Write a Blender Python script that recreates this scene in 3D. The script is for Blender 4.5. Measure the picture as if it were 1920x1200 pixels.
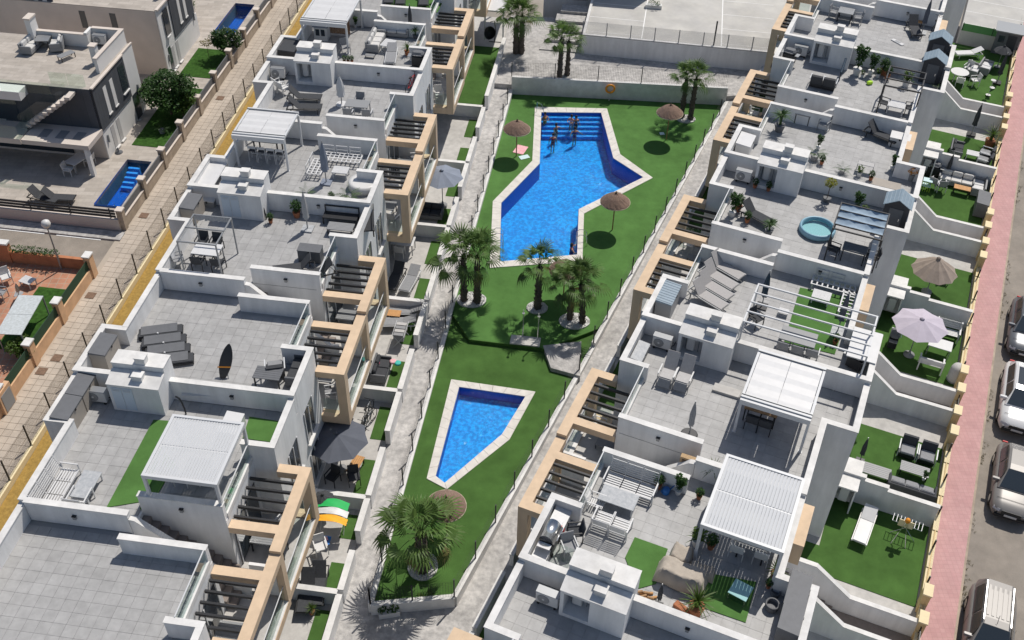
import bpy, math, random
from mathutils import Vector, Matrix, Euler
random.seed(7)
for o in list(bpy.data.objects): bpy.data.objects.remove(o)
SC = bpy.context.scene
COL = SC.collection
R = math.radians
# ---------------------------------------------------------------- camera (survey of the site: height 36 m, tilted 41.9 deg down)
FPX, CAMH = 1949.5, 36.0
PIT, ROL = R(41.894), R(-1.5486)
cp, sp, cr, sr = math.cos(PIT), math.sin(PIT), math.cos(ROL), math.sin(ROL)
_f = Vector((0, cp, -sp)); _r = Vector((1, 0, 0)); _d = Vector((0, -sp, -cp))
AXR = cr*_r + sr*_d
AXD = -sr*_r + cr*_d
cam = bpy.data.objects.new('camera', bpy.data.cameras.new('camera'))
COL.objects.link(cam)
m = Matrix((AXR, -AXD, -_f)).transposed().to_4x4()
m.translation = Vector((0, 0, CAMH))
cam.matrix_world = m
cam.data.sensor_width = 36.0
cam.data.lens = FPX/1920*36
cam.data.clip_end = 600
SC.camera = cam
# ---------------------------------------------------------------- sky, sun, exposure
SUN_EL, SUN_AZ = R(58.5), R(35)          # azimuth from +Y towards +X
w = bpy.data.worlds.new('World'); SC.world = w; w.use_nodes = True
nt = w.node_tree
bg = nt.nodes['Background']
sky = nt.nodes.new('ShaderNodeTexSky'); sky.sky_type = 'NISHITA'; sky.sun_disc = False
sky.sun_elevation = SUN_EL; sky.sun_rotation = SUN_AZ
sky.air_density = 1.0; sky.dust_density = 1.2; sky.ozone_density = 1.0
nt.links.new(sky.outputs[0], bg.inputs[0]); bg.inputs[1].default_value = 0.080
sun = bpy.data.objects.new('sun', bpy.data.lights.new('sun', 'SUN'))
sun.data.energy = 3.95; sun.data.angle = R(0.53); sun.data.color = (1.0, 0.945, 0.87)
sv = Vector((math.sin(SUN_AZ)*math.cos(SUN_EL), math.cos(SUN_AZ)*math.cos(SUN_EL), math.sin(SUN_EL)))
sun.rotation_euler = sv.to_track_quat('Z', 'Y').to_euler()
COL.objects.link(sun)
vs = SC.view_settings
vs.view_transform = 'Standard'; vs.look = 'None'; vs.exposure = 0.0; vs.gamma = 1.0; vs.use_curve_mapping = False
SC.cycles.max_bounces = 6; SC.cycles.diffuse_bounces = 3; SC.cycles.transparent_max_bounces = 12
SC.cycles.use_denoising = True

# ---------------------------------------------------------------- site survey
SLOPE, Y0 = 0.027, 36.0
def lev(y): return SLOPE*(y-Y0)
def ray(px, py): return AXR*((px-960)/FPX) + AXD*((py-600)/FPX) + _f
def site(px, py, h=0.0):               # point h metres above the sloping ground
    v = ray(px, py); t = (h - SLOPE*Y0 - CAMH)/(v.z - SLOPE*v.y)
    return Vector((0, 0, CAMH)) + v*t
def sitez(px, py, z):
    v = ray(px, py); return Vector((0, 0, CAMH)) + v*((z-CAMH)/v.z)
AL, AR = R(6.893), R(22.519)
class Row:
    def __init__(s, a): s.a = a; s.eu = Vector((math.cos(a), -math.sin(a), 0)); s.ev = Vector((math.sin(a), math.cos(a), 0))
    def W(s, u, v, z=0.0): p = s.eu*u + s.ev*v; return Vector((p.x, p.y, z))
    def G(s, u, v, h=0.0): p = s.eu*u + s.ev*v; return Vector((p.x, p.y, lev(p.y)+h))
    def uv(s, p): return p.x*s.eu.x + p.y*s.eu.y, p.x*s.ev.x + p.y*s.ev.y
LR, RR = Row(AL), Row(AR)

# ---------------------------------------------------------------- mesh helpers
class MB:
    def __init__(s): s.v = []; s.f = []; s.s = []
    def add(s, vs, fs, smooth=False):
        n = len(s.v); s.v += [tuple(p) for p in vs]
        for f in fs: s.f.append([i+n for i in f]); s.s.append(smooth)
        return s
    def box(s, x0, x1, y0, y1, z0, z1):
        if x0 > x1: x0, x1 = x1, x0
        if y0 > y1: y0, y1 = y1, y0
        v = [(x0,y0,z0),(x1,y0,z0),(x1,y1,z0),(x0,y1,z0),(x0,y0,z1),(x1,y0,z1),(x1,y1,z1),(x0,y1,z1)]
        return s.add(v, [(3,2,1,0),(4,5,6,7),(0,1,5,4),(1,2,6,5),(2,3,7,6),(3,0,4,7)])
    def cbox(s, cx, cy, cz, sx, sy, sz, rot=None):
        v = []
        for dz in (-.5,.5):
            for dx, dy in ((-.5,-.5),(.5,-.5),(.5,.5),(-.5,.5)):
                p = Vector((dx*sx, dy*sy, dz*sz))
                if rot: p = Euler(rot).to_matrix() @ p
                v.append((p.x+cx, p.y+cy, p.z+cz))
        return s.add(v, [(3,2,1,0),(4,5,6,7),(0,1,5,4),(1,2,6,5),(2,3,7,6),(3,0,4,7)])
    def rbox(s, x0, x1, y0, y1, z0, z1, b=.03):   # box with chamfered top and side edges (cushions)
        b = min(b, (x1-x0)/3, (y1-y0)/3, (z1-z0)/2.5)
        rings = [(0, z0+b, 0), (0, z1-b, 0), (b, z1, 0)]
        vs = []
        def ring(i, z):
            return [(x0+i+b,y0+i,z),(x1-i-b,y0+i,z),(x1-i,y0+i+b,z),(x1-i,y1-i-b,z),(x1-i-b,y1-i,z),(x0+i+b,y1-i,z),(x0+i,y1-i-b,z),(x0+i,y0+i+b,z)]
        for i, z in ((b*.7, z0),(0, z0+b),(0, z1-b),(b*.7, z1)): vs += ring(i, z)
        fs = [tuple(range(7,-1,-1)), tuple(range(24,32))]
        for k in range(3):
            for i in range(8): fs.append((k*8+i, k*8+(i+1)%8, k*8+8+(i+1)%8, k*8+8+i))
        return s.add(vs, fs)
    def quad(s, a, b, c, d): return s.add([a,b,c,d], [(0,1,2,3)])
    def prism(s, pts, z0, z1):
        n = len(pts)
        A = sum(pts[i][0]*pts[(i+1)%n][1]-pts[(i+1)%n][0]*pts[i][1] for i in range(n))
        if A < 0: pts = pts[::-1]
        f0 = z0 if callable(z0) else (lambda x, y: z0)
        f1 = z1 if callable(z1) else (lambda x, y: z1)
        v = [(p[0],p[1],f0(*p[:2])) for p in pts] + [(p[0],p[1],f1(*p[:2])) for p in pts]
        return s.add(v, [tuple(range(n-1,-1,-1)), tuple(range(n,2*n))] + [(i,(i+1)%n,n+(i+1)%n,n+i) for i in range(n)])
    def tube(s, p0, p1, r0, r1=None, n=6, cap=True):
        r1 = r0 if r1 is None else r1
        p0 = Vector(p0); p1 = Vector(p1); d = (p1-p0)
        if d.length < 1e-6: return s
        q = d.to_track_quat('Z','Y'); v = []
        for p, r in ((p0,r0),(p1,r1)):
            for i in range(n):
                a = 2*math.pi*i/n + math.pi/n
                v.append(p + q @ Vector((math.cos(a)*r, math.sin(a)*r, 0)))
        fs = [(i,(i+1)%n,n+(i+1)%n,n+i) for i in range(n)]
        s.add(v, fs, n > 6)
        if cap: s.add(v[:n], [tuple(range(n-1,-1,-1))]); s.add(v[n:], [tuple(range(n))])
        return s
    def path(s, pts, r, n=6):
        for a, b in zip(pts, pts[1:]): s.tube(a, b, r, r, n)
        return s
    def lathe(s, prof, n=16, cx=0, cy=0, smooth=True):
        v = []; fs = []
        for r, z in prof:
            for i in range(n):
                a = 2*math.pi*i/n; v.append((cx+r*math.cos(a), cy+r*math.sin(a), z))
        for k in range(len(prof)-1):
            for i in range(n): fs.append((k*n+i, k*n+(i+1)%n, k*n+n+(i+1)%n, k*n+n+i))
        s.add(v, fs, smooth)
        s.add(v[-n:], [tuple(range(n))]); s.add(v[:n], [tuple(range(n-1,-1,-1))])
        return s
    def mesh(s, name):
        me = bpy.data.meshes.new(name); me.from_pydata(s.v, [], s.f)
        if any(s.s): me.polygons.foreach_set('use_smooth', s.s)
        me.update(); return me
def link(o, parent=None):
    COL.objects.link(o)
    if parent is not None: o.parent = parent
    return o
def part(parent, name, mb, mat, label=None):
    me = mb.mesh(name) if isinstance(mb, MB) else mb
    if mat is not None and not me.materials: me.materials.append(mat)
    o = bpy.data.objects.new(name, me); link(o, parent)
    if label: o['label'] = label
    return o
def tag(o, label, cat, group=None):
    o['label'] = label; o['category'] = cat
    if group: o['group'] = group
    return o
def thing(name, label, cat, loc=(0,0,0), rz=0.0, group=None):
    o = bpy.data.objects.new(name, None); o.empty_display_size = .2
    link(o); o.location = loc; o.rotation_euler = (0,0,rz)
    return tag(o, label, cat, group)
def solo(name, mb, mat, label, cat, loc=(0,0,0), rz=0.0, group=None):
    o = part(None, name, mb, mat); o.location = loc; o.rotation_euler = (0,0,rz)
    return tag(o, label, cat, group)
def struct(name, mb, mat, loc=(0,0,0), rz=0.0, kind='structure'):
    o = part(None, name, mb, mat); o.location = loc; o.rotation_euler = (0,0,rz); o['kind'] = kind
    return o
KIDS = {}
def dup(o, parent=None):
    c = o.copy(); link(c, parent)
    for ch in list(o.children): dup(ch, c)
    return c
PROTO = {}
def put(kind, loc, rz, label, group=None, s=None):
    """place a thing of a kind: first call builds it, later calls copy it with its parts"""
    if kind not in PROTO:
        o = KIT[kind](); PROTO[kind] = o
    else:
        o = dup(PROTO[kind])
    o.location = loc; o.rotation_euler = (0, 0, rz)
    if s is not None: o.scale = (s, s, s)
    elif tuple(o.scale) != (1, 1, 1): o.scale = (1, 1, 1)
    o['label'] = label
    if group: o['group'] = group
    elif 'group' in o: del o['group']
    return o

# ---------------------------------------------------------------- materials
M = {}
def mat(name, col, rough=.7, metal=0.0, var=0.0, noise=0.0, nscale=8.0, bump=0.0, bscale=60.0, col2=None, spec=.4, world=None, stain=0.0):
    m = bpy.data.materials.new(name); m.use_nodes = True
    t = m.node_tree; b = t.nodes['Principled BSDF']; L = t.links
    b.inputs['Roughness'].default_value = rough; b.inputs['Metallic'].default_value = metal
    b.inputs['Specular IOR Level'].default_value = spec
    b.inputs['Base Color'].default_value = (*col, 1)
    src = None
    tc = t.nodes.new('ShaderNodeTexCoord'); co = tc.outputs['Object']
    if world:
        ge = t.nodes.new('ShaderNodeNewGeometry'); mp = t.nodes.new('ShaderNodeMapping'); mp.inputs['Scale'].default_value = world
        L.new(ge.outputs['Position'], mp.inputs['Vector']); co = mp.outputs['Vector']
    if noise or col2:
        n = t.nodes.new('ShaderNodeTexNoise'); n.inputs['Scale'].default_value = nscale; n.inputs['Detail'].default_value = 6; n.inputs['Roughness'].default_value = .62
        L.new(co, n.inputs['Vector'])
        r = t.nodes.new('ShaderNodeValToRGB')
        c2 = col2 if col2 else tuple(min(1, c*(1-noise)) for c in col)
        c1 = col if col2 else tuple(min(1, c*(1+noise*.6)) for c in col)
        r.color_ramp.elements[0].position = .34; r.color_ramp.elements[1].position = .68
        r.color_ramp.elements[0].color = (*c2, 1); r.color_ramp.elements[1].color = (*c1, 1)
        L.new(n.outputs['Fac'], r.inputs['Fac']); src = r.outputs['Color']
    if var:
        oi = t.nodes.new('ShaderNodeObjectInfo'); hsv = t.nodes.new('ShaderNodeHueSaturation')
        mr = t.nodes.new('ShaderNodeMapRange'); mr.inputs['To Min'].default_value = 1-var; mr.inputs['To Max'].default_value = 1+var
        L.new(oi.outputs['Random'], mr.inputs['Value']); L.new(mr.outputs['Result'], hsv.inputs['Value'])
        if src: L.new(src, hsv.inputs['Color'])
        else: hsv.inputs['Color'].default_value = (*col, 1)
        src = hsv.outputs['Color']
    if stain:
        n3 = t.nodes.new('ShaderNodeTexNoise'); n3.inputs['Scale'].default_value = .55; n3.inputs['Detail'].default_value = 9; n3.inputs['Roughness'].default_value = .68
        ge3 = t.nodes.new('ShaderNodeNewGeometry'); L.new(ge3.outputs['Position'], n3.inputs['Vector'])
        m3 = t.nodes.new('ShaderNodeMapRange'); m3.inputs['From Min'].default_value = .36; m3.inputs['From Max'].default_value = .64; m3.inputs['To Min'].default_value = 1-stain; m3.inputs['To Max'].default_value = 1+stain*.45
        h3 = t.nodes.new('ShaderNodeHueSaturation'); L.new(n3.outputs['Fac'], m3.inputs['Value']); L.new(m3.outputs['Result'], h3.inputs['Value'])
        if src: L.new(src, h3.inputs['Color'])
        else: h3.inputs['Color'].default_value = (*col, 1)
        src = h3.outputs['Color']
    if src: L.new(src, b.inputs['Base Color'])
    if bump:
        n2 = t.nodes.new('ShaderNodeTexNoise'); n2.inputs['Scale'].default_value = bscale; n2.inputs['Detail'].default_value = 3
        L.new(tc.outputs['Object'], n2.inputs['Vector'])
        bp = t.nodes.new('ShaderNodeBump'); bp.inputs['Strength'].default_value = bump; bp.inputs['Distance'].default_value = .02
        L.new(n2.outputs['Fac'], bp.inputs['Height']); L.new(bp.outputs['Normal'], b.inputs['Normal'])
    M[name] = m
    return m
def brick(name, c1, c2, mortar, scale, bw=.5, rh=.25, off=.5, msize=.02, rough=.8, stain=.25):
    m = mat(name, c1, rough); t = m.node_tree; b = t.nodes['Principled BSDF']; L = t.links
    tc = t.nodes.new('ShaderNodeTexCoord'); br = t.nodes.new('ShaderNodeTexBrick'); br.offset = off
    br.inputs['Scale'].default_value = scale; br.inputs['Brick Width'].default_value = bw; br.inputs['Row Height'].default_value = rh
    br.inputs['Mortar Size'].default_value = msize
    for k, c in (('Color1', c1), ('Color2', c2), ('Mortar', mortar)): br.inputs[k].default_value = (*c, 1)
    L.new(tc.outputs['Object'], br.inputs['Vector'])
    n = t.nodes.new('ShaderNodeTexNoise'); n.inputs['Scale'].default_value = 1.3; n.inputs['Detail'].default_value = 8; n.inputs['Roughness'].default_value = .7
    L.new(tc.outputs['Object'], n.inputs['Vector'])
    mr = t.nodes.new('ShaderNodeMapRange'); mr.inputs['From Min'].default_value = .3; mr.inputs['From Max'].default_value = .7
    mr.inputs['To Min'].default_value = 1-stain; mr.inputs['To Max'].default_value = 1+stain*.5
    L.new(n.outputs['Fac'], mr.inputs['Value'])
    h = t.nodes.new('ShaderNodeHueSaturation'); L.new(mr.outputs['Result'], h.inputs['Value']); L.new(br.outputs['Color'], h.inputs['Color'])
    L.new(h.outputs['Color'], b.inputs['Base Color'])
    return m
def glassmat(name, tint, fac=.25, rough=.03):
    m = bpy.data.materials.new(name); m.use_nodes = True; t = m.node_tree; t.nodes.clear(); L = t.links
    out = t.nodes.new('ShaderNodeOutputMaterial'); tr = t.nodes.new('ShaderNodeBsdfTransparent'); gl = t.nodes.new('ShaderNodeBsdfGlossy')
    tr.inputs[0].default_value = (*tint, 1); gl.inputs['Roughness'].default_value = rough
    lw = t.nodes.new('ShaderNodeLayerWeight'); lw.inputs[0].default_value = .5
    pw = t.nodes.new('ShaderNodeMath'); pw.operation = 'POWER'; pw.inputs[1].default_value = 5.0; L.new(lw.outputs['Facing'], pw.inputs[0])
    fr = t.nodes.new('ShaderNodeMath'); fr.operation = 'MULTIPLY_ADD'; fr.inputs[1].default_value = .8; fr.inputs[2].default_value = .04; L.new(pw.outputs[0], fr.inputs[0])
    mx = t.nodes.new('ShaderNodeMixShader'); L.new(fr.outputs[0], mx.inputs[0]); L.new(tr.outputs[0], mx.inputs[1]); L.new(gl.outputs[0], mx.inputs[2])
    L.new(mx.outputs[0], out.inputs[0]); M[name] = m; return m
mat('wall', (.77,.768,.762), .9, noise=.10, nscale=1.0, world=(2.2,2.2,.35), stain=.07, bump=.25, bscale=90)
mat('coping', (.70,.69,.67), .75, noise=.12, nscale=2.5, world=(1,1,1), stain=.10)
mat('cream', (.63,.56,.50), .9, noise=.08, nscale=.7, bump=.25, bscale=80)
mat('villa_white', (.74,.73,.71), .9, noise=.06, nscale=.8, bump=.2, bscale=80)
mat('slate', (.055,.060,.070), .6, noise=.25, nscale=5)
mat('beige', (.66,.50,.345), .85, noise=.09, nscale=1.2, world=(2,2,.5), stain=.08)
mat('tile', (.372,.370,.366), .55, var=.06, noise=.12, nscale=3.0, world=(1,1,1), stain=.11)
mat('grout', (.30,.30,.30), .9)
mat('turf', (.066,.140,.034), .95, noise=.14, nscale=1.4, stain=.16, bump=.35, bscale=140, spec=.12)
mat('turf_light', (.086,.190,.050), .95, noise=.12, nscale=1.2, stain=.17, bump=.35, bscale=140, spec=.12)
mat('lawn', (.040,.100,.018), .95, noise=.4, nscale=5, bump=.4, bscale=90, spec=.12)
mat('path', (.56,.54,.515), .85, col2=(.335,.325,.315), nscale=4.0, stain=.20, bump=.5, bscale=14)
mat('garden_floor', (.50,.485,.46), .8, noise=.14, nscale=3, stain=.12)
mat('asphalt', (.32,.282,.24), .9, stain=.16, col2=(.25,.222,.19), nscale=.8, bump=.5, bscale=120)
mat('court', (.53,.515,.475), .9, stain=.12, col2=(.46,.45,.43), nscale=.55)
mat('line_white', (.80,.80,.78), .8)
mat('white_paint', (.62,.62,.62), .45, noise=.05, nscale=3)
mat('white_alu', (.60,.61,.62), .4)
mat('black_metal', (.022,.023,.026), .45)
mat('grey_metal', (.30,.31,.32), .4, metal=.4)
mat('steel', (.62,.62,.62), .25, metal=.9)
mat('dark_fabric', (.055,.058,.064), .9, noise=.15, nscale=12)
mat('grey_fabric', (.27,.275,.285), .9, noise=.1, nscale=12)
mat('light_fabric', (.48,.47,.46), .9, noise=.1, nscale=12)
mat('taupe_mesh', (.40,.385,.375), .85, noise=.08, nscale=14)
mat('grey_canopy', (.105,.115,.14), .9, noise=.07, nscale=4)
mat('bluegrey_canopy', (.22,.25,.31), .9, noise=.07, nscale=4)
mat('lilac', (.50,.455,.525), .9, noise=.05, nscale=4)
mat('beige_canopy', (.33,.27,.225), .9, noise=.12, nscale=4)
mat('cream_fabric', (.60,.59,.57), .9, noise=.08, nscale=10)
mat('tan_cover', (.42,.37,.31), .9, noise=.12, nscale=3, bump=.4, bscale=8)
mat('blue_canvas', (.30,.39,.48), .85, noise=.1, nscale=5)
mat('navy', (.02,.045,.075), .7)
mat('box_grey', (.13,.135,.145), .6, noise=.1, nscale=4)
mat('box_taupe', (.36,.325,.285), .7, noise=.06, nscale=4)
mat('plastic_grey', (.26,.265,.27), .5)
mat('shed_roof', (.23,.30,.36), .5, noise=.1, nscale=4)
mat('shed_wall', (.045,.047,.055), .6)
mat('white_plastic', (.64,.635,.62), .4)
mat('glass_dark', (.035,.045,.055), .08, spec=.8)
mat('window_dark', (.045,.055,.065), .12, spec=.8)
mat('stone_grey', (.48,.49,.50), .6, col2=(.33,.35,.37), nscale=7)
mat('wood', (.36,.21,.10), .7, noise=.3, nscale=6)
mat('orange_wood', (.55,.29,.11), .6, noise=.15, nscale=6)
mat('terracotta', (.42,.16,.075), .8, noise=.2, nscale=5)
mat('stair', (.26,.22,.195), .85, noise=.12, nscale=6)
mat('thatch', (.30,.205,.155), .95, col2=(.17,.115,.09), nscale=22, bump=1.0, bscale=55)
mat('thatch_edge', (.50,.43,.32), .95, noise=.3, nscale=25)
mat('palm_trunk', (.12,.10,.083), .95, noise=.4, nscale=9, bump=1.0, bscale=22)
mat('frond', (.11,.185,.045), .5, var=.35, noise=.2, nscale=3)
mat('frond_dry', (.21,.19,.07), .7, var=.25)
mat('leaf', (.050,.115,.026), .5, noise=.45, nscale=2.5)
mat('leaf_light', (.085,.15,.022), .5, noise=.4, nscale=3)
mat('leaf_yellow', (.30,.30,.025), .6, noise=.35, nscale=4)
mat('leaf_orange', (.62,.27,.02), .6, noise=.3, nscale=4)
mat('bark', (.13,.095,.065), .9)
mat('pebble', (.70,.69,.67), .85, col2=(.48,.48,.47), nscale=16, bump=1.0, bscale=30)
mat('pool_stone', (.66,.63,.58), .8, noise=.12, nscale=2.5)
mat('orange', (.72,.27,.02), .5); mat('red', (.55,.03,.03), .5); mat('pink', (.74,.30,.36), .8, col2=(.78,.52,.52), nscale=6)
mat('pale_blue', (.56,.72,.74), .8); mat('blue', (.03,.17,.48), .5); mat('green', (.02,.42,.10), .7); mat('lime', (.45,.75,.04), .6)
mat('yellow_orange', (.85,.40,.02), .7); mat('teal', (.05,.45,.40), .6); mat('magenta', (.70,.10,.22), .6); mat('purple', (.22,.05,.14), .8)
mat('ochre', (.36,.23,.06), .95, noise=.25, nscale=7, bump=.8, bscale=30)
mat('ochre_wall', (.70,.52,.27), .9, noise=.15, nscale=2)
mat('cap_yellow', (.78,.66,.42), .85, noise=.06, nscale=3)
mat('villa_stone', (.42,.345,.27), .95, noise=.22, nscale=1.5, bump=.6, bscale=30)
mat('skin', (.45,.24,.15), .55); mat('hair', (.02,.014,.01), .6)
mat('rubber', (.02,.02,.02), .8); mat('tan_rattan', (.45,.31,.17), .8, noise=.2, nscale=20)
mat('reed', (.26,.15,.085), .9, noise=.4, nscale=14)
mat('car_white', (.66,.66,.66), .22, spec=.7); mat('car_silver', (.23,.22,.21), .42, metal=.15); mat('car_grey', (.15,.16,.175), .35, metal=.2); mat('car_dark', (.035,.04,.045), .2, spec=.7)
mat('tile_pave', (.485,.42,.35), .85, var=.035, noise=.12, nscale=1.4, world=(1,1,1), stain=.12)
mat('tile_pave_grout', (.42,.365,.30), .9)
mat('pool_blue', (.014,.46,.86), .5, col2=(.006,.22,.60), nscale=5.5)  # basin colour carries painted light and dark mottling, imitating rippled light under water
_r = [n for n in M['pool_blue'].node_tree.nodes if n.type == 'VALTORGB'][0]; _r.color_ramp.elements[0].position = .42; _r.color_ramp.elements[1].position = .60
mat('villa_pool_blue', (.014,.13,.52), .5, col2=(.010,.10,.44), nscale=5)
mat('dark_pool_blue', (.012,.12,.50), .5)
mat('pool_step', (.10,.36,.80), .5)
brick('villa_floor', (.48,.435,.385), (.385,.345,.30), (.31,.28,.25), 1.0, bw=1.1, rh=.34, off=.37, msize=.008, stain=.2)
brick('pink_pave', (.50,.285,.28), (.53,.315,.305), (.44,.255,.25), 1.0, bw=.2, rh=.2, off=.0, msize=.008, stain=.16)
brick('terra_floor', (.50,.24,.15), (.42,.20,.12), (.40,.30,.22), 1.0, bw=.4, rh=.4, off=0, msize=.02, stain=.3)
brick('slate_clad', (.085,.092,.104), (.072,.078,.09), (.04,.044,.05), 1.0, bw=1.2, rh=.3, off=.5, msize=.008, stain=.15)
glassmat('glass', (.88,.93,.91)); glassmat('green_glass', (.90,.95,.92)); glassmat('clear_roof', (.80,.88,.88))
def mk_water():
    m = bpy.data.materials.new('water'); m.use_nodes = True; t = m.node_tree; t.nodes.clear(); L = t.links
    out = t.nodes.new('ShaderNodeOutputMaterial'); tr = t.nodes.new('ShaderNodeBsdfTransparent'); gl = t.nodes.new('ShaderNodeBsdfGlossy')
    tr.inputs[0].default_value = (.50,.86,.98,1); gl.inputs['Roughness'].default_value = .06
    lw = t.nodes.new('ShaderNodeLayerWeight'); lw.inputs[0].default_value = .5
    pw = t.nodes.new('ShaderNodeMath'); pw.operation = 'POWER'; pw.inputs[1].default_value = 5.0; L.new(lw.outputs['Facing'], pw.inputs[0])
    fr = t.nodes.new('ShaderNodeMath'); fr.operation = 'MULTIPLY_ADD'; fr.inputs[1].default_value = .8; fr.inputs[2].default_value = .022; L.new(pw.outputs[0], fr.inputs[0])
    tc = t.nodes.new('ShaderNodeTexCoord'); n = t.nodes.new('ShaderNodeTexNoise'); n.inputs['Scale'].default_value = 5.5; n.inputs['Detail'].default_value = 3; n.inputs['Distortion'].default_value = .6
    L.new(tc.outputs['Object'], n.inputs['Vector'])
    bp = t.nodes.new('ShaderNodeBump'); bp.inputs['Strength'].default_value = 1.0; bp.inputs['Distance'].default_value = .085
    L.new(n.outputs['Fac'], bp.inputs['Height'])
    L.new(bp.outputs['Normal'], gl.inputs['Normal']); L.new(bp.outputs['Normal'], lw.inputs['Normal'])
    mx = t.nodes.new('ShaderNodeMixShader'); L.new(fr.outputs[0], mx.inputs[0]); L.new(tr.outputs[0], mx.inputs[1]); L.new(gl.outputs[0], mx.inputs[2])
    L.new(mx.outputs[0], out.inputs[0]); M['water'] = m
mk_water()

for k in ('frond','frond_dry','leaf','leaf_light','leaf_yellow','leaf_orange'):      # thin leaves let some light through
    t = M[k].node_tree; b = t.nodes['Principled BSDF']; tl_ = t.nodes.new('ShaderNodeBsdfTranslucent'); mx = t.nodes.new('ShaderNodeMixShader'); mx.inputs[0].default_value = .35
    if b.inputs['Base Color'].is_linked: t.links.new(b.inputs['Base Color'].links[0].from_socket, tl_.inputs['Color'])
    t.links.new(b.outputs[0], mx.inputs[1]); t.links.new(tl_.outputs[0], mx.inputs[2]); t.links.new(mx.outputs[0], t.nodes['Material Output'].inputs[0])
# ================================================================ SETTING
def slab(name, pts, h0, h1, mt, base=None, kind='structure', sloped=True):
    """flat sheet following the site slope: pts are world xy"""
    f0 = (lambda x, y: lev(y)+h0) if sloped else h0
    f1 = (lambda x, y: lev(y)+h1) if sloped else h1
    return struct(name, MB().prism([(p[0], p[1]) for p in pts], f0, f1), M[mt], kind=kind)
def rowrect(row, u0, u1, v0, v1): return [row.W(u0,v0), row.W(u1,v0), row.W(u1,v1), row.W(u0,v1)]
g = MB(); gs = [(-260,-40),(260,-40),(260,330),(-260,330)]
struct('ground', g.prism(gs, lambda x,y: lev(min(y,110))-1.9, lambda x,y: lev(min(y,110))-1.45), mat('soil', (.33,.30,.26), .95, noise=.2, nscale=.3))
# --- right: street, kerb, pink pavement
slab('road', rowrect(RR, 7.93, 34, 8, 120), -1.2, -.32, 'asphalt')
slab('kerb', rowrect(RR, 7.84, 7.93, 8, 120), -1.2, -.20, 'villa_stone')
o = slab('pavement', rowrect(RR, 6.62, 7.84, 8, 120), -1.2, -.19, 'pink_pave')
# --- left: beige footpath, side road
slab('footpath', rowrect(LR, -27.5, -25.12, 12, 90), -1.2, -.024, 'tile_pave_grout').name = 'footpath'
FOOT = bpy.data.objects['footpath']
slab('side_road', rowrect(LR, -60, -27.2, 40.05, 42.6), -1.2, -.05, 'asphalt')
slab('side_pavement', rowrect(LR, -60, -27.2, 42.6, 43.3), -1.2, .05, 'path')
mb = MB()
for a, b in ((-36.2,-31.6),(-30.9,-28.3)): mb.prism(rowrect(LR, a, b, 42.50, 42.59), lambda x,y: lev(y)-.046, lambda x,y: lev(y)-.030)
struct('road_marking', mb, M['line_white'])
# paving tiles of the footpath: the nearest 300 singly, the rest joined
tm = MB().prism([(-.19,-.19),(.19,-.19),(.19,.19),(-.19,.19)], -.03, 0).mesh('tile'); tm.materials.append(M['tile_pave'])
cells = []
v = 24.0
while v < 78:
    u = -27.2
    while u < -25.3:
        cells.append((u+.2, v+.2)); u += .4
    v += .4
rest = MB(); FOOT.location = (0,0,0)
for i, (u, v) in enumerate(cells):
    p = LR.G(u, v, random.uniform(-.004,.004))
    if i < 300:
        o = bpy.data.objects.new('tile', tm); link(o, FOOT); o.location = p; o.rotation_euler = (R(1.5), 0, -AL)
    else: rest.prism([LR.W(u+a*.19, v+b*.19) for a, b in ((-1,-1),(1,-1),(1,1),(-1,1))], lambda x,y: lev(y)-.03, lambda x,y: lev(y)+random.uniform(-.002,.004))
o = part(FOOT, 'tiles', rest, M['tile_pave']); o.name = 'tile_field'; o['kind'] = 'stuff'
drain = MB().box(-.32,.32,-.27,.27,0,.012)
for k, (px, py) in enumerate([(79+40, 695),(107,672),(170,554),(413,183)]):
    pass
# --- communal paths of stamped concrete
GU = -7.98      # left garden boundary, left row
slab('path', rowrect(LR, -9.35, GU-.1, 10, 62.3), -1.2, -.02, 'path')
GR = -10.78     # right garden boundary, right row
slab('path_right', rowrect(RR, GR, -9.52, 14, 63.6), -1.2, -.02, 'path').name = 'path'
slab('path_front', [LR.W(-9.35,8), LR.W(GU+.0,23), (-5.2,23.0), (-1.9,24.0), RR.W(GR,22), RR.W(-9.5,21), RR.W(-9.5,6)], -1.2, -.03, 'path').name = 'path'
# --- communal garden: two level lawns
ZU, ZL = .38, .16
P1O = [sitez(*p, ZU) for p in [(1003,201),(1138,204),(1163,290),(1224,334),(1095,401),(1092,490),(918,503),(924,378),(998,302)]]
P1I = [sitez(*p, ZU) for p in [(1015,211),(1127,212),(1150,297),(1206,333),(1085,393),(1082,478),(937,491),(940,381),(1012,307)]]
P2O = [sitez(*p, ZL) for p in [(846,712),(1004,735),(955,825),(838,918),(800,898)]]
P2I = [sitez(*p, ZL) for p in [(861,726),(985,744),(941,815),(834,906),(817,893)]]
STEP = [LR.W(GU, 39.6), sitez(880,636,ZU), sitez(1015,652,ZU)]
def holed(name, outer, hole, z, th, mt):
    """sheet with a hole: triangulated by bmesh"""
    import bmesh
    bm = bmesh.new(); es = []
    for loop in (outer, hole):
        vs = [bm.verts.new((p[0],p[1],z)) for p in loop]
        es += [bm.edges.new((vs[i], vs[(i+1)%len(vs)])) for i in range(len(vs))]
    bmesh.ops.triangle_fill(bm, edges=es, use_beauty=True, use_dissolve=False)
    for f in bm.faces:
        if f.normal.z < 0: f.normal_flip()
    me = bpy.data.meshes.new(name); bm.to_mesh(me); bm.free(); me.materials.append(M[mt])
    o = bpy.data.objects.new(name, me); link(o); o['kind'] = 'structure'; return o
FARL = LR.W(GU, 62.2); FARR = RR.W(GR-.1, 62.6)
XR1 = RR.W(GR, 37.0)
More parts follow.
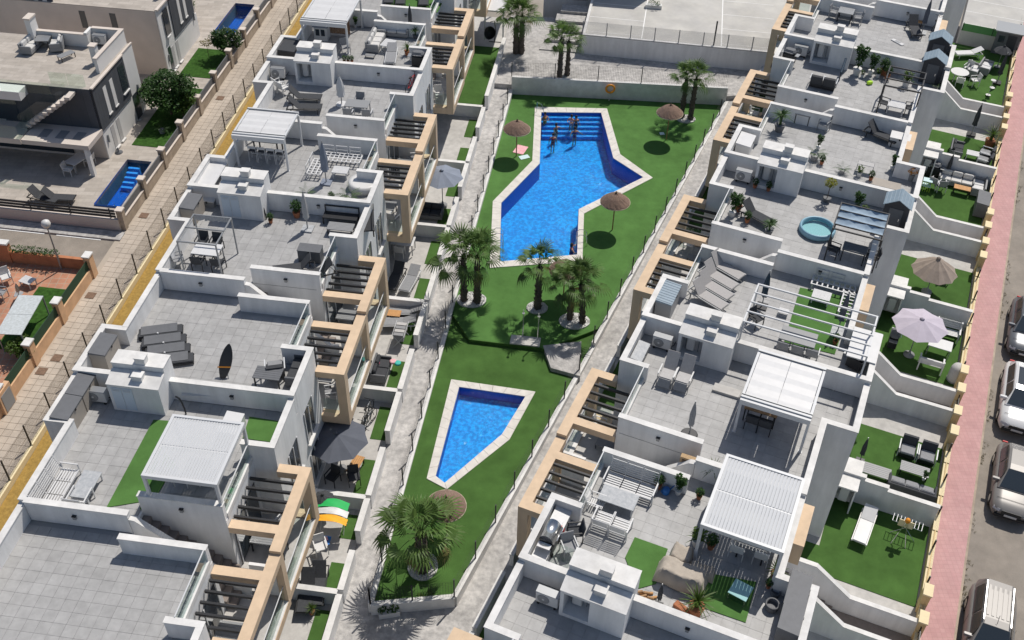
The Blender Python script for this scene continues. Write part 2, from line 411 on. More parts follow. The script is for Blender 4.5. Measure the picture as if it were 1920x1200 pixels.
up = [STEP[0], STEP[1], STEP[2], sitez(1020,655,ZU), RR.W(GR, 38.2), FARR, FARL]
holed('lawn', up, P1O, ZU, .0, 'turf_light')
lo = [LR.W(GU, 22.2), LR.W(GU, 39.7), STEP[1], STEP[2], sitez(1022,655,ZU), RR.W(GR, 38.3), RR.W(GR, 20.9)]
holed('lawn', lo, P2O, ZL, .0, 'turf')
mb = MB()                                   # low retaining step between the lawns
q = up[:5]
for a, b in zip(q[:-1], q[1:]):
    d = (b-a).normalized(); n = Vector((d.y,-d.x,0))*.03
    mb.prism([a, b, b+n, a+n], ZL-.3, ZU-.004)
struct('step_edge', mb, M['turf']).name = 'terrain_step'
slab('paved_landing', [sitez(1018,648,ZU), sitez(1090,640,ZU), sitez(1088,705,ZU), sitez(1033,690,ZU)], ZL-.2, ZU+.01, 'path', sloped=False)
mb = MB().box(-.75,.75,-.32,.32,-.4,.06)
pl = sitez(985,640,ZU)
solo('stone_platform', mb, M['garden_floor'], 'beige stone shower platform on the lawn edge between the two pools', 'platform', (pl.x,pl.y,ZU), -AL)
def pool(name, label, O, I, z, depth, steps=None):
    t = thing(name, label, 'pool', (sum(p.x for p in I)/len(I), sum(p.y for p in I)/len(I), z))
    c = t.location.copy()
    loc = lambda P: [(p.x-c.x, p.y-c.y) for p in P]
    o2, i2 = loc(O), loc(I); n = len(I)
    # coping stones along each edge
    for k in range(n):
        a0, a1 = Vector(o2[k]), Vector(o2[(k+1)%n]); b0, b1 = Vector(i2[k]), Vector(i2[(k+1)%n])
        m_ = max(1, int((a1-a0).length/.62))
        for j in range(m_):
            s0, s1 = j/m_ + .004/m_*3, (j+1)/m_ - .004/m_*3
            q = MB().prism([a0.lerp(a1,s0), a0.lerp(a1,s1), b0.lerp(b1,s1), b0.lerp(b1,s0)], -.25, .035)
            part(t, 'coping_stone', q, M['pool_stone'])
    bs = MB(); 
    for k in range(n):
        p, q = i2[k], i2[(k+1)%n]
        bs.quad((*p,-depth),(*q,-depth),(*q,.0),(*p,.0))
    bs.add([(*p,-depth) for p in i2], [tuple(range(n))])
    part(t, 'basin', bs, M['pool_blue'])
    for k in range(n):
        p, q = Vector(i2[k]), Vector(i2[(k+1)%n]); d_ = (q-p).normalized(); nn_ = Vector((-d_.y,d_.x))*.012
        s_ = 1 if sum(i2[j][0]*i2[(j+1)%n][1]-i2[(j+1)%n][0]*i2[j][1] for j in range(n)) > 0 else -1
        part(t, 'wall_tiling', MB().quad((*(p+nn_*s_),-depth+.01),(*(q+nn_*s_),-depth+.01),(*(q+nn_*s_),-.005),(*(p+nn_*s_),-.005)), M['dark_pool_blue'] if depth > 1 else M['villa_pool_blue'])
    part(t, 'water_surface', MB().add([(*p,-.10) for p in i2], [tuple(range(n))]), M['water'])
    return t, i2
pt, pi = pool('swimming_pool', 'large blue swimming pool of zigzag outline on the upper lawn', P1O, P1I, ZU, 1.15)
a, b = Vector(pi[0]), Vector(pi[1]); d = (b-a).normalized(); n_ = Vector((d.y,-d.x))
for k in range(5):
    q0 = n_*(.30*k); w1 = n_*(.30*(k+1))
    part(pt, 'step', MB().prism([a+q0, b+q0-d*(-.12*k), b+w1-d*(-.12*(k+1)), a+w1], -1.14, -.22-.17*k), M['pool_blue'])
    part(pt, 'step_edge', MB().prism([a+w1-n_*.07, b+w1-n_*.07-d*(-.12*(k+1)), b+w1-d*(-.12*(k+1)), a+w1], -.22-.17*k, -.212-.17*k), M['pool_step'])
pool('childrens_pool', 'small blue five sided pool on the lower lawn', P2O, P2I, ZL, .55)

# fences: white kerb wall with posts and wire mesh
def fence(name, label, pts, hw, hp, step=2.0, wt=.22, mtw='coping', rise=True, zf=None, posts=True, mesh=True, group=None, mpost='black_metal', lv=lev, wallname='kerb_wall', pitch=.11):
    """pts: list of world xy Vectors; hw wall height, hp post height above the wall"""
    b0 = pts[0]; t = thing(name, label, 'fence', (b0.x, b0.y, lv(b0.y)), 0, group); z0 = lv(b0.y)
    wm = MB(); ms = MB(); k = 0
    for a, b in zip(pts, pts[1:]):
        L = (b-a).length; n = max(1, round(L/step)); d = (b-a)/L; nn = Vector((-d.y, d.x, 0))
        for i in range(n):
            p, q = a+d*(L*i/n), a+d*(L*(i+1)/n); zt = (lv(q.y) if q.y > p.y else lv(p.y)) + hw - z0
            P, Q = p-b0, q-b0
            wm.prism([P+nn*wt/2, Q+nn*wt/2, Q-nn*wt/2, P-nn*wt/2], -1.6, zt)
            if posts: part(t, 'post', MB().box(P.x-.028,P.x+.028,P.y-.028,P.y+.028,zt-.02,zt+hp), M[mpost])
            if mesh:
                P3, Q3 = Vector((P.x,P.y,0)), Vector((Q.x,Q.y,0)); nx = int((Q3-P3).length/pitch)
                for j in range(1, nx):
                    c = P3.lerp(Q3, j/nx); ms.add([c+d*.004+Vector((0,0,zt)), c-d*.004+Vector((0,0,zt)), c-d*.004+Vector((0,0,zt+hp*.97)), c+d*.004+Vector((0,0,zt+hp*.97))], [(0,1,2,3)])
                for j in range(int(hp/pitch)+1):
                    zz = zt+min(hp*.97, j*pitch+.02); ms.add([P3+Vector((0,0,zz)), Q3+Vector((0,0,zz)), Q3+Vector((0,0,zz+.008)), P3+Vector((0,0,zz+.008))], [(0,1,2,3)])
    part(t, wallname, wm, M[mtw])
    if mesh: part(t, 'wire_mesh', ms, M[mpost])
    return t
def gl(y): return ZL-.33 if y < 39 else ZU-.33+.35*(lev(y)-lev(39))
fence('garden_fence', 'white kerb wall with black fence posts along the left side of the lawn', [LR.W(GU,22.1), LR.W(GU,62.2)], .45, 1.15, lv=gl)
fence('garden_fence', 'stepped white kerb wall with black fence posts along the right side of the pool lawn', [RR.W(GR,20.8), RR.W(GR,62.6)], .43, 1.15, lv=gl)
fence('garden_fence', 'short white kerb with fence posts behind the two planter boxes', [LR.W(GU,22.1), RR.W(GR,20.8)], .44, 1.0, lv=gl)
fence('garden_fence', 'white retaining wall with fence posts beyond the large pool', [FARL, FARR], .95, 1.1, step=2.9)
fence('footpath_fence', 'yellow kerb with dark posts and wire mesh along the beige footpath', [LR.W(-25.1,20), LR.W(-25.1,78)], .12, 1.25, mtw='cap_yellow', wt=.16, pitch=.055)
slab('planting_strip', rowrect(LR, -25.0, -20.0, 14, 80), -1.2, -.15, 'ochre')

# ================================================================ HOUSES
F = 5.80
HOUSES = {}
TILE = MB().prism([(-.222,-.222),(.222,-.222),(.222,.222),(-.222,.222)], -.02, .0).mesh('tile'); TILE.materials.append(M['tile'])
def house(tagname, row, P, S, prm, label, closed=False):
    sg = 1 if S > P else -1
    Lh = abs(S-P)
    uL, uLb, uR, uRb, hb, gs = prm['uL'], prm['uLb'], prm['uR'], prm['uRb'], prm['hb'], prm['gs']
    um = (uL+uR)/2
    c = row.W(um, P); yc = row.W(um, (P+S)/2).y
    z0 = lev(yc)
    t = thing('terraced_house', label, 'house', (c.x, c.y, z0), -row.a, 'white flat roofed terraced houses')
    X = lambda u: u-um
    Y = lambda b: b*sg
    HOUSES[tagname] = dict(z=z0+F, row=row, P=P, S=S, sg=sg, obj=t, prm=prm)
    st0, st1 = prm['st']            # stair: top u, bottom u
    LB = Lh-.77                     # inner edge of the stair slot
    w = MB()
    def B(mb, u0, u1, b0, b1, za, zb): mb.box(X(u0),X(u1),Y(b0),Y(b1),za,zb)
    gside = uR if gs > 0 else uL
    if gs > 0: B(w, uL, st0, 0, Lh, -1.6, F-.05); B(w, st0, uR, 0, LB, -1.6, F-.05)
    else: B(w, st0, uR, 0, Lh, -1.6, F-.05); B(w, uL, st0, 0, LB, -1.6, F-.05)
    B(w, uLb, uL-.001, 0, hb, -1.6, F-.05); B(w, uR+.001, uRb, 0, hb, -1.6, F-.05)
    part(t, 'wall', w, M['wall'])
    # terrace deck and tiles
    deck = MB()
    if gs > 0: B(deck, uL+.1, st0-.08, .0, Lh-.02, F-.049, F-.018); B(deck, st0-.079, uR-.06, 0, LB-.06, F-.049, F-.018)
    else: B(deck, st0+.08, uR-.1, .0, Lh-.02, F-.049, F-.018); B(deck, uL+.06, st0+.079, 0, LB-.06, F-.049, F-.018)
    B(deck, uLb+.1, uL+.099, 0, hb-.1, F-.049, F-.018); B(deck, uR-.05+.001, uRb-.1, 0, hb-.1, F-.049, F-.018)
    dk = part(t, 'roof_terrace', deck, M['grout'])
    cells = []
    b = .13
    while b+.44 < Lh-.02:
        u = uLb+.2
        while u+.44 < uRb-.18:
            cu, cb = u+.22, b+.22
            inb = cb < hb-.3
            ok = (uL+.25 < cu < uR-.25) or inb
            if cb > LB-.2 and ((gs > 0 and cu > st0-.1) or (gs < 0 and cu < st0+.1)): ok = False
            if ok: cells.append((cu, cb))
            u += .452
        b += .452
    cells.sort(key=lambda q: q[1]*sg)
    for i, (cu, cb) in enumerate(cells[:300]):
        o = bpy.data.objects.new('tile', TILE); link(o, dk); o.location = (X(cu), Y(cb), F+random.uniform(-.003,.003))
    if len(cells) > 300:
        r_ = MB()
        for cu, cb in cells[300:]: B(r_, cu-.218, cu+.218, cb-.218, cb+.218, F-.02, F)
        part(dk, 'tile_field', r_, M['tile'])['kind'] = 'stuff'
    # parapets
    def box2(*a):
        q = MB(); B(q, *a); return q
    H1 = .86; T = .2; T2 = T/2
    hh = [H1]
    def par(u0, u1, b0, b1, h=None):
        hh[0] += .003; h = hh[0]
        q = part(t, 'parapet', box2(min(u0,u1)-.003, max(u0,u1)+.003, min(b0,b1)-.003, max(b0,b1)+.003, F-.16, F+h-.05), M['wall'])
        e = .025; part(q, 'coping', box2(min(u0,u1)-e, max(u0,u1)+e, min(b0,b1)-e, max(b0,b1)+e, F+h-.05, F+h), M['coping'])
    par(uLb, uLb+T, T2+.03, hb-T); par(uLb, uL+(T if True else 0), hb-T, hb)
    par(uRb-T, uRb, T2+.03, hb-T)
    bl = prm.get('blk', .45)
    par(uR-bl if gs > 0 else uR-T, uRb, hb-T, hb)
    if gs > 0: par(uL, uL+T, hb, Lh)
    else: par(uR-T, uR, hb, Lh)
    # stair wall
    sw0, sw1 = (st0, uR-.02) if gs > 0 else (uL+.02, st0)
    par(sw0, sw1, LB-T, LB)
    # party wall and cross wall belong to the house beyond
    if sg > 0:
        h0, h1 = prm['hut']
        par(uLb, h0, -T2, T2); par(h1, uRb, -T2, T2)
    else:
        if gs > 0: par(uL+T+.03, st0-.02, Lh-T2, Lh+T2)
        else: par(st0+.02, uR-T-.03, Lh-T2, Lh+T2)
    # kerb and glass balustrade on the pool side of the terrace
    k = MB(); g0, g1 = hb, LB-T
    e0, e1 = (uR-.14, uR+.02) if gs > 0 else (uL-.02, uL+.14)
    if prm['glass']:
        B(k, e0, e1, g0, g1, F-.05, F+.22); part(t, 'terrace_kerb', k, M['coping'])
        gx = (e0+e1)/2
        for j in range(2):
            gg = MB(); B(gg, gx-.008, gx+.008, g0+.05+j*(g1-g0)/2, g0+(j+1)*(g1-g0)/2-.03, F+.22, F+.86); part(t, 'glass_panel', gg, M['glass'])
        hr = MB(); B(hr, gx-.02, gx+.02, g0+.02, g1-.02, F+.86, F+.90); part(t, 'handrail', hr, M['white_alu'])
    # wall lamp on the shaded face
    ls = []
    if sg > 0: ls.append((prm['lamps'][0][0], -.1))
    else: ls += [((st0+gside)/2, Y(LB)), ((st0+(uL if gs > 0 else uR))/2, Y(Lh)-.1)]
    for uu, yy in ls:
        q = part(t, 'wall_lamp', MB().box(X(uu)-.06, X(uu)+.06, yy-.09, yy-.003, F+.30, F+.46), M['grey_metal'])
        part(q, 'lamp_shade', MB().box(X(uu)-.08, X(uu)+.08, yy-.11, yy-.003, F+.461, F+.48), M['black_metal'])
    # stairs down to the balcony
    zb = 2.80; n = 12; run = (st1-st0)/n
    for i in range(n):
        stp = MB(); zt = F-.02-(i+1)*(F-zb)/(n+1)
        B(stp, st0+run*i, st0+run*(i+1), LB+.003, Lh-T2-.003, zt-.55, zt); part(t, 'step', stp, M['stair'])
    # stair divider with sloping coping (beyond house only)
    if sg < 0 or closed:
        dv, dc = MB(), MB()
        a = [(X(st0), F+.62), (X(st0+(st1-st0)*.06), F+.58), (X(st1), zb+.42), (X(st1+(.35 if gs>0 else -.35)), zb+.42)]
        y0, y1 = Y(Lh)-.09, Y(Lh)+.09
        for (xa, za), (xb, zb2) in zip(a, a[1:]):
            if xa > xb: xa, za, xb, zb2 = xb, zb2, xa, za
            dv.add([(xa,y0,1),(xb,y0,1),(xb,y1,1),(xa,y1,1),(xa,y0,za-.05),(xb,y0,zb2-.05),(xb,y1,zb2-.05),(xa,y1,za-.05)], [(3,2,1,0),(0,1,5,4),(1,2,6,5),(2,3,7,6),(3,0,4,7),(4,5,6,7)])
            dc.add([(xa,y0-.02,za-.049),(xb,y0-.02,zb2-.049),(xb,y1+.02,zb2-.049),(xa,y1+.02,za-.049),(xa,y0-.02,za),(xb,y0-.02,zb2),(xb,y1+.02,zb2),(xa,y1+.02,za)], [(3,2,1,0),(0,1,5,4),(1,2,6,5),(2,3,7,6),(3,0,4,7),(4,5,6,7)])
        part(t, 'stair_wall', dv, M['wall']); part(t, 'stair_coping', dc, M['coping'])
    # balcony with beige frame
    fo = prm['fo']; fi = gside           # outer edge, house face
    d = 1 if gs > 0 else -1
    zt, zl = F-.30, 2.45
    bf = hb-.22; bw = .42; cb0 = Lh-1.12; cb1 = Lh-.74
    fr = MB()
    B(fr, fo-d*bw, fo, bf, Lh-.002, zt-.32, zt)                    # outer top beam
    near0 = uRb if gs > 0 else uLb
    B(fr, near0+d*.003 if True else fi, fo-d*bw-d*.001, bf, bf+.40, zt-.32, zt)       # end beam
    B(fr, fi+d*.02, fo-d*bw-d*.001, cb0, cb1, zt-.32, zt)           # beam beside the stair
    B(fr, fo-d*.40, fo, bf, bf+.40, zl+.40, zt-.321)                # corner post
    B(fr, fo-d*.28, fo-.0, Lh-.16, Lh-.002, zl+.40, zt-.321)
    B(fr, fo-d*.30, fo, bf+.401, Lh-.002, zl, zl+.38)               # bottom beam
    B(fr, near0+d*.003, fo, bf, bf+.40, zl, zl+.399)
    part(t, 'balcony_frame', fr, M['beige'])
    fl = MB(); B(fl, fi+d*.02, fo-d*.302, bf+.402, Lh-.002, zl+.05, zb-.02); part(t, 'balcony_floor', fl, M['garden_floor'])
    for i in range(5):
        sl = MB(); bb = bf+.40+(cb0-bf-.40)*(i+.75)/5.3
        x0 = fi+d*.03
        B(sl, x0, fo-d*bw-d*.002, bb, bb+.085, zt-.17, zt-.05); part(t, 'pergola_slat', sl, M['black_metal'])
    kb = MB(); B(kb, fo-d*.30, fo-d*.02, bf+.41, Lh-.17, zl+.381, zb+.06); part(t, 'balcony_kerb', kb, M['coping'])
    # balcony rail: kerb, glass panes, handrail
    rl = MB(); B(rl, fo-d*.125, fo-d*.095, bf+.41, Lh-.17, zb+.93, zb+.96); part(t, 'balcony_rail', rl, M['white_alu'])
    np_ = 3; L0, L1 = bf+.42, Lh-.18
    for i in range(np_):
        gp = MB(); B(gp, fo-d*.115, fo-d*.105, L0+(L1-L0)*i/np_+.02, L0+(L1-L0)*(i+1)/np_-.02, zb+.065, zb+.925); part(t, 'balcony_glass', gp, M['glass'])
    gp = MB(); B(gp, near0+d*.1, fo-d*.42, bf+.195, bf+.205, zb+.065, zb+.925); part(t, 'balcony_glass', gp, M['glass'])
    # screen between neighbouring balconies
    if sg < 0:
        sc_ = MB(); B(sc_, fo-d*1.3, fo-d*.35, Lh-.06, Lh+.06, zb, zb+1.75); part(t, 'balcony_screen', sc_, M['wall'])
    # glazed doors on balcony level and garden level
    for z_ in (zb, .15):
        gd = MB(); B(gd, fi+d*.022, fi+d*.05, hb+.35, LB-.35, z_+.02, z_+2.1); q = part(t, 'patio_door', gd, M['glass_dark'])
        fm = MB()
        for bb in (hb+.33, (hb+LB)/2-.03, LB-.39): B(fm, fi+d*.051, fi+d*.075, bb, bb+.06, z_+.02, z_+2.12)
        part(q, 'frame', fm, M['white_alu'])
    # windows in the block face
    if gs > 0:
        for bb, z_ in ((.55,3.15),(.55,.6)):
            wd = MB(); B(wd, uRb+.004, uRb+.02, bb, bb+1.05, z_, z_+1.75); q = part(t, 'window', wd, M['window_dark'])
            fm = MB(); B(fm, uRb+.021, uRb+.05, bb+.5, bb+.55, z_, z_+1.75); B(fm, uRb+.021, uRb+.05, bb-.03, bb+.03, z_, z_+1.78); B(fm, uRb+.021, uRb+.05, bb+1.02, bb+1.08, z_, z_+1.78)
            part(q, 'frame', fm, M['white_alu'])
            sl = MB(); B(sl, uRb+.003, uRb+.16, bb-.1, bb+1.15, z_-.10, z_-.02); part(q, 'sill', sl, M['coping'])
    return t
LP = dict(uL=-19.9, uLb=-20.8, uR=-12.7, uRb=-11.75, hb=2.66, gs=1, st=(-15.85,-12.3), hut=(-18.9,-16.8), fo=-10.5, glass=True, blk=.35, lamps=[(-14.3,-.08)])
RP = dict(uL=-6.65, uLb=-7.63, uR=.80, uRb=2.0, hb=2.93, gs=-1, st=(-3.3,-6.9), hut=(-5.77,-3.52), fo=-8.85, glass=True, blk=.3, lamps=[(-1.6,-.1)])
PL = [14.3, 26.95, 39.5, 52.0, 64.6]; SL = [20.6, 33.2, 45.75, 58.35, 71.0]
PR = [19.7, 33.0, 46.45, 60.2, 74.0]; SRr = [13.2, 26.25, 39.55, 53.2, 67.1]
names = {
 'L0': 'nearest left row house with a large empty tiled roof terrace', 'L1': 'left row house with louvred pergola and green turf strip on its roof',
 'L2': 'left row house with stacked grey loungers and a black board on its roof', 'L3': 'left row house with a bare pergola frame and grey parasol on its roof',
 'L4': 'left row house with white awning pergola and white slatted lounge on its roof', 'L5': 'left row house with two dark loungers and a grey dining table on its roof',
 'L6': 'left row house with corner sofa and wicker screened pergola on its roof', 'L7': 'left row house at the top edge with turf on its roof', 'L8': 'farthest left row house cut by the top edge of the picture',
 'R0': 'nearest right row house with only an air conditioner on its bare roof', 'R1': 'right row house with covered furniture, barbecue and louvred pergola on its roof',
 'R2': 'right row house with two recliners and a wide white pergola on its roof', 'R3': 'right row house with four taupe loungers and white open pergola beams on its roof',
 'R4': 'right row house with round paddling pool and blue gazebo on its roof', 'R5': 'right row house with palm pot and plants along its roof parapet',
 'R6': 'right row house with dark pergola frame and many white flower pots on its roof', 'R7': 'right row house with grey shed and exercise gear on its roof', 'R8': 'farthest right row house cut by the top edge of the picture'}
for i in range(5):
    house('L%d' % (2*i), LR, PL[i], SL[i], LP, names['L%d' % (2*i)])
    if i < 4: house('L%d' % (2*i+1), LR, PL[i+1], SL[i], LP, names['L%d' % (2*i+1)])
for i in range(5):
    if i > 0: house('R%d' % (2*i-1), RR, PR[i-1], SRr[i], RP, names['R%d' % (2*i-1)])
    if i < 5: house('R%d' % (2*i), RR, PR[i], SRr[i], RP, names['R%d' % (2*i)]) if 'R%d' % (2*i) in names else None

# rooftop boiler huts on the party walls
def hut(row, P, zf, u0, u1, label, closed):
    um = (u0+u1)/2; W = u1-u0; c = row.W(um, P)
    t = thing('rooftop_boiler_hut', label, 'utility hut', (c.x, c.y, zf), -row.a, 'boiler huts on the roof party walls')
    x0, x1 = -W/2, W/2; b = MB(); ya, yb, yc = -1.0, -.27, .45
    def wedge(xa, xb):
        b.add([(xa,ya,0),(xb,ya,0),(xb,yb,0),(xa,yb,0),(xa,ya,1.42),(xb,ya,1.42),(xb,yb,1.62),(xa,yb,1.62)], [(3,2,1,0),(0,1,5,4),(1,2,6,5),(2,3,7,6),(3,0,4,7),(4,5,6,7)])
    nx = x0+W*.46
    if closed: wedge(x0, x1)
    else:
        wedge(nx, x1); wedge(x0, x0+.13)
        b.box(x0+.131, nx-.001, ya, yb, 0, .18); b.box(x0+.131, nx-.001, yb-.06, yb, .18, 1.5)
        b.add([(x0+.131,ya,1.30),(nx-.001,ya,1.30),(nx-.001,yb,1.5),(x0+.131,yb,1.5),(x0+.131,ya,1.42),(nx-.001,ya,1.42),(nx-.001,yb,1.62),(x0+.131,yb,1.62)], [(3,2,1,0),(0,1,5,4),(1,2,6,5),(2,3,7,6),(3,0,4,7),(4,5,6,7)])
    b.box(x0, x1, yb+.001, yc, 0, 1.9)
    part(t, 'body', b, M['wall'])
    rf = MB().box(x0-.02, x1+.02, yb-.02, yc+.02, 1.90, 1.93)
    rf.add([(x0-.02,ya-.02,1.421),(x1+.02,ya-.02,1.421),(x1+.02,yb-.03,1.621),(x0-.02,yb-.03,1.621),(x0-.02,ya-.02,1.45),(x1+.02,ya-.02,1.45),(x1+.02,yb-.03,1.65),(x0-.02,yb-.03,1.65)], [(3,2,1,0),(0,1,5,4),(1,2,6,5),(2,3,7,6),(3,0,4,7),(4,5,6,7)])
    part(t, 'roof', rf, M['coping'])
    for yy, z_ in ((yb-.36, 1.45), (yb+.16, 1.92)):
        v = MB().box(nx+.02, nx+.42, yy-.14, yy+.18, z_, z_+.30); v.box(nx, nx+.44, yy-.16, yy+.20, z_+.301, z_+.34); part(t, 'vent', v, M['coping'])
    if closed:
        d = MB()
        for k in range(2): d.box(x0+.14+k*.44, x0+.55+k*.44, ya-.02, ya-.003, .12, 1.3)
        d_ = part(t, 'door', d, mat('door_bluegrey', (.56,.63,.70), .5) if 'door_bluegrey' not in M else M['door_bluegrey'])
        lv_ = MB()
        for k in range(2):
            for j in range(3): lv_.box(x0+.20+k*.44, x0+.49+k*.44, ya-.03, ya-.021, 1.12+j*.05, 1.14+j*.05)
        part(d_, 'louvre', lv_, M['white_alu'])
    else:
        bo = MB().rbox(x0+.30, x0+.66, -.62, -.36, .30, 1.12, .04); bo.box(x0+.32, x0+.64, -.60, -.38, 1.121, 1.24); part(t, 'boiler', bo, M['white_plastic'])
        pp = MB().tube((x0+.25,-.45,.2),(x0+.25,-.45,1.2),.02); pp.tube((x0+.80,-.45,.2),(x0+.80,-.45,1.1),.02); part(t, 'pipe', pp, M['grey_metal'])
    return t
for i, (P, lab, cl) in enumerate(zip(PL[1:], ['boiler hut with pale blue doors beside the stacked loungers', 'boiler hut with pale blue doors beside the white awning pergola', 'boiler hut with open boiler recess beside the black hot tub', 'boiler hut at the top edge of the left row'], [1,1,0,0])):
    hut(LR, P, HOUSES['L%d' % (2*i+1)]['z'], -18.9, -16.8, lab, cl)
for i, (P, lab) in enumerate(zip(PR, ['boiler hut with open recess beside the covered garden furniture', 'boiler hut with open recess behind the two recliners', 'boiler hut with open recess and flowers at its foot, near the yellow tree', 'boiler hut with open recess beside the cluster of white pots', 'boiler hut at the far end of the right row'])):
    k = 'R%d' % (2*i)
    hut(RR, P, HOUSES[k]['z'], -5.77, -3.52, lab, 0)
# ================================================================ KIT OF THINGS (each built at the origin, then placed or copied)
KIT = {}
def kit(f): KIT[f.__name__] = f; return f
def E_(name, cat): return thing(name, 'x', cat)
CI = math.cos; SI = math.sin
def leafball(mb, cx, cy, cz, rx, rz, n, size, rnd, flat=.0):
    for _ in range(n):
        a = rnd.uniform(0, 2*math.pi); zz = rnd.uniform(-1, 1); rr = math.sqrt(max(0,1-zz*zz))*rnd.uniform(.45,1.0)
        p = Vector((cx+rx*rr*CI(a), cy+rx*rr*SI(a), cz+rz*zz*rnd.uniform(.6,1)))
        s = size*rnd.uniform(.6,1.3)
        q = Euler((rnd.uniform(-.9,.9), rnd.uniform(-.9,.9), rnd.uniform(0,6.28))).to_matrix()
        mb.add([p+q@Vector((-s,0,0)), p+q@Vector((0,-s*.45,s*.1)), p+q@Vector((s,0,0)), p+q@Vector((0,s*.45,s*.1))], [(0,1,2,3)])
def blade(mb, base, az, L, rise, droop, wd, n=4):
    """long arching leaf"""
    pts = []
    for i in range(n+1):
        t = i/n; r = L*t*CI(rise)+.0; z = L*SI(rise)*t - droop*L*t*t
        pts.append(Vector((base[0]+CI(az)*r, base[1]+SI(az)*r, base[2]+z)))
    side = Vector((-SI(az), CI(az), 0)); vs = []
    for i, p in enumerate(pts):
        t = i/n; w_ = wd*(.35+1.3*t*(1-t)*2.0)*(1-t*.92) if i < n else .002
        vs += [p-side*w_, p+side*w_]
    mb.add(vs, [(2*i,2*i+1,2*i+3,2*i+2) for i in range(n)])
# ---- fan palm
def frond_mesh(seed, L, droop, dry=False):
    rnd = random.Random(seed); mb = MB(); n = 5; pts = []
    for i in range(n+1):
        t = i/n; pts.append(Vector((L*.74*t, 0, L*.12*t-droop*L*.55*t*t)))
    for i, (a, b) in enumerate(zip(pts, pts[1:])): mb.tube(a, b, .022-.002*i, .020-.002*i, 4, False)
    tip = pts[-1]; d = (pts[-1]-pts[-2]).normalized(); up = Vector((-d.z,0,d.x)); sd = Vector((0,1,0))
    nl = 17
    for k in range(nl):
        a = R(-112+224*k/(nl-1)); l = L*.50*(.70+.28*CI(a*.7))*rnd.uniform(.86,1.06)
        dr = (d*CI(a)+sd*SI(a)).normalized(); nx = (d*(-SI(a))+sd*CI(a))
        sag = .16+.30*droop+rnd.uniform(-.03,.08)
        p1 = tip+dr*l*.55+up*(l*.10); p2 = tip+dr*l*.85-Vector((0,0,l*sag*.45)); p3 = tip+dr*l*.98-Vector((0,0,l*sag*1.35))
        wv = l*.058
        mb.add([tip, p1-nx*wv+up*.02, p1+nx*wv-up*.015, p2-nx*wv*.55, p2+nx*wv*.55, p3], [(0,1,2),(1,3,4,2),(3,5,4)])
    me = mb.mesh('frond'); me.materials.append(M['frond_dry' if dry else 'frond']); return me
FM = [frond_mesh(1,1.7,.25), frond_mesh(2,1.75,.55), frond_mesh(3,1.6,.9), frond_mesh(4,1.45,.15)]
FD = frond_mesh(5,1.25,1.25,True)
def palm(px, py, zb, h, s, label, seed, group='fan palms around the pool', lean=0.0, nf=34, rt=.20, top=None):
    rnd = random.Random(seed); p = sitez(px, py, zb)
    t = thing('palm_tree', label, 'palm', (p.x, p.y, zb), rnd.uniform(0,6.28), group)
    mb = MB(); n = 12; lx = lean
    pts = [Vector((lx*(i/n)**2, 0, h*i/n)) for i in range(n+1)]
    for i in range(n):
        r0 = rt*(1.18-.35*i/n)*(1.0); mb.tube(pts[i], pts[i+1], r0*1.08, r0*.90, 10, False)
    mb.tube(pts[0]-Vector((0,0,.25)), pts[0], rt*1.6, rt*1.25, 10, False)
    for i in range(int(h*26)):             # stubs of old leaf bases
        tt = rnd.random(); a = rnd.uniform(0, 6.28); c = Vector((lx*tt**2, 0, h*tt)); rr = rt*(1.1-.35*tt)
        q = c+Vector((CI(a)*rr, SI(a)*rr, 0)); mb.tube(q-Vector((0,0,.06)), q+Vector((CI(a)*.07, SI(a)*.07, .07)), .04, .015, 4)
    part(t, 'trunk', mb, M['palm_trunk'])
    for i in range(nf):
        el = R(86)-R(96)*(i/nf)**1.0; a = i*2.39996+rnd.uniform(-.25,.25)
        me = FM[0] if el > R(45) else (FM[rnd.choice((0,1))] if el > R(8) else FM[rnd.choice((1,1,2))])
        if el < R(2): me = FD if rnd.random() < .3 else FM[1]
        o = bpy.data.objects.new('frond', me); link(o, t)
        o.location = pts[-1]+Vector((0,0,.05)); o.rotation_euler = (rnd.uniform(-.3,.3), -el, a); k = s*rnd.uniform(.85,1.1); o.scale = (k,k,k)
    return t
def broad_tree(name, label, cat, loc, h, rx, rz, n, size, mt, seed, trunk=.09, group=None):
    rnd = random.Random(seed); t = thing(name, label, cat, loc, 0, group); tr = MB(); cr_ = MB()
    tr.tube((0,0,-.1),(0,0,h-rz*.5), trunk, trunk*.6, 7)
    for k in range(7):
        a = k*.9+rnd.random(); q = Vector((CI(a)*rx*.62, SI(a)*rx*.62, h+rnd.uniform(-.4,.5)*rz)); tr.tube((0,0,h-rz*.7), q, trunk*.5, .012, 5)
        leafball(cr_, q.x, q.y, q.z, rx*.52, rz*.55, n//9, size, rnd)
    leafball(cr_, 0, 0, h, rx*.8, rz*.9, n//4, size, rnd)
    part(t, 'trunk', tr, M['bark']); part(t, 'crown', cr_, M[mt]); return t
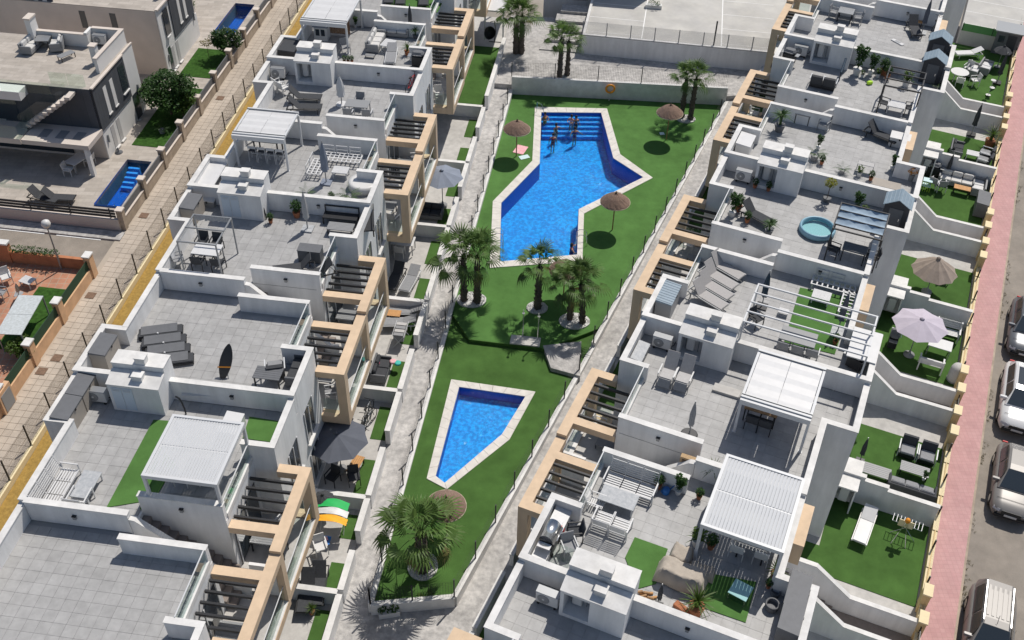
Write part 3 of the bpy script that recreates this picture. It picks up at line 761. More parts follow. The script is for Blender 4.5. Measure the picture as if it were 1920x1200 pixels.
# ---- seats, tables
def legs4(t, x0, x1, y0, y1, h, r, mt, name='leg'):
    for x, y in ((x0,y0),(x1,y0),(x1,y1),(x0,y1)): part(t, name, MB().box(x-r,x+r,y-r,y+r,0,h), M[mt])
def mk_lounger(name, frame, fab, back=.5, low=False):
    t = E_(name, 'sun lounger'); z = .30
    fr = MB()
    for x in (-.31,.31): fr.box(x-.02,x+.02,-.95,.95,z-.03,z+.02)
    for y in (-.93,.0,.93): fr.box(-.29,.29,y-.02,y+.02,z-.028,z+.018)
    part(t, 'frame', fr, M[frame])
    part(t, 'seat', MB().rbox(-.28,.28,-.94,.33,z+.021,z+.055,.015), M[fab])
    a = R(58)*back*2 if back < 1 else R(50)
    L = .70; c, s_ = CI(a), SI(a); b = MB()
    y0, z0 = .34, z+.04
    b.add([(-.28,y0,z0),(.28,y0,z0),(.28,y0+L*c,z0+L*s_),(-.28,y0+L*c,z0+L*s_),(-.28,y0-.035*s_,z0+.035*c),(.28,y0-.035*s_,z0+.035*c),(.28,y0+L*c-.035*s_,z0+L*s_+.035*c),(-.28,y0+L*c-.035*s_,z0+L*s_+.035*c)], [(3,2,1,0),(4,5,6,7),(0,1,5,4),(1,2,6,5),(2,3,7,6),(3,0,4,7)])
    part(t, 'backrest', b, M[fab])
    st = MB().tube((-.26,y0+L*c*.7,z0+L*s_*.7-.02),(-.26,.9,z),.012); st.tube((.26,y0+L*c*.7,z0+L*s_*.7-.02),(.26,.9,z),.012); part(t, 'support', st, M[frame])
    for x in (-.31,.31):
        for y in (-.75,.70): part(t, 'leg', MB().box(x-.02,x+.02,y-.025,y+.025,0,z-.031), M[frame])
    return t
KIT['lounger_taupe'] = lambda: mk_lounger('sun_lounger', 'grey_metal', 'taupe_mesh', .48)
KIT['lounger_dark'] = lambda: mk_lounger('sun_lounger', 'black_metal', 'dark_fabric', .42)
KIT['lounger_grey'] = lambda: mk_lounger('sun_lounger', 'white_alu', 'grey_fabric', .18)
KIT['lounger_white'] = lambda: mk_lounger('sun_lounger', 'white_plastic', 'white_paint', .2)
@kit
def recliner():
    t = E_('reclining_chair', 'chair')
    part(t, 'seat', MB().rbox(-.27,.27,-.30,.28,.40,.46,.02), M['light_fabric'])
    b = MB().cbox(0,.52,.72,.52,.05,.85,(R(-34),0,0)); part(t, 'backrest', b, M['taupe_mesh'])
    f = MB().cbox(0,-.44,.30,.50,.05,.36,(R(-22),0,0)); part(t, 'footrest', f, M['grey_fabric'])
    for x in (-.32,.32):
        fr = MB(); fr.path([(x,-.42,0),(x,-.30,.60),(x,.35,.62)], .016); fr.path([(x,.5,0),(x,.05,.45)], .016); part(t, 'leg', fr, M['grey_metal'])
        part(t, 'armrest', MB().rbox(x-.03,x+.03,-.32,.30,.62,.65,.01), M['white_plastic'])
    return t
def mk_chair(name, fr, fab, h=.84, arms=True):
    t = E_(name, 'chair')
    part(t, 'seat', MB().rbox(-.25,.25,-.25,.25,.40,.45,.02), M[fab])
    part(t, 'backrest', MB().cbox(0,.27,.64,.48,.04,.44,(R(-10),0,0)), M[fab])
    for x in (-.25,.25):
        for y in (-.23,.24): part(t, 'leg', MB().box(x-.018,x+.018,y-.018,y+.018,0,.40), M[fr])
        if arms: part(t, 'armrest', MB().box(x-.022,x+.022,-.24,.26,.60,.63).box(x-.018,x+.018,-.235,-.20,.40,.60), M[fr])
    return t
KIT['chair_dark'] = lambda: mk_chair('garden_chair', 'black_metal', 'dark_fabric')
KIT['chair_grey'] = lambda: mk_chair('garden_chair', 'white_alu', 'grey_fabric')
KIT['chair_white'] = lambda: mk_chair('garden_chair', 'white_plastic', 'white_plastic')
KIT['chair_steel'] = lambda: mk_chair('garden_chair', 'grey_metal', 'grey_fabric')
@kit
def bar_stool():
    t = E_('bar_stool', 'stool'); part(t, 'seat', MB().rbox(-.20,.20,-.19,.19,.62,.66,.02), M['dark_fabric'])
    for x in (-.19,.19):
        for y in (-.18,.18): part(t, 'leg', MB().tube((x*1.1,y*1.1,0),(x,y,.62 if y < 0 else .92),.016), M['white_alu'])
    part(t, 'backrest', MB().box(-.21,.21,.17,.20,.80,.94), M['white_alu']); part(t, 'footrest', MB().box(-.2,.2,-.205,-.18,.25,.28), M['white_alu'])
    return t
def mk_table(name, W, D, H, top, leg, th=.04, slats=0, planks=0, cat='table'):
    t = E_(name, cat)
    if planks:
        for i in range(planks):
            y = -D/2+D*i/planks; part(t, 'plank', MB().box(-W/2,W/2,y+.005,y+D/planks-.005,H-th,H), M[top])
    else: part(t, 'tabletop', MB().rbox(-W/2,W/2,-D/2,D/2,H-th,H,.01), M[top])
    legs4(t, -W/2+.06, W/2-.06, -D/2+.06, D/2-.06, H-th-.001, .025, leg)
    return t
KIT['coffee_stone'] = lambda: mk_table('coffee_table', 1.25, .70, .42, 'stone_grey', 'white_alu')
KIT['coffee_white'] = lambda: mk_table('coffee_table', .80, .62, .42, 'white_paint', 'white_paint', planks=8)
KIT['coffee_orange'] = lambda: mk_table('coffee_table', .95, .48, .40, 'orange_wood', 'black_metal', planks=5)
KIT['coffee_grey'] = lambda: mk_table('coffee_table', 1.25, .60, .40, 'plastic_grey', 'black_metal', planks=6)
KIT['table_white'] = lambda: mk_table('garden_table', 1.25, .85, .72, 'white_paint', 'grey_metal')
KIT['table_grey'] = lambda: mk_table('dining_table', 1.30, .80, .74, 'plastic_grey', 'grey_metal')
KIT['table_dark'] = lambda: mk_table('dining_table', 1.10, .70, .70, 'box_grey', 'black_metal', planks=6)
KIT['table_wood'] = lambda: mk_table('dining_table', 1.30, .80, .72, 'wood', 'black_metal')
KIT['table_steel'] = lambda: mk_table('garden_table', .85, .80, .60, 'grey_metal', 'black_metal', planks=7)
@kit
def round_table():
    t = E_('round_table', 'table'); part(t, 'tabletop', MB().lathe([(.60,.69),(.62,.71),(.60,.73)], 24), M['white_plastic'])
    for a in range(4): part(t, 'leg', MB().tube((.38*CI(a*1.57+.78),.38*SI(a*1.57+.78),0),(.3*CI(a*1.57+.78),.3*SI(a*1.57+.78),.69),.025), M['white_plastic'])
    return t
def mk_slat_sofa(n, name='slatted_sofa', armback=.42):
    """white aluminium lounge with slatted seat and back, n seats"""
    t = E_(name, 'sofa'); W = .62*n
    for k in range(n):
        x0 = -W/2+.62*k
        for i in range(6): part(t, 'seat_slat', MB().box(x0+.02,x0+.60,-.30+i*.105,-.30+i*.105+.06,.30,.325), M['white_paint'])
        for i in range(6):
            z = .40+i*.085; y = .36+i*.03; part(t, 'back_slat', MB().box(x0+.03,x0+.59,y,y+.02,z,z+.05), M['white_paint'])
    for k in range(n+1):
        x = -W/2+.62*k; part(t, 'back_frame', MB().tube((x,.33,.30),(x,.55,.93),.02,n=4), M['white_paint'])
    part(t, 'frame', MB().box(-W/2,W/2,-.345,-.31,.25,.33).box(-W/2,W/2,.32,.345,.25,.33), M['white_paint'])
    for x in (-W/2-.03, W/2+.03): part(t, 'armrest', MB().box(x-.025,x+.025,-.34,.36,.55,.58).box(x-.02,x+.02,-.34,-.30,0,.55).box(x-.02,x+.02,.32,.36,0,.55), M['white_paint'])
    return t
KIT['slat_sofa3'] = lambda: mk_slat_sofa(3)
KIT['slat_chair'] = lambda: mk_slat_sofa(1, 'slatted_armchair')
def mk_sofa(n, body, cush, name='garden_sofa', backs=True, white_edge=False):
    t = E_(name, 'sofa'); W = .62*n+.2
    part(t, 'base', MB().rbox(-W/2,W/2,-.38,.38,.05,.28,.02), M[body])
    part(t, 'back_panel', MB().rbox(-W/2,W/2,.30,.40,.281,.68,.02), M[body])
    for x in (-W/2, W/2-.1): part(t, 'armrest', MB().rbox(x,x+.1,-.38,.299,.281,.55,.02), M[body])
    for k in range(n):
        x0 = -W/2+.1+.62*k
        part(t, 'seat_cushion', MB().rbox(x0+.01,x0+.61,-.37,.27,.282,.42,.04), M[cush])
        if backs: part(t, 'back_cushion', MB().rbox(x0+.02,x0+.60,.12,.28,.425,.74,.05), M[cush])
    return t
KIT['sofa_dark3'] = lambda: mk_sofa(3, 'dark_fabric', 'grey_fabric')
KIT['sofa_dark2'] = lambda: mk_sofa(2, 'box_grey', 'dark_fabric')
KIT['sofa_light3'] = lambda: mk_sofa(3, 'plastic_grey', 'cream_fabric')
KIT['sofa_light2'] = lambda: mk_sofa(2, 'plastic_grey', 'cream_fabric')
KIT['sofa_white2'] = lambda: mk_sofa(2, 'plastic_grey', 'white_paint', backs=False)
@kit
def armchair_dark():
    t = E_('garden_armchair', 'armchair')
    part(t, 'base', MB().rbox(-.36,.36,-.36,.36,.04,.27,.02), M['black_metal'])
    part(t, 'seat_cushion', MB().rbox(-.31,.31,-.38,.22,.272,.40,.04), M['grey_fabric'])
    part(t, 'backrest', MB().cbox(0,.34,.52,.66,.16,.55,(R(-14),0,0)), M['dark_fabric'])
    for x in (-.39,.39): part(t, 'armrest', MB().box(x-.025,x+.025,-.34,.32,.50,.54).box(x-.02,x+.02,-.34,-.30,0,.50), M['white_alu'])
    return t
@kit
def bench_dark():
    t = E_('garden_bench', 'bench')
    part(t, 'seat', MB().rbox(-.85,.85,-.28,.28,.33,.40,.02), M['black_metal'])
    b = MB(); b.box(-.85,.85,.29,.33,.68,.74).box(-.85,-.80,.29,.33,.33,.68).box(.80,.85,.29,.33,.33,.68); part(t, 'backrest', b, M['black_metal'])
    legs4(t, -.8, .8, -.24, .26, .33, .03, 'black_metal')
    return t
@kit
def bench_white():
    t = E_('garden_bench', 'bench')
    for i in range(5): part(t, 'seat_slat', MB().box(-.55,.55,-.26+i*.105,-.26+i*.105+.08,.38,.41), M['white_paint'])
    for i in range(4): part(t, 'back_slat', MB().box(-.55,.55,.28+i*.03,.30+i*.03,.48+i*.1,.56+i*.1), M['white_paint'])
    for x in (-.58,.58): part(t, 'armrest', MB().box(x-.04,x+.04,-.30,.36,.58,.62).box(x-.03,x+.03,-.28,-.22,0,.58).box(x-.03,x+.03,.28,.40,0,.90), M['white_paint'])
    return t
# ---- parasols
def mk_parasol(fab, Rr, h, n=8, drop=.42, base='plastic_grey', off=0.0):
    t = E_('parasol', 'parasol'); cn = MB()
    top = (off,0,h+drop)
    for k in range(n):
        a0, a1 = 2*math.pi*k/n, 2*math.pi*(k+1)/n; am = (a0+a1)/2
        p0 = (off+Rr*CI(a0), Rr*SI(a0), h); p1 = (off+Rr*CI(a1), Rr*SI(a1), h)
        r2 = .52; q0 = (off+Rr*r2*CI(a0), Rr*r2*SI(a0), h+drop*.54); q1 = (off+Rr*r2*CI(a1), Rr*r2*SI(a1), h+drop*.54)
        pn = MB(); pm = (off+Rr*.965*CI(am)*CI(math.pi/n), Rr*.965*SI(am)*CI(math.pi/n), h-.01)
        qm = (off+Rr*r2*CI(am)*CI(math.pi/n), Rr*r2*SI(am)*CI(math.pi/n), h+drop*.49)
        pn.add([top,q0,qm,q1,p0,pm,p1], [(0,1,2),(0,2,3),(1,4,5,2),(2,5,6,3)]); part(t, 'canopy_panel', pn, M[fab])
    part(t, 'cap', MB().lathe([(.10,h+drop+.005),(.12,h+drop-.005),(.07,h+drop+.05),(.015,h+drop+.09)], 10, off, 0), M[fab])
    rb = MB()
    for k in range(n):
        a = 2*math.pi*k/n; rb.tube((off,0,h+drop-.06),(off+Rr*.97*CI(a),Rr*.97*SI(a),h-.02),.009,n=4)
    part(t, 'ribs', rb, M['grey_metal']); t.children[-1].name = 'rib_frame'
    part(t, 'pole', MB().tube((off,0,.05),(off,0,h+drop-.03),.025,n=8), M['grey_metal'])
    part(t, 'base', MB().lathe([(.28,0),(.28,.05),(.08,.09),(.04,.30)], 16, off, 0), M[base])
    return t
KIT['parasol_grey'] = lambda: mk_parasol('grey_canopy', 1.38, 2.0)
KIT['parasol_blue'] = lambda: mk_parasol('bluegrey_canopy', 1.25, 2.0)
KIT['parasol_lilac'] = lambda: mk_parasol('lilac', 1.36, 2.0, 8)
KIT['parasol_beige'] = lambda: mk_parasol('beige_canopy', 1.2, 1.45, 10, .85)
KIT['parasol_black'] = lambda: mk_parasol('dark_fabric', .8, 1.5, 8, .5)
def mk_closed(fab, h, r, base, square=True):
    t = E_('closed_parasol', 'closed parasol'); c = MB(); n = 10; pr = []
    for i, (rr, z) in enumerate(((.04,.62),(1.0,.72),(.85,.95),(.9,1.4),(.55,1.9),(.12,2.28))): pr.append((rr*r, z*h/2.35))
    v = []; fs = []
    for rr, z in pr:
        for i in range(n): a = 2*math.pi*i/n; q = rr*(1 if i % 2 else .62); v.append((q*CI(a), q*SI(a), z))
    for k in range(len(pr)-1):
        for i in range(n): fs.append((k*n+i,k*n+(i+1)%n,k*n+n+(i+1)%n,k*n+n+i))
    c.add(v, fs); part(t, 'folded_canopy', c, M[fab])
    part(t, 'pole', MB().tube((0,0,.05),(0,0,h),.03,n=8), M['grey_metal'])
    b = MB()
    if square:
        for x in (-.27,.005):
            for y in (-.27,.005): b.box(x,x+.265,y,y+.265,0,.07)
    else: b.lathe([(.34,0),(.34,.03),(.30,.07)], 18)
    part(t, 'base', b, M[base]); return t
KIT['closed_grey'] = lambda: mk_closed('grey_canopy', 2.3, .17, 'stone_grey')
KIT['closed_bluegrey'] = lambda: mk_closed('bluegrey_canopy', 2.45, .22, 'bluegrey_canopy')
KIT['closed_light'] = lambda: mk_closed('light_fabric', 2.2, .17, 'stone_grey')
KIT['closed_round'] = lambda: mk_closed('grey_fabric', 1.9, .14, 'black_metal', False)
KIT['closed_dark'] = lambda: mk_closed('dark_fabric', 2.3, .18, 'black_metal')
KIT['closed_navy'] = lambda: mk_closed('navy', 2.3, .18, 'black_metal')
KIT['closed_white'] = lambda: mk_closed('white_paint', 1.8, .26, 'white_paint', False)
@kit
def thatch_parasol():
    t = E_('thatched_parasol', 'thatched parasol'); rnd = random.Random(3)
    n = 40; v = []; fs = []; pr = [(.07,2.50),(.25,2.44),(.45,2.32),(.62,2.17),(.80,2.0),(.83,1.94)]
    for j, (r_, z) in enumerate(pr):
        for i in range(n): a = 2*math.pi*i/n; q = r_*(1+(rnd.uniform(-.025,.025))); v.append((q*CI(a), q*SI(a), z+rnd.uniform(-.012,.012)))
    for k in range(len(pr)-1):
        for i in range(n): fs.append((k*n+i,k*n+n+i,k*n+n+(i+1)%n,k*n+(i+1)%n))
    part(t, 'thatch', MB().add(v, fs), M['thatch'])
    rim = MB()
    for i in range(120):
        a = rnd.uniform(0,6.28); r0 = .80; rim.add([(r0*CI(a),r0*SI(a),1.985),(r0*CI(a+.06),r0*SI(a+.06),1.985),((r0+.035)*CI(a+.03),(r0+.035)*SI(a+.03),1.90)], [(0,1,2)])
    rim.lathe([(.79,1.965),(.845,1.955),(.845,1.925),(.79,1.93)], 40); part(t, 'rim', rim, M['thatch_edge'])
    part(t, 'pole', MB().tube((0,0,0),(0,0,2.45),.035,n=8), M['wood']); part(t, 'cap', MB().tube((0,0,2.46),(0,0,2.66),.06,.03,8), M['bark'])
    rb = MB()
    for k in range(8): a = k*.785; rb.tube((0,0,2.38),(.78*CI(a),.78*SI(a),1.95),.014,n=4)
    part(t, 'rib_frame', rb, M['wood']); return t
# ---- pergolas
def mk_louvre(W, D, H, n, split=True, name='louvred_pergola'):
    """white pergola; louvres run along x... blades side by side across x, each as long as half the depth"""
    t = E_(name, 'pergola'); b = .11
    fr = MB().box(-W/2,W/2,-D/2,-D/2+b,H-.17,H).box(-W/2,W/2,D/2-b,D/2,H-.17,H).box(-W/2,-W/2+b,-D/2+b,D/2-b,H-.17,H).box(W/2-b,W/2,-D/2+b,D/2-b,H-.17,H)
    if split: fr.box(-W/2+b,W/2-b,-.03,.03,H-.17,H-.05)
    part(t, 'frame', fr, M['white_alu'])
    for half in ((-D/2+b+.01,-.035),(.035,D/2-b-.01)) if split else ((-D/2+b+.01,D/2-b-.01),):
        for i in range(n):
            x = -W/2+b+(W-2*b)*(i+.5)/n; ww = (W-2*b)/n
            part(t, 'louvre', MB().add([(x-ww*.47,half[0],H-.05),(x+ww*.30,half[0],H-.022),(x+ww*.47,half[0],H-.05),(x-ww*.47,half[1],H-.05),(x+ww*.30,half[1],H-.022),(x+ww*.47,half[1],H-.05)], [(0,1,4,3),(1,2,5,4),(0,2,1),(3,4,5),(0,3,5,2)]), M['white_alu'])
    for x in (-W/2+.06, W/2-.06):
        for y in (-D/2+.06, D/2-.06): part(t, 'post', MB().box(x-.055,x+.055,y-.055,y+.055,0,H-.171).box(x-.09,x+.09,y-.09,y+.09,0,.015), M['white_alu'])
    return t
KIT['louvre_L1'] = lambda: mk_louvre(2.75, 2.95, 2.0, 24)
KIT['louvre_R1'] = lambda: mk_louvre(2.85, 3.45, 2.1, 22)
def mk_awning(W, D, H, posts=True, name='awning_pergola'):
    t = E_(name, 'pergola'); b = .10
    fr = MB().box(-W/2,W/2,-D/2,-D/2+b,H-.20,H).box(-W/2,W/2,D/2-b,D/2,H-.12,H)
    fr.box(-W/2,-W/2+b,-D/2+b,D/2-b,H-.12,H-.02).box(W/2-b,W/2,-D/2+b,D/2-b,H-.12,H-.02)
    fr.box(-W/2,W/2,-D/2-.14,-D/2-.02,H-.30,H-.06)
    part(t, 'frame', fr, M['white_alu'])
    v = []; fs = []; n = 8
    for i in range(n+1):
        y = -D/2+b+.02+(D-2*b-.04)*i/n; z = H-.03-.035*(1 if i % 2 else 0)
        v += [(-W/2+b+.02,y,z),(W/2-b-.02,y,z)]
    for half in (0,1):
        vv = []
        for i in range(n+1):
            y, z = v[2*i][1], v[2*i][2]; xa = -W/2+b+.02+half*(W/2-b-.015); vv += [(xa,y,z),(xa+W/2-b-.03,y,z)]
        part(t, 'fabric_panel', MB().add(vv, [(2*i,2*i+1,2*i+3,2*i+2) for i in range(n)]), M['white_paint'])
    gr = MB().box(-W/2,W/2,-D/2+b+.03,-D/2+b+.06,H-.02,H+.03).box(-W/2,W/2,D/2-b-.06,D/2-b-.03,H-.02,H+.03); part(t, 'guide_rail', gr, M['grey_metal'])
    for x in (-W/2+.05, W/2-.05):
        for y in (-D/2+.05, D/2-.05): part(t, 'post', MB().box(x-.05,x+.05,y-.05,y+.05,0,H-.2).box(x-.08,x+.08,y-.08,y+.08,0,.015), M['white_alu'])
    return t
KIT['awning_L4'] = lambda: mk_awning(2.7, 2.5, 2.0)
KIT['awning_L6'] = lambda: mk_awning(2.75, 3.5, 2.0)
KIT['awning_R2'] = lambda: mk_awning(2.7, 2.9, 2.0)
def mk_frame(W, D, H, mt, nb=0, r=.03, name='pergola_frame', wires=False):
    t = E_(name, 'pergola')
    for y in (-D/2, D/2): part(t, 'beam', MB().box(-W/2-r,W/2+r,y-r,y+r,H-2*r,H), M[mt])
    for x in (-W/2, W/2): part(t, 'beam', MB().box(x-r,x+r,-D/2+r,D/2-r,H-2*r,H-.001), M[mt])
    for i in range(nb):
        y = -D/2+D*(i+1)/(nb+1); part(t, 'rafter', MB().box(-W/2-r,W/2+r,y-r*.8,y+r*.8,H-.03,H+.03), M[mt])
    for x in (-W/2, W/2):
        for y in (-D/2, D/2): part(t, 'post', MB().box(x-r,x+r,y-r,y+r,0,H-2*r), M[mt])
    return t
def k_frame_L3():
    t = mk_frame(1.75, 2.0, 2.05, 'grey_metal', 1, .028)
    rnd = random.Random(5); fb = MB(); n = 14
    for i in range(n):                      # gathered fabric hanging on the far rail
        x = -.85+1.7*i/n; fb.add([(x,.97,2.02),(x+.12,.97,2.02),(x+.12,.93,1.88-rnd.random()*.1),(x,.90,1.86-rnd.random()*.1)], [(0,1,2,3)])
    part(t, 'rolled_fabric', fb, M['light_fabric']); return t
KIT['frame_L3'] = k_frame_L3
KIT['frame_R6'] = lambda: mk_frame(1.95, 2.35, 1.75, 'black_metal', 2, .035)
KIT['frame_R3'] = lambda: mk_frame(5.0, 2.6, 1.9, 'white_alu', 3, .033)
def k_gazebo():
    t = mk_frame(2.2, 2.2, 1.9, 'black_metal', 0, .03, 'gazebo')
    rnd = random.Random(8)
    for s_ in range(3):
        v = []; n = 8; m_ = 10; y0 = 1.1-2.2*s_/3.6; y1 = 1.1-2.2*(s_+1)/3.6+.05
        for i in range(n+1):
            for j in range(m_+1):
                yy = y0+(y1-y0)*j/m_; z = 1.87-.16*SI(math.pi*j/m_)*(.8+.2*SI(i*1.3))-.03*SI(i*2.1+j)
                v.append((-1.08+2.16*i/n, yy, z))
        part(t, 'canopy', MB().add(v, [(i*(m_+1)+j,(i+1)*(m_+1)+j,(i+1)*(m_+1)+j+1,i*(m_+1)+j+1) for i in range(n) for j in range(m_)], True), M['blue_canvas'])
    for s_ in range(1,4): part(t, 'rafter', MB().box(-1.1,1.1,1.1-2.2*s_/3.6-.018,1.1-2.2*s_/3.6+.018,1.84,1.90), M['black_metal'])
    return t
KIT['gazebo'] = k_gazebo
# ---- boxes, machines
def mk_box(W, D, H, top, side, ridges=0, name='storage_box', cat='storage box'):
    t = E_(name, cat)
    part(t, 'body', MB().box(-W/2+.02,W/2-.02,-D/2+.02,D/2-.02,0,H-.09), M[side])
    ld = MB()
    ld.add([(-W/2,-D/2,H-.088),(W/2,-D/2,H-.088),(W/2,D/2,H-.088),(-W/2,D/2,H-.088),(-W/2,-D/2,H-.04),(W/2,-D/2,H-.04),(W/2,D/2,H+.02),(-W/2,D/2,H+.02)], [(3,2,1,0),(0,1,5,4),(1,2,6,5),(2,3,7,6),(3,0,4,7),(4,5,6,7)])
    l = part(t, 'lid', ld, M[top])
    for i in range(ridges):
        x = -W/2+W*(i+.5)/ridges; zz = .008
        part(l, 'ridge', MB().add([(x-.02,-D/2,H-.04),(x+.02,-D/2,H-.04),(x+.02,D/2,H+.02),(x-.02,D/2,H+.02),(x-.012,-D/2,H-.025),(x+.012,-D/2,H-.025),(x+.012,D/2,H+.035),(x-.012,D/2,H+.035)], [(0,1,5,4),(1,2,6,5),(2,3,7,6),(3,0,4,7),(4,5,6,7)]), M[top])
    part(t, 'latch', MB().box(-.04,.04,-D/2-.02,-D/2+.0,H-.16,H-.05), M['black_metal'])
    return t
KIT['box_L'] = lambda: mk_box(1.25, .72, .95, 'box_grey', 'box_taupe')
KIT['box_R3'] = lambda: mk_box(1.5, .75, 1.0, 'shed_roof', 'plastic_grey', 9)
KIT['box_dark'] = lambda: mk_box(1.45, .72, .95, 'box_grey', 'box_grey')
KIT['box_white'] = lambda: mk_box(1.1, .7, .62, 'white_paint', 'white_plastic')
KIT['box_small'] = lambda: mk_box(.75, .42, .42, 'white_plastic', 'plastic_grey', 0)
KIT['box_bench'] = lambda: mk_box(1.2, .5, .5, 'stone_grey', 'plastic_grey')
KIT['hot_tub'] = lambda: mk_box(1.55, 1.0, .75, 'dark_fabric', 'black_metal', 0, 'covered_hot_tub', 'hot tub')
@kit
def air_conditioner():
    t = E_('air_conditioner', 'air conditioner')
    part(t, 'casing', MB().rbox(-.40,.40,-.15,.15,.10,.66,.02), M['white_plastic'])
    part(t, 'fan_grille', MB().lathe([(.22,0),(.22,.012),(.19,.02),(.05,.02)], 18), M['plastic_grey'])
    g_ = t.children[-1]; g_.rotation_euler = (R(90),0,0); g_.location = (-.12,-.151,.38)
    part(g_, 'fan_hub', MB().lathe([(.05,.021),(.045,.03)], 10), M['white_plastic'])
    part(t, 'top_cover', MB().rbox(-.41,.41,-.16,.16,.661,.69,.01), M['grey_metal'])
    for x in (-.3,.3): part(t, 'foot', MB().box(x-.04,x+.04,-.16,.16,0,.10), M['rubber'])
    part(t, 'pipe', MB().path([(.40,.05,.2),(.50,.08,.25),(.52,.30,.3)], .02), M['black_metal']); return t
@kit
def barbecue():
    t = E_('barbecue_grill', 'barbecue')
    part(t, 'cart', MB().rbox(-.42,.42,-.25,.25,.08,.72,.02), M['black_metal'])
    part(t, 'hood', MB().add([(x,.26*CI(a),.80+.30*SI(a)) for x in (-.40,.40) for a in [math.pi*i/8 for i in range(9)]], [(i,i+1,i+10,i+9) for i in range(8)]+[tuple(range(9)),tuple(range(17,8,-1))], True), M['steel'])
    part(t, 'front_panel', MB().box(-.42,.42,-.32,-.26,.66,.80), M['black_metal'])
    for x in (-.66,.43): part(t, 'side_shelf', MB().box(x,x+.23,-.24,.24,.74,.77), M['steel'])
    part(t, 'handle', MB().tube((-.3,-.36,.90),(.3,-.36,.90),.018), M['steel'])
    for x in (-.35,.35): part(t, 'wheel', MB().tube((x,-.28,.08),(x,-.24,.08),.08,n=10), M['rubber'])
    return t
@kit
def barbecue_black():
    t = E_('barbecue_grill', 'barbecue')
    part(t, 'cart', MB().rbox(-.36,.36,-.22,.22,.10,.70,.02), M['black_metal'])
    part(t, 'hood', MB().rbox(-.36,.36,-.24,.24,.71,.98,.1), M['box_grey'])
    for x in (-.60,.37): part(t, 'side_shelf', MB().box(x,x+.22,-.2,.2,.68,.71), M['grey_metal'])
    part(t, 'handle', MB().tube((-.25,-.29,.86),(.25,-.29,.86),.015), M['steel']); return t
@kit
def garden_shed():
    t = E_('garden_shed', 'shed'); W, D, H = 1.15, .95, 1.35
    part(t, 'wall', MB().prism([(-W/2,-D/2),(W/2,-D/2),(W/2,D/2),(-W/2,D/2)], 0, H).add([(-W/2,-D/2,H),(W/2,-D/2,H),(0,-D/2,H+.34),(-W/2,D/2,H),(W/2,D/2,H),(0,D/2,H+.34)], [(0,1,2),(4,3,5)]), M['shed_wall'])
    for s_ in (-1,1):
        rp = part(t, 'roof_panel', MB().add([(0,-D/2-.08,H+.37),(s_*(W/2+.09),-D/2-.08,H-.03),(s_*(W/2+.09),D/2+.08,H-.03),(0,D/2+.08,H+.37),(0,-D/2-.08,H+.40),(s_*(W/2+.09),-D/2-.08,H+.0),(s_*(W/2+.09),D/2+.08,H+.0),(0,D/2+.08,H+.40)], [(0,1,2,3),(4,5,6,7),(0,1,5,4),(1,2,6,5),(2,3,7,6),(3,0,4,7)]), M['shed_roof'])
        for i in range(4):
            k = (i+.5)/4; x = s_*(W/2+.09)*k; z = H+.40-.40*k+.002
            part(rp, 'roof_rib', MB().box(x-.012,x+.012,-D/2-.08,D/2+.08,z,z+.015), M['shed_roof'])
    dr = part(t, 'door', MB().box(-.32,.32,-D/2-.02,-D/2-.003,.05,1.2), M['box_grey']); part(dr, 'handle', MB().box(.2,.24,-D/2-.05,-D/2-.021,.55,.7), M['steel'])
    return t
@kit
def pot_round_white():
    t = E_('potted_plant', 'potted plant'); rnd = random.Random(11)
    part(t, 'pot', MB().lathe([(.12,0),(.17,.28),(.18,.30),(.15,.30),(.14,.27)], 14), M['white_plastic'])
    f = MB()
    for i in range(26): blade(f, (0,0,.28), rnd.uniform(0,6.28), rnd.uniform(.3,.6), rnd.uniform(.5,1.4), rnd.uniform(.3,.9), .035)
    leafball(f, 0,0,.55,.24,.25,90,.07,rnd); part(t, 'foliage', f, M['leaf_light']); return t
@kit
def pot_bush():
    t = E_('potted_plant', 'potted plant'); rnd = random.Random(12)
    part(t, 'pot', MB().lathe([(.13,0),(.19,.30),(.20,.32),(.16,.32)], 14), M['terracotta'])
    f = MB(); leafball(f, 0,0,.65,.30,.36,260,.07,rnd); f.tube((0,0,.3),(0,0,.6),.02); part(t, 'foliage', f, M['leaf']); return t
@kit
def pot_tall():
    t = E_('potted_plant', 'potted plant'); rnd = random.Random(13)
    part(t, 'pot', MB().lathe([(.14,0),(.20,.32),(.21,.34),(.17,.34)], 14), M['white_plastic'])
    f = MB()
    for k in range(5):
        q = (rnd.uniform(-.2,.2), rnd.uniform(-.2,.2), rnd.uniform(.9,1.5)); f.tube((0,0,.3), q, .015); leafball(f, *q, .20,.18,60,.085,rnd)
    leafball(f,0,0,.7,.22,.3,80,.08,rnd); part(t, 'foliage', f, M['leaf']); return t
@kit
def pot_yucca():
    t = E_('potted_yucca', 'potted plant'); rnd = random.Random(14)
    part(t, 'pot', MB().lathe([(.12,0),(.16,.24),(.17,.26),(.13,.26)], 12), M['terracotta'])
    f = MB(); f.tube((0,0,.2),(0,0,.42),.05)
    for i in range(54): blade(f, (0,0,.42), i*2.4, rnd.uniform(.34,.5), rnd.uniform(-.2,1.4), rnd.uniform(.1,.4), .022, 3)
    part(t, 'foliage', f, M['leaf_light']); return t
@kit
def pot_palm():
    t = E_('potted_palm', 'potted palm'); rnd = random.Random(15)
    part(t, 'pot', MB().lathe([(.16,0),(.23,.30),(.25,.34),(.2,.34)], 14), M['box_grey'])
    f = MB(); f.tube((0,0,.3),(0,0,.75),.06)
    for i in range(46): blade(f, (0,0,.75), i*2.4, rnd.uniform(.5,.75), rnd.uniform(.1,1.35), rnd.uniform(.25,.6), .045)
    part(t, 'foliage', f, M['leaf']); return t
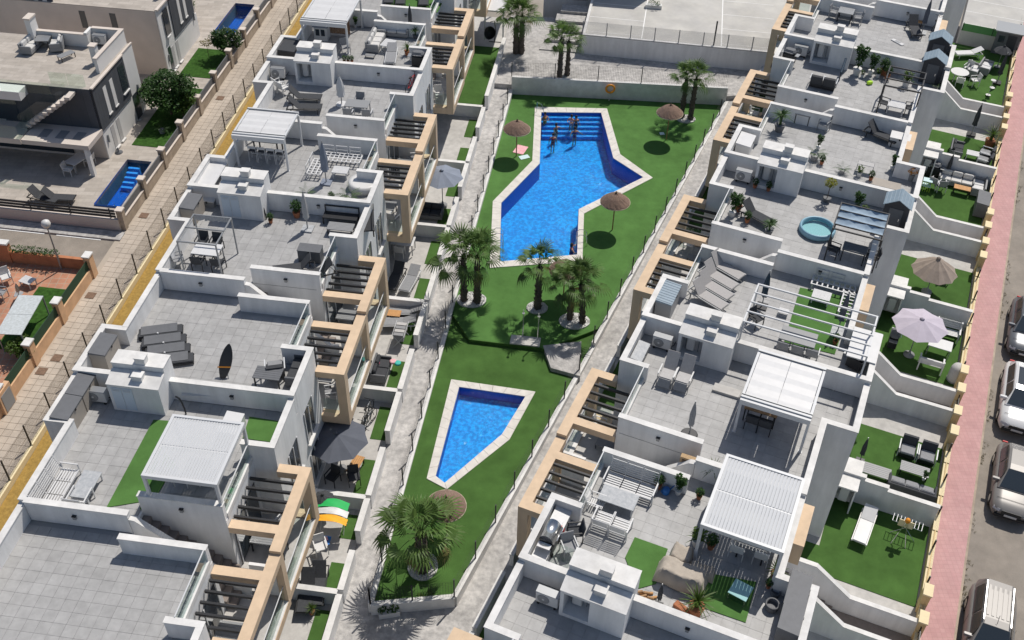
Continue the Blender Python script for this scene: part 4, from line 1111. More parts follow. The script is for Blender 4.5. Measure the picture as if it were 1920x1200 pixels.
@kit
def feather_palm():
    t = E_('potted_palm', 'potted palm'); rnd = random.Random(16)
    part(t, 'pot', MB().lathe([(.13,0),(.17,.22),(.18,.24),(.14,.24)], 12), M['plastic_grey'])
    for i in range(9):
        f = MB(); a = i*2.4; L = rnd.uniform(.55,.8); rs = rnd.uniform(.4,1.1); dr = rnd.uniform(.35,.6)
        for k in range(9):
            tt = .25+.75*k/8; p = Vector((CI(a)*L*tt*CI(rs), SI(a)*L*tt*CI(rs), .24+L*SI(rs)*tt-dr*L*tt*tt)); l = .24*(1.15-tt)
            for s_ in (-1,1): d_ = Vector((CI(a+s_*.9), SI(a+s_*.9), -.35)); n_ = Vector((-SI(a+s_*.9),CI(a+s_*.9),0))*.014; f.add([p-n_,p+n_,p+d_*l], [(0,1,2)])
        part(t, 'frond', f, M['leaf'])
    return t
@kit
def yellow_tree_pot():
    t = E_('potted_tree', 'potted tree'); rnd = random.Random(17)
    part(t, 'pot', MB().lathe([(.14,0),(.20,.22),(.22,.25),(.17,.25)], 14), M['box_grey'])
    c = MB(); leafball(c,0,0,1.12,.32,.27,330,.055,rnd); part(t, 'crown', c, M['leaf_yellow']); part(t, 'trunk', MB().tube((0,0,.2),(0,0,1.05),.018), M['bark']); return t
@kit
def orange_flower_pot():
    t = E_('potted_flower', 'potted plant'); rnd = random.Random(18)
    part(t, 'pot', MB().lathe([(.13,0),(.16,.36),(.17,.38),(.13,.38)], 12), M['plastic_grey'])
    c = MB(); leafball(c,0,0,.62,.33,.22,300,.05,rnd); part(t, 'blossom', c, M['leaf_orange']); part(t, 'stem', MB().tube((0,0,.35),(0,0,.6),.02), M['bark']); return t
@kit
def paddling_pool():
    t = E_('paddling_pool', 'paddling pool'); v = []; fs = []; n, m_ = 32, 8; Ro, r_ = .80, .075
    for i in range(n):
        for j in range(m_): a, b = 2*math.pi*i/n, 2*math.pi*j/m_; v.append(((Ro+r_*CI(b))*CI(a),(Ro+r_*CI(b))*SI(a),.17+.17*SI(b)))
    for i in range(n):
        for j in range(m_): fs.append((i*m_+j,((i+1)%n)*m_+j,((i+1)%n)*m_+(j+1)%m_,i*m_+(j+1)%m_))
    part(t, 'ring', MB().add(v, fs, True), mat('pool_ring', (.22,.40,.50), .4) if 'pool_ring' not in M else M['pool_ring'])
    part(t, 'liner', MB().lathe([(.75,.02),(.76,.03)], 32), mat('pool_liner', (.62,.86,.90), .6) if 'pool_liner' not in M else M['pool_liner'])
    part(t, 'water_surface', MB().lathe([(.765,.199),(.765,.20)], 32), M['clear_roof']); return t
# ================================================================ SURROUNDINGS
ROWOF = {'L': LR, 'R': RR}
def on(hk, kind, px, py, rot, label, group=None, dz=0, s=None):
    h = HOUSES[hk]; p = sitez(px, py, h['z']+dz); return put(kind, (p.x, p.y, h['z']+dz), R(rot)-h['row'].a, label, group, s)
def gr(row, kind, px, py, rot, label, group=None, h=0.10, s=None):
    p = site(px, py, h); return put(kind, p, R(rot)-ROWOF[row].a, label, group, s)
def wallthing(name, label, row, segs, cat='wall', group=None, m_='wall', cap=True, cm='coping'):
    """segs: list of (u0,u1,v0,v1,h0,h1) boxes along a row; h measured from the ground at their middle"""
    u0, u1, v0, v1 = segs[0][:4]; c = row.G((u0+u1)/2, (v0+v1)/2); t = thing(name, label, cat, c, -row.a, group)
    w_ = MB(); k = MB()
    for a, b, d, e, h0, h1 in segs:
        x0, x1, y0, y1 = a-(u0+u1)/2, b-(u0+u1)/2, d-(v0+v1)/2, e-(v0+v1)/2
        w_.box(x0,x1,y0,y1,h0,h1-(.05 if cap else 0))
        if cap: k.box(min(x0,x1)-.02,max(x0,x1)+.02,min(y0,y1)-.02,max(y0,y1)+.02,h1-.05,h1)
    part(t, 'wall_body', w_, M[m_])
    if cap: part(t, 'coping', k, M[cm])
    return t
def bx(row, name, mt, u0, u1, v0, v1, h0, h1, parent=None):
    pts = rowrect(row, u0, u1, v0, v1)
    return MB().prism([(p.x,p.y) for p in pts], lambda x,y: lev(y)+h0, lambda x,y: lev(y)+h1)
# ---- left row: small gardens along the communal path
GRP = 'small gardens along the pool path'
bounds = sorted([(v, 'P') for v in PL]+[(v, 'S') for v in SL])
slab('garden_floor', rowrect(LR, -12.9, -9.36, 12, 72), -1.0, .02, 'garden_floor')
slab('garden_floor', rowrect(RR, -9.50, -6.4, 12, 72), -1.0, .02, 'garden_floor')
walls_lab = {0: 'bottom edge', 1: 'below the black loungers', 2: 'above the black loungers', 3: 'below the grey parasol', 4: 'below the child toys', 5: 'below the two narrow loungers', 6: 'above the first palm pair', 7: 'beside the blue grey parasol', 8: 'beyond the blue grey parasol'}
for i, (v, k) in enumerate(bounds):
    if v > 60: continue
    vv = 22.3 if abs(v-20.6) < .1 else v
    wallthing('garden_wall', 'low white cross wall between left gardens, number of walls from bottom %s' % ['one','two','three','four','five','six','seven','eight','nine'][i] if False else ['white cross wall of the left gardens at the bottom edge','white cross wall below the pair of black loungers','white cross wall below the towels on the rack','white cross wall below the bicycles','white cross wall below the narrow grey loungers','white cross wall right below the blue grey parasol','white cross wall beyond the blue grey parasol','white cross wall below the small square turf patch','white cross wall near the plaza behind the hanging chair'][min(i,8)], LR, [(-11.6,-9.36,vv-.1,vv+.1,-1,.85)], 'garden wall', 'white walls between the small gardens')
cuts = [22.3 if abs(v-20.6) < .1 else v for v, k in bounds if v < 66]
for i, (a, b) in enumerate(zip(cuts, cuts[1:])):
    if b > 62: break
    m_ = a+(b-a)*.52
    wallthing('garden_wall', ['white path wall at the bottom left of the pool path','white path wall beside the black loungers','white path wall beside the grey parasol','white path wall beside the toys and bicycles','white path wall beside the narrow grey loungers','white path wall behind the first palm pair','white path wall beside the blue grey parasol','white path wall beside the square turf patch','white path wall beside the plaza end'][min(i,8)], LR,
              [(-9.36,-9.14,a+.1,m_-.45,-1,.85), (-9.36,-9.14,m_+.45,b-.1,-1,.98)], 'garden wall', 'white walls along the pool path')
    for (p, q) in ((a+.5, m_-.6), (m_+.6, b-.4)):
        slab('turf_patch', rowrect(LR, -10.15, -9.45, p, q), -.1, .035, 'turf')
slab('turf_patch', rowrect(LR, -11.6, -9.5, 59.6, 67.5), -.1, .035, 'turf'); wallthing('garden_wall','long white path wall beside the wide turf patch near the plaza',LR,[(-9.36,-9.14,59.4,67.6,-1,.9)],'garden wall','white walls along the pool path'); slab('path_end', rowrect(LR, -9.35, -8.3, 62.2, 72), -.6, .31, 'path').name = 'path'
cr_ = [v for v in sorted(PR+SRr) if 12 < v < 70]
for i, (a, b) in enumerate(zip(cr_, cr_[1:])):
    m_ = (a+b)/2
    wallthing('garden_wall', ['white path wall near the bottom right corner of the lawn','white path wall below the right balconies, beside the potted box','white path wall below the middle balcony frame of the right row','white path wall beside the paved landing','white path wall beside the large pool corner','white path wall right of the lone thatched parasol','white path wall right of the far palms','white path wall by the upper steps'][min(i,7)], RR,
              [(-9.52,-9.34,a+.1,m_-.4,-1,.75), (-9.52,-9.34,m_+.4,b-.1,-1,.88)], 'garden wall', 'white walls along the right path')
    slab('turf_patch', rowrect(RR, -9.30, -7.7, a+.2, b-.2), -.1, .035, 'turf')
# ---- right row: street side gardens
slab('garden_floor', rowrect(RR, .5, 6.3, 12, 74), -1.2, .03, 'garden_floor')
def stairwall(S, sgn, label):
    """white wall stepping down from the house to the street, with a sloping coping"""
    v0 = S+sgn*.68; c = RR.G(1.0, v0); t = thing('stair_wall', label, 'garden wall', c, -RR.a, 'sloping white walls of the street stairs')
    prof = [(-.2,2.25),(1.05,2.25),(2.6,1.05),(5.25,1.05)]
    w_, k = MB(), MB()
    for (xa,za),(xb,zb) in zip(prof, prof[1:]):
        for mb, e, lo, hi in ((w_,.0,None,-.05),(k,.02,-.05,0)):
            y0, y1 = -.08-e, .08+e
            b0, b1 = (-1, -1) if lo is None else (za+lo, zb+lo)
            mb.add([(xa,y0,b0),(xb,y0,b1),(xb,y1,b1),(xa,y1,b0),(xa,y0,za+hi),(xb,y0,zb+hi),(xb,y1,zb+hi),(xa,y1,za+hi)], [(3,2,1,0),(4,5,6,7),(0,1,5,4),(1,2,6,5),(2,3,7,6),(3,0,4,7)])
    part(t, 'wall_body', w_, M['wall']); part(t, 'coping', k, M['coping'])
SL_LAB = [['lower wall','upper wall']]*6
near_ = ['beside the white lounger lawn','near the lilac parasol','near the beige parasol','near the round table lawn','at the far row end']
for i, S in enumerate(SRr[1:]):
    stairwall(S, -1, 'near sloping white stair wall '+near_[min(i,4)]); stairwall(S, 1, 'far sloping white stair wall '+near_[min(i,4)])
    c = RR.G(1.0, S); t = thing('garden_stair', 'grey stair going down to the street '+near_[min(i,4)], 'stair', c, -RR.a, 'stairs down to the street')
    for j in range(7): part(t, 'step', MB().box(-.2+.33*j,.13+.33*j,-.58,.58,-.8,1.35-.19*j), M['stair'])
    part(t, 'landing', MB().box(2.11,5.25,-.58,.58,-.8,.05), M['stair'])
plab = ['at the bottom edge','behind the white lounger','behind the lilac parasol','behind the corner lounge','beyond the round table']
PGW = [19.4, 32.65, 46.0, 59.8]
for i, P in enumerate(PGW):
    wallthing('garden_wall', 'white stepped garden wall '+plab[i], RR, [(2.02,3.1,P-.09,P+.09,-1,1.75),(3.1,4.1,P-.09,P+.09,-1,1.55),(4.1,6.26,P-.09,P+.09,-1,1.35)], 'garden wall', 'white walls between the street gardens')
    for s_, nm in ((-1,'near side'),(1,'far side')):
        c = RR.G(2.45, P+s_*.50); t = thing('boiler_cabinet', 'white roofed cabinet, %s of the wall %s' % (nm, plab[i]), 'cabinet', c, -RR.a, 'small boiler cabinets by the garden walls')
        b = MB().box(-.42,-.36,-.36,.36,0,1.55).box(.36,.42,-.36,.36,0,1.55)
        b.box(-.359,.359,.30 if s_ < 0 else -.36,.36 if s_ < 0 else -.30,0,1.55); part(t, 'wall_body', b, M['wall'])
        part(t, 'roof', MB().box(-.46,.46,-.40,.40,1.551,1.63), M['coping'])
        part(t, 'boiler', MB().rbox(-.2,.2,-.12,.12,.45,1.25,.03), M['white_plastic'])
edges = sorted([S-.78 for S in SRr[1:]]+[S+.78 for S in SRr[1:]]+PGW)
LAWNS = []
for i, P in enumerate(PGW):
    for lo, hi in ((SRr[i]+.80, P-.1), (P+.1, SRr[i+1]-.80)):
        fl = (hi+.8) in SRr
        a, b = (lo, hi-1.45) if hi > P else (lo+1.25, hi)
        slab('lawn_strip', rowrect(RR, 2.05 if True else .8, 6.2, a, b), -.2, .06, 'turf').name = 'turf_patch'
        if hi > P: slab('turf_patch', rowrect(RR, .85, 2.05, P+3.0, b), -.2, .06, 'turf')
        else: slab('turf_patch', rowrect(RR, .85, 2.05, a, P-3.0), -.2, .06, 'turf')
slab('turf_patch', rowrect(RR, 2.05, 6.2, 68.6, 77.4), -.2, .06, 'turf'); slab('turf_patch', rowrect(RR, .85, 2.05, 68.6, 71.0), -.2, .06, 'turf')
# beige frames on the street facade
for i, S in enumerate(SRr):
    if i == 0: continue
    for s_ in (-1,):
        hk = HOUSES['R%d' % (2*i-1 if s_ < 0 else 2*i)]; t = hk['obj']; um = (RP['uL']+RP['uR'])/2; P = hk['P']
        v0, v1 = (S-1.95, S-.02) if s_ < 0 else (S+.02, S+2.55)
        fr = MB().box(.803-um,1.22-um,v0-P,v1-P,F-.55,F+.55); part(t, 'street_frame', fr, M['beige'])
# street boundary wall, pillars
t = thing('boundary_wall', 'ochre boundary wall with cream top between the street gardens and the pink pavement', 'boundary wall', RR.G(6.4, 30), 0)
b0 = t.location
wb, wc = MB(), MB()
v = 12
while v < 84:
    pts = [Vector((p.x-b0.x, p.y-b0.y)) for p in rowrect(RR, 6.28, 6.46, v, v+2)]
    z = lev(RR.W(6.4, v+1).y)-b0.z; wb.prism([tuple(p) for p in pts], z-1.4, z+.55)
    pts = [Vector((p.x-b0.x, p.y-b0.y)) for p in rowrect(RR, 6.26, 6.48, v, v+2)]; wc.prism([tuple(p) for p in pts], z+.551, z+.60); v += 2
part(t, 'wall_body', wb, M['ochre_wall']); part(t, 'coping', wc, M['cap_yellow'])
k = 0
for i, S in enumerate(SRr[1:]):
    for j, dv in enumerate((-2.1,-.78,.78,2.1)):
        c = RR.G(6.37, S+dv); pt_ = thing('gate_pillar', 'ochre gate pillar with cream cap, %s of four %s' % (('nearest','second','third','farthest')[j], near_[min(i,4)]), 'pillar', c, -RR.a, 'ochre pillars along the pink pavement')
        part(pt_, 'shaft', MB().box(-.15,.15,-.26,.26,-.8,1.25), M['ochre_wall']); part(pt_, 'cap', MB().box(-.18,.18,-.30,.30,1.251,1.33), M['cap_yellow'])
    gt = thing('street_gate', 'dark metal gate in the boundary wall '+near_[min(i,4)], 'gate', RR.G(6.37, S), -RR.a, 'dark gates to the street stairs')
    for j in range(6): part(gt, 'bar', MB().box(-.012,.012,-.5+.2*j-.012,-.5+.2*j+.012,-.1,1.0), M['black_metal'])
    part(gt, 'rail', MB().box(-.02,.02,-.52,.52,1.0,1.05), M['black_metal'])
# slatted rails on the boundary wall between pillars
fence('street_fence', 'dark metal rail fence standing on the ochre boundary wall', [RR.W(6.37,14), RR.W(6.37,82)], .60, .55, step=1.9, wt=.05, mtw='ochre_wall', pitch=.13, wallname='plinth')

# ================================================================ POOL GARDEN THINGS
for px, py, lab in [(968,293,'thatched parasol left of the large pool above the pink towel'),(1148,431,'thatched parasol by the right corner of the large pool'),(1249,262,'thatched parasol beside the far palms'),(1056,560,'thatched parasol hidden between the near palms'),(838,1003,'thatched parasol beside the big palm at the bottom')]:
    z = ZL if py > 800 else ZU; p = sitez(px, py, z); put('thatch_parasol', (p.x,p.y,z), random.random(), lab, 'thatched parasols on the pool lawn')
def ring(px, py, z, rx, ry, label, seed):
    p = sitez(px, py, z); rnd = random.Random(seed); mb = MB(); n = 28
    t = thing('pebble_bed', label, 'pebble bed', (p.x,p.y,z), 0, 'white pebble beds under palms')
    pts = [(rx*CI(i*6.283/n)*(1+rnd.uniform(-.02,.02)), ry*SI(i*6.283/n)) for i in range(n)]
    part(t, 'bed', MB().prism(pts, 0, .07), M['pebble'])
    st = MB()
    for i in range(260):
        a = rnd.uniform(0,6.28); q = math.sqrt(rnd.random()); s = rnd.uniform(.035,.06); x, y = rx*.95*q*CI(a), ry*.95*q*SI(a); st.cbox(x,y,.07,s*1.6,s*1.3,s*.8,(rnd.random(),rnd.random(),rnd.random()*3))
    part(t, 'pebbles', st, M['pebble'])['kind'] = 'stuff'; t.children[-1].name = 'pebble_field'
ring(884,563,ZU,.78,.62,'white pebble bed under the left palm pair',1); ring(1007,578,ZU,.55,.48,'round white pebble bed under the single palm',2); ring(1077,603,ZU,.80,.62,'white pebble bed under the right palm pair',3)
ring(793,1062,ZL,.62,.70,'white pebble bed under the big palm at the bottom',4); ring(1286,224,ZU,.62,.5,'white pebble bed under the far palm pair',5)
PLZ = 1.0
palm(870,565,ZU,2.9,.86,'left palm of the pair standing by the left garden wall',21,nf=18,rt=.15); palm(895,568,ZU,3.0,.88,'right palm of the pair standing by the left garden wall',22,nf=19,rt=.16)
palm(1008,580,ZU,2.85,.68,'single palm with round crown below the large pool',23,nf=21,rt=.16); palm(1068,600,ZU,2.15,.70,'shorter palm half hidden behind its neighbour by the right path',24,nf=18,rt=.14); palm(1091,607,ZU,2.5,.74,'taller palm of the pair by the right path',25,nf=20,rt=.13,lean=.28)
palm(793,1068,ZL,2.3,.92,'big low palm at the bottom of the lawn',26,nf=27,rt=.24)
palm(1277,222,ZU,2.8,.60,'left palm of the far pair beside the retaining wall',27,nf=18,rt=.14); palm(1294,225,ZU,3.0,.64,'right palm of the far pair beside the retaining wall',28,nf=19,rt=.15)
palm(967,103,PLZ,2.7,.80,'left palm of the plaza pair in front of the steps',29,nf=21,rt=.18); palm(977,103,PLZ,2.9,.78,'right palm of the plaza pair in front of the steps',30,nf=21,rt=.18)
palm(1049,148,PLZ,2.9,.68,'left palm of the plaza pair near the blank wall',31,nf=21,rt=.16); palm(1063,142,PLZ,2.55,.62,'right palm of the plaza pair near the blank wall',32,nf=19,rt=.14)
# lifebuoy and stand
p = sitez(1142,190,ZU); t = thing('lifebuoy', 'orange lifebuoy on a post before the far retaining wall', 'lifebuoy', (p.x,p.y,ZU))
v = []; fs = []
for i in range(24):
    for j in range(8): a, b = 2*math.pi*i/24, 2*math.pi*j/8; v.append(((.28+.07*CI(b))*CI(a), .07*SI(b)-.02, .95+(.28+.07*CI(b))*SI(a)))
for i in range(24):
    for j in range(8): fs.append((i*8+j,((i+1)%24)*8+j,((i+1)%24)*8+(j+1)%8,i*8+(j+1)%8))
part(t, 'ring', MB().add(v, fs, True), M['orange']); part(t, 'post', MB().tube((0,.10,0),(0,.10,1.15),.03), M['white_alu']); part(t, 'back_plate', MB().box(-.2,.2,.09,.12,.75,1.15), M['white_paint'])
# pool ladders
def ladder(px, py, ang, label):
    p = sitez(px, py, ZU); t = thing('pool_ladder', label, 'pool ladder', (p.x,p.y,ZU), R(ang), 'steel ladders of the large pool')
    for y in (-.25,.25):
        pts = [Vector((.45,y,.03)),Vector((.42,y,.55)),Vector((.25,y,.72)),Vector((0,y,.72)),Vector((-.14,y,.55)),Vector((-.16,y,-.7))]
        part(t, 'rail', MB().path(pts, .022, 6), M['steel'])
    for z in (-.15,-.4,-.62): part(t, 'tread', MB().box(-.20,-.12,-.25,.25,z,z+.03), M['steel'])
ladder(1085,455,0,'steel pool ladder on the right edge beside the swimmer'); ladder(938,452,180,'steel pool ladder on the left edge near the palms'); 
p = sitez(1012,215,ZU); t = thing('pool_handrail', 'steel handrail at the far left corner of the large pool steps', 'handrail', (p.x,p.y,ZU)); part(t, 'tube_rail', MB().path([(-.2,.3,0),(-.2,.3,.75),(.1,.1,.7),(.35,-.3,.1)], .02), M['steel'])
# showers
for px, py, lab in [(980,632,'left steel shower post on the stone platform'),(1008,638,'right steel shower post on the stone platform')]:
    p = sitez(px, py, ZU); t = thing('shower_post', lab, 'shower', (p.x,p.y,ZU+.061), 0, 'shower posts'); part(t, 'column', MB().tube((0,0,0),(0,0,1.75),.03), M['steel']); part(t, 'shower_head', MB().tube((0,0,1.72),(0,-.25,1.78),.018).lathe([(.07,1.74),(.07,1.77)],10,0,-.25), M['steel'])
def cloth(name, label, px, py, z, W, D, rz, mt, cat='towel', group=None):
    p = sitez(px, py, z); rnd = random.Random(px); v = []; n = 8
    for i in range(n+1):
        for j in range(n+1): v.append((-W/2+W*i/n, -D/2+D*j/n, .02+.015*rnd.random()))
    return solo(name, MB().add(v, [(i*(n+1)+j,(i+1)*(n+1)+j,(i+1)*(n+1)+j+1,i*(n+1)+j+1) for i in range(n) for j in range(n)], True), M[mt], label, cat, (p.x,p.y,z), R(rz), group)
cloth('beach_towel','pink towel spread on the lawn left of the pool',976,281,ZU,.70,.95,-20,'pink'); cloth('beach_towel','pale blue towel beside the pink towel on the lawn',983,295,ZU,.62,.40,25,'pale_blue')
cloth('beach_towel','small pale blue towel on the lawn under the far parasol',1241,251,ZU,.30,.3,10,'pale_blue')
# planters
for px, py, lab, mt in [(730,1152,'white planter box with dark shrub near the lawn tip','leaf'),(798,1130,'white planter box with light green shrub near the lawn tip','leaf_light')]:
    p = site(px, py, -.03); t = thing('planter_box', lab, 'planter', p, R(12), 'white planters on the path'); part(t, 'box', MB().box(-.42,.42,-.17,.17,0,.30).box(-.39,.39,-.14,.14,.301,.31), M['white_plastic'])
    f = MB(); rnd = random.Random(px); leafball(f,-.2,0,.42,.24,.2,130,.06,rnd); leafball(f,.2,0,.44,.24,.22,130,.06,rnd); part(t, 'shrub', f, M[mt])
# ---- people in the pool
S_PERSON = .86
def person(px, py, z, rz, label, suit, pose='stand', depth=.75, scale=1.0):
    p = sitez(px, py, z)
    h = 1.62; t_ = bpy.data.meshes.new('person')
    J = {'pel':(0,0,.88),'wst':(0,0,1.05),'che':(0,.01,1.25),'nek':(0,0,1.42),'hd0':(0,-.01,1.50),'hd1':(0,-.015,1.62),
         'shl':(-.17,0,1.36),'shr':(.17,0,1.36),'hil':(-.09,0,.84),'hir':(.09,0,.84),'knl':(-.10,-.04,.46),'knr':(.10,.02,.46),'anl':(-.10,0,.07),'anr':(.10,.04,.07),'tol':(-.11,-.14,.02),'tor':(.11,-.10,.02)}
    if pose == 'reach': J.update(ell=(-.36,-.16,1.20), wrl=(-.42,-.40,1.22), hal=(-.43,-.50,1.22), elr=(.38,-.10,1.22), wrr=(.50,-.30,1.24), har=(.54,-.39,1.24))
    elif pose == 'hold': J.update(ell=(-.27,-.10,1.14), wrl=(-.12,-.32,1.18), hal=(-.05,-.38,1.20), elr=(.27,-.10,1.14), wrr=(.14,-.32,1.16), har=(.06,-.38,1.18))
    else: J.update(ell=(-.27,.02,1.10), wrl=(-.30,-.12,.90), hal=(-.30,-.18,.82), elr=(.27,.02,1.10), wrr=(.30,-.10,.90), har=(.30,-.16,.82))
    names_ = list(J); ed = [('pel','wst'),('wst','che'),('che','nek'),('nek','hd0'),('hd0','hd1'),('che','shl'),('shl','ell'),('ell','wrl'),('wrl','hal'),('che','shr'),('shr','elr'),('elr','wrr'),('wrr','har'),('pel','hil'),('hil','knl'),('knl','anl'),('anl','tol'),('pel','hir'),('hir','knr'),('knr','anr'),('anr','tor')]
    rad = dict(pel=.13,wst=.115,che=.13,nek=.05,hd0=.075,hd1=.085,shl=.06,shr=.06,ell=.042,elr=.042,wrl=.03,wrr=.03,hal=.035,har=.035,hil=.085,hir=.085,knl=.055,knr=.055,anl=.04,anr=.04,tol=.03,tor=.03)
    t_.from_pydata([J[k] for k in names_], [(names_.index(a), names_.index(b)) for a, b in ed], [])
    o = bpy.data.objects.new('person', t_); link(o)
    sk = o.modifiers.new('s', 'SKIN'); o.modifiers.new('u', 'SUBSURF').levels = 1
    for i, k in enumerate(names_): r = rad[k]; t_.skin_vertices[0].data[i].radius = (r, r*(.72 if k in ('pel','wst','che') else 1))
    t_.skin_vertices[0].data[0].use_root = True
    dg = bpy.context.evaluated_depsgraph_get(); me = bpy.data.meshes.new_from_object(o.evaluated_get(dg)); o.modifiers.clear(); o.data = me
    me.materials.clear(); me.materials.append(M['skin'])
    for f in me.polygons: f.use_smooth = True
    o.location = (p.x, p.y, z-depth-.02); o.scale = (S_PERSON,)*3; o.rotation_euler = (0,0,R(rz)); tag(o, label, 'person', 'people bathing in the large pool')
    hr = MB().lathe([(.092,1.56),(.105,1.62),(.095,1.69),(.05,1.725),(.01,1.735)], 12, 0, .012); hr.lathe([(.06,1.44),(.085,1.52),(.09,1.58)], 10, 0, .035); part(o, 'hair', hr, M['hair'])
    sw = MB().lathe([(.142,.80),(.148,.92),(.128,1.04)], 14); q = part(o, 'swimwear', sw, M[suit]); 
    tp = MB().lathe([(.135,1.17),(.142,1.23),(.132,1.30)], 14); 
    for vtx in tp.v: pass
    part(o, 'top', tp, M[suit]); fc = MB().cbox(-.032,-.098,1.60,.018,.01,.012).cbox(.032,-.098,1.60,.018,.01,.012); part(o, 'eyes', fc, M['hair']).name = 'eye_pair'
    fc = MB().add([(-.014,-.085,1.585),(.014,-.085,1.585),(0,-.115,1.567),(0,-.09,1.61)], [(0,1,2),(0,2,3),(1,3,2)]); part(o, 'nose', fc, M['skin'])
    return o
person(1022,222,ZU-.1,20,'person in orange swimwear in the far left corner of the pool','orange','hold',1.0)
person(1043,240,ZU-.1,40,'person with dark hair wading on the pool steps, arms out','black_metal','reach',1.1)
person(1037,260,ZU-.1,0,'person standing apart in the shallow water, farthest from the steps','red','stand',1.05)
person(1071,230,ZU-.1,-30,'person in pink on the pool steps beside another bather','pink','hold',.85)
person(1080,232,ZU-.1,30,'person in dark swimwear on the pool steps right of the one in pink','navy','stand',.85)
person(1078,247,ZU-.1,10,'person lower in the water just below the two on the steps','purple','reach',1.1)
person(1072,467,ZU-.1,90,'person in purple clinging to the pool edge near the ladder','purple','reach',1.05)

def putuv(kind, row, u, v, z, label): p = row.W(u, v, z); return put(kind, p, -row.a, label)
# ================================================================ ROOF TERRACE THINGS, left row
SB = 'grey storage boxes in the roof alcoves'; AC = 'air conditioners on the roofs'
def boxset(hk, lst):
    for kind, u, v, rot, lab in lst: onuv(hk, kind, u, v, rot, lab, SB)
def onuv(hk, kind, u, v, rot, label, group=None, s=None):
    h = HOUSES[hk]; p = h['row'].W(u, v, h['z']); return put(kind, p, R(rot)-h['row'].a, label, group, s)
# L1
boxset('L1', [('box_L',-20.22,25.0,90,'taupe storage box with grey lid nearest the sofa in the alcove left of the hut'),('box_L',-20.22,26.28,90,'taupe storage box with grey lid beside the air conditioner')])
on('L1','air_conditioner',187,752,0,'air conditioner left of the hut with the pale blue doors, beside two taupe boxes',AC)
on('L1','slat_sofa3',115,925,90,'white slatted three seat sofa along the left parapet','white slatted garden seats')
on('L1','coffee_stone',166,921,90,'stone topped coffee table before the white slatted sofa on the turf roof')
on('L1','slat_chair',155,944,180,'white slatted armchair at the near end of the stone table','white slatted garden seats')
h = HOUSES['L1']; z = h['z']
def turfon(hk, quad, mt='turf_light'):
    z = HOUSES[hk]['z']; o = struct('artificial_turf', MB().prism([sitez(*p, z)[:2] for p in quad], z+.004, z+.035), M[mt]); return o
turfon('L1', [(200,952),(275,940),(318,790),(288,788)]); turfon('L1', [(262,955),(278,957),(330,870),(310,850)]); turfon('L1', [(468,782),(524,791),(510,830),(455,822)])
putuv('louvre_L1', LR, -14.1, 22.9, z, 'white louvred pergola beside the green turf strip')
on('L1','table_steel',372,893,0,'small metal table under the white louvred pergola of the left row'); on('L1','chair_white',345,905,180,'white chair under the pergola, left one',None); on('L1','chair_white',392,905,180,'white chair under the pergola, right one',None)
on('L1','box_white',438,812,90,'low white box behind the louvred pergola by the turf')
def hose(px, py, hk, label):
    z = HOUSES[hk]['z']; p = sitez(px, py, z); pts = [Vector((-.28,-.02,.85)),Vector((-.12,-.06,.80)),Vector((-.03,-.10,.6)),Vector((.02,-.12,.25)),Vector((.03,-.14,.02))]
    solo('garden_hose', MB().path(pts,.035,6), M['black_metal'], label, 'hose', (p.x,p.y,z), -LR.a)
hose(350,772,'L1','black hose hanging over the party wall beside the louvred pergola'); hose(500,408,'L3','black hose hanging beside the hut near the green pot')
# L2: stack of folded loungers, board, dining set
onuv('L2','box_L',-20.22,28.4,90,'taupe storage box with grey lid in the alcove above the first hut',SB)
for i, (px, py) in enumerate([(303,627),(309,645),(316,663),(322,681)]):
    z = HOUSES['L2']['z']; p = sitez(px, py, z); t = thing('folded_lounger', ['farthest','second','third','nearest'][i]+' of the four grey loungers lying folded in a stack', 'sun lounger', (p.x,p.y,z), R(20)-AL, 'folded grey loungers stacked on the roof')
    part(t, 'mattress', MB().rbox(-.90,.90,-.26,.26,.16,.24,.02), M['dark_fabric']); part(t, 'folded_back', MB().cbox(-.05,.05,.27,1.5,.46,.05,(R(8),0,0)), M['box_grey'])
    part(t, 'frame', MB().box(-.92,.92,-.28,-.25,.08,.155).box(-.92,.92,.25,.28,.08,.155).box(-.9,-.86,-.25,.25,0,.08).box(.86,.9,-.25,.25,0,.08), M['black_metal'])
    part(t, 'tag', MB().box(-.12+.1*(i%2),-.06+.1*(i%2),-.268,-.2,.241,.325), M['white_paint'])
z = HOUSES['L2']['z']; p = sitez(418,712,z); t = thing('paddle_board', 'black board with an orange band standing on the roof', 'surfboard', (p.x,p.y,z), R(8)-AL)
pts = []
for i in range(13):
    a = i/12; w_ = .25*math.sin(math.pi*min(1,a*.94+.05))**.6; pts.append((w_, a*1.35))
tl = R(62)
bd = MB(); v = []
for w_, a in pts:
    y, zz = .55*a, .05+a*.93; v += [(-w_+a*.22,y,zz),(w_+a*.22,y,zz),(w_+a*.22,y+.04,zz-.03),(-w_+a*.22,y+.04,zz-.03)]
bd.add(v, [(4*i+j,4*i+(j+1)%4,4*i+4+(j+1)%4,4*i+4+j) for i in range(12) for j in range(4)]+[(3,2,1,0),(48,49,50,51)]); part(t, 'board', bd, M['black_metal'])
part(t, 'band', MB().add([(-.20,.245,.462),(.335,.245,.462),(.34,.265,.50),(-.19,.265,.50),(-.20,.235,.452),(.335,.235,.452),(.34,.255,.51),(-.19,.255,.51)], [(4,5,6,7),(0,1,5,4),(1,2,6,5),(2,3,7,6),(3,0,4,7)]), M['orange'])
part(t, 'stand', MB().path([(-.15,.1,0),(-.05,.25,.4)],.02).path([(.22,.05,0),(.15,.25,.4)],.02).path([(.1,.85,0),(.12,.55,.75)],.02), M['grey_metal'])
